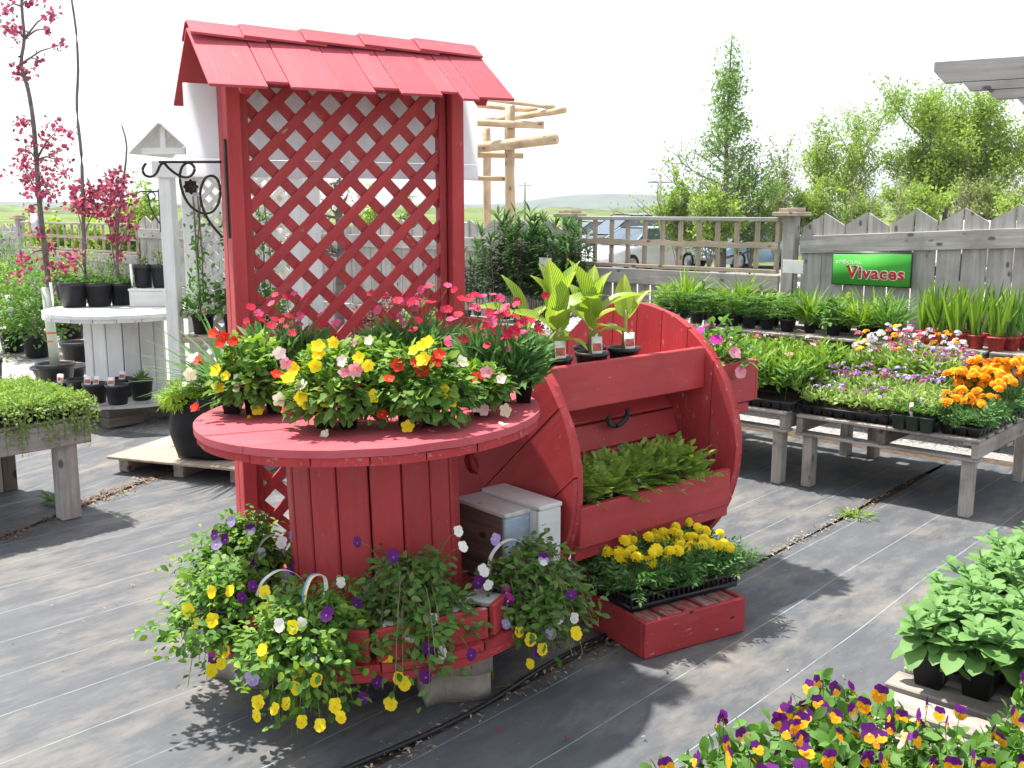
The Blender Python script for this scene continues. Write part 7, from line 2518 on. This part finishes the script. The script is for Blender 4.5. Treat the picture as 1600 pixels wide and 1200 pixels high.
for x in (-2.2, 1.9):
    for s in (-1, 1):
        A = Acc(); A.tube([(x, s * .75, .4), (x, s * 1.0, .4)], [.4, .4], 16); A.obj("wheel", M_tyre, tk)

# ------------------------------------------------------------------ trees
def tree(label, u, y, vtop, rpx, seed, style, n, mat, group=None, base_z=-0.36, lean=0.0, lsize=0.16, trunk=.10, name="tree", low=0.1, wood_=None):
    reseed(seed)
    q = PY(u, 330, y)
    base = Vector((q.x, y, base_z))
    top = PY(u, vtop, y).z - base_z
    R = rpx / FPX * y
    o = thing(name, label, "tree", base, 0, group)
    A = Acc(); pos = []
    def br_(p, d, L, r, lev):
        pts = [p]
        nseg = 4
        for i in range(nseg):
            d = (d + Vector((random.gauss(0, .13), random.gauss(0, .13), .08))).normalized()
            pts.append(pts[-1] + d * L / nseg)
        A.tube(pts, list(np.linspace(r, r * .35, nseg + 1)), 5 if lev < 2 else 3, 0, False)
        if lev >= 2 or L < .25:
            for t in np.linspace(.15, 1, 6):
                j = min(nseg - 1, int(t * nseg)); pos.append(pts[j].lerp(pts[j + 1], t * nseg - j))
            return
        for i in range(5 if lev else 6):
            t = U(.25, 1)
            j = min(nseg - 1, int(t * nseg))
            s = pts[j].lerp(pts[j + 1], min(1, t * nseg - j))
            nd = (d + Vector((random.gauss(0, .7), random.gauss(0, .7), random.gauss(.15, .35)))).normalized()
            br_(s, nd, L * U(.35, .6), r * .5, lev + 1)
        for t in (.7, .85, 1.0):
            j = min(nseg - 1, int(t * nseg)); pos.append(pts[j].lerp(pts[j + 1], min(1, t * nseg - j)))
    if style == 'spire':
        tp = [Vector((random.gauss(0, .03), random.gauss(0, .03), top * t)) for t in np.linspace(0, 1, 9)]
        A.tube(tp, list(np.linspace(trunk, .012, 9)), 7, 0, False)
        for i in range(60):
            t = low + (0.97 - low) * (i / 60) ** 1.2
            z = top * t
            L = R * (1 - t) ** 1.6 * U(.5, 1.25) + .10
            az = U(0, 6.28)
            br_(Vector((0, 0, z)), Vector((math.cos(az), math.sin(az), U(.15, .6))).normalized(), L, trunk * .35 * (1 - t) + .008, 1)
    else:
        ns = 7
        A.tube([Vector((0, 0, 0)), Vector((0, 0, top * .12))], [trunk, trunk * .9], 7, 0, False)
        for i in range(ns):
            az = 6.28 * i / ns + U(-.3, .3)
            sp = U(.12, .62) * R / (top * .5)
            br_(Vector((0, 0, top * U(.06, .16))), Vector((math.cos(az) * sp, math.sin(az) * sp, 1)).normalized(), top * U(.72, .90), trunk * .55, 0)
    pos = np.array([tuple(p) for p in pos])
    sz = top * 0.985 / np.percentile(pos[:, 2], 99.7)
    sr = R * 0.95 / np.percentile(np.abs(pos[:, 0]), 98.5)
    sc3 = np.array([sr, sr, sz])
    pos = pos * sc3
    A.v = [v * sc3.astype(np.float32) for v in A.v]
    pick = pos[np.random.randint(0, len(pos), n)] + np.random.normal(0, 1, (n, 3)) * [R * .07, R * .07, R * .06]
    keep = pick[:, 2] > .05
    pick = pick[keep]
    m = len(pick)
    B = Acc()
    B.scatter(T_small, pick, np.random.normal(0, 1, (m, 3)), np.random.normal(0, .7, (m, 3)) + [0, 0, .6], lsize * np.random.uniform(.5, 1.2, m), 0)
    A.obj("trunk", wood_ or M_bark, o, True)
    B.obj("crown", G[mat], o, kind="stuff")
    return o
gt = "trees beyond the car park"
tree("tall spire shaped tree with thin airy top beyond the railing fence", 1133, 31, 66, 125, 901, 'spire', 9000, 'tree2', gt, lsize=.125, low=.06)
tree("slim pale tree between the spire tree and the rounded ones", 1226, 40, 205, 26, 902, 'vase', 1500, 'tree3', gt, lsize=.13, trunk=.06)
tree("open rounded tree with visible limbs above the parked suvs", 1322, 34, 158, 78, 903, 'vase', 9500, 'tree', gt, lsize=.12)
tree("large dense rounded tree behind the zigzag pickets", 1478, 34, 128, 112, 904, 'vase', 42000, 'tree', gt, lsize=.125, trunk=.14)
tree("sparse bare tree at the car park's far edge past the dense tree", 1590, 38, 240, 38, 905, 'vase', 1400, 'tree3', gt, lsize=.12, trunk=.06)
gb_ = "bushes beyond the car park"
for k, (u, y, vt, r, n, mt_, lab) in enumerate((
        (1060, 30, 262, 34, 3400, 'tree', "bushy young tree beside the utility pole"), (1175, 30, 262, 40, 4200, 'tree2', "bush at the foot of the spire tree"), (1110, 29, 285, 46, 4200, 'tree', "low bush under the spire tree"),
        (1262, 30, 272, 42, 4200, 'tree', "round bush behind the capped post"), (1215, 33, 268, 30, 2600, 'tree3', "pale bush behind the railing's end"), (1350, 30, 290, 44, 4200, 'tree', "low bush behind the parked suvs"),
        (1432, 28, 278, 50, 5200, 'tree', "bright green bush in front of the dense tree"), (1530, 31, 268, 44, 3600, 'tree3', "brownish bush beside the dense tree"), (1585, 30, 292, 36, 3000, 'tree', "low bush behind the white truck"),
        (585, 24, 290, 30, 2600, 'tree', "green bush seen through the lattice trellis"), (635, 26, 305, 26, 2000, 'tree2', "darker bush seen through the lattice beside the green one"), (230, 21, 285, 42, 3600, 'tree', "green tree behind the white arbor's post"), (196, 22, 318, 26, 1800, 'tree3', "pale bush behind the crabapple blossom"))):
    tree(lab, u, y, vt, r, 920 + k, 'vase', n, mt_, gb_, lsize=.13, trunk=.05, name="bush")
gy = "yellow-green bushes behind the left railing"
for k, u in enumerate((20, 70, 112, 150, 190)):
    tree(["first", "second", "third", "fourth", "fifth"][k] + " yellow-green bush from the fence post, behind the left railing", u, 21, 345, 36, 940 + k, 'vase', 2200, 'lime' if k % 2 else 'yel', gy, lsize=.13, trunk=.04, name="bush")
gs_ = "bare saplings in front of the car park trees"
for k, (u, vt) in enumerate(((1332, 240), (1362, 262), (1402, 215), (1410, 250), (1500, 250))):
    tree(["first", "second", "third", "fourth", "fifth"][k] + " thin bare sapling past the parked suvs, above the zigzag pickets", u, 22, vt, 14, 950 + k, 'vase', 60, 'tree3', gs_, lsize=.07, trunk=.025, name="sapling")
# blossom tree and red shrubs seen through the trellis
reseed(960)
mq = PY(528, 450, 9.0)
crabapple("white flowering magnolia seen through the red lattice", Vector((mq.x, 9.0, 0.0)), [Vector((mq.x, 9.0, .05)), PY(530, 460, 9), PY(534, 400, 9), PY(530, 340, 9), PY(526, 290, 9), PY(540, 250, 9)], .055,
    [(470, 340, 26, 26), (500, 310, 24, 22), (520, 285, 24, 22), (490, 370, 26, 26), (455, 380, 22, 20), (545, 300, 22, 18), (510, 345, 20, 16), (475, 400, 24, 22), (535, 260, 18, 14), (440, 350, 18, 14)], 961, (0.2, .16, .3), None, (), [F['white'], F['blush'], G['dull']], None, "magnolia_tree")
shr = [("wine red barberry in a pot behind the lattice trellis", 600, 590, .22, .5, 'redl'), ("second wine red barberry behind the lattice beside the first", 572, 585, .2, .42, 'redl'), ("yellow-green potted shrub behind the lattice's right side", 650, 600, .25, .5, 'yel'), ("green potted shrub behind the lattice's left side", 400, 600, .24, .5, 'mid'), ("green potted shrub behind the lattice's middle", 480, 605, .22, .45, 'dull'), ("dark conifer-like potted shrub behind the lattice near its right post", 690, 590, .25, .62, 'dark')]
for k, (lab, u, v, r, H, m_) in enumerate(shr):
    shrub(lab, u, v, r, H, 970 + k, m_, .13, .22, 420, "potted shrubs behind the red trellis", .05, 0.012, m_)

# ------------------------------------------------------------------ utility poles
for k, (u, y, vt, lab) in enumerate(((820, 120, 284, "slim utility pole beyond the log pergola"), (1030, 70, 274, "utility pole beside the spire tree's bushes"), (640, 110, 300, "slim utility pole seen through the lattice"))):
    q = PY(u, 330, y); tz = PY(u, vt, y).z
    o = thing("utility_pole", lab, "pole", (q.x, y, -.36), 0, "utility poles in the distance")
    A = Acc(); A.tube([(0, 0, 0), (0, 0, tz + .36)], [.16, .11], 8); A.obj("mast", M_grey, o, True)
    board("crossarm", (-.8, 0, tz - .1), (.8, 0, tz - .1), .12, .1, M_grey, o)
# ------------------------------------------------------------------ hazy air
A = Acc()
A.box((0, 2700, 55.0), (7000, 5600, 114.0))
hm, hn, hb, HN, HL = nt("hazy_air")
HN.remove(hb)
vol = HN.new("ShaderNodeVolumePrincipled")
vol.inputs["Color"].default_value = (0.86, 0.92, 1.0, 1)
vol.inputs["Density"].default_value = 0.00032
HL.new(vol.outputs[0], HN["Material Output"].inputs["Volume"])
tag(A.obj("haze", hm, kind="stuff"), "pale haze over the distant hills", "haze")
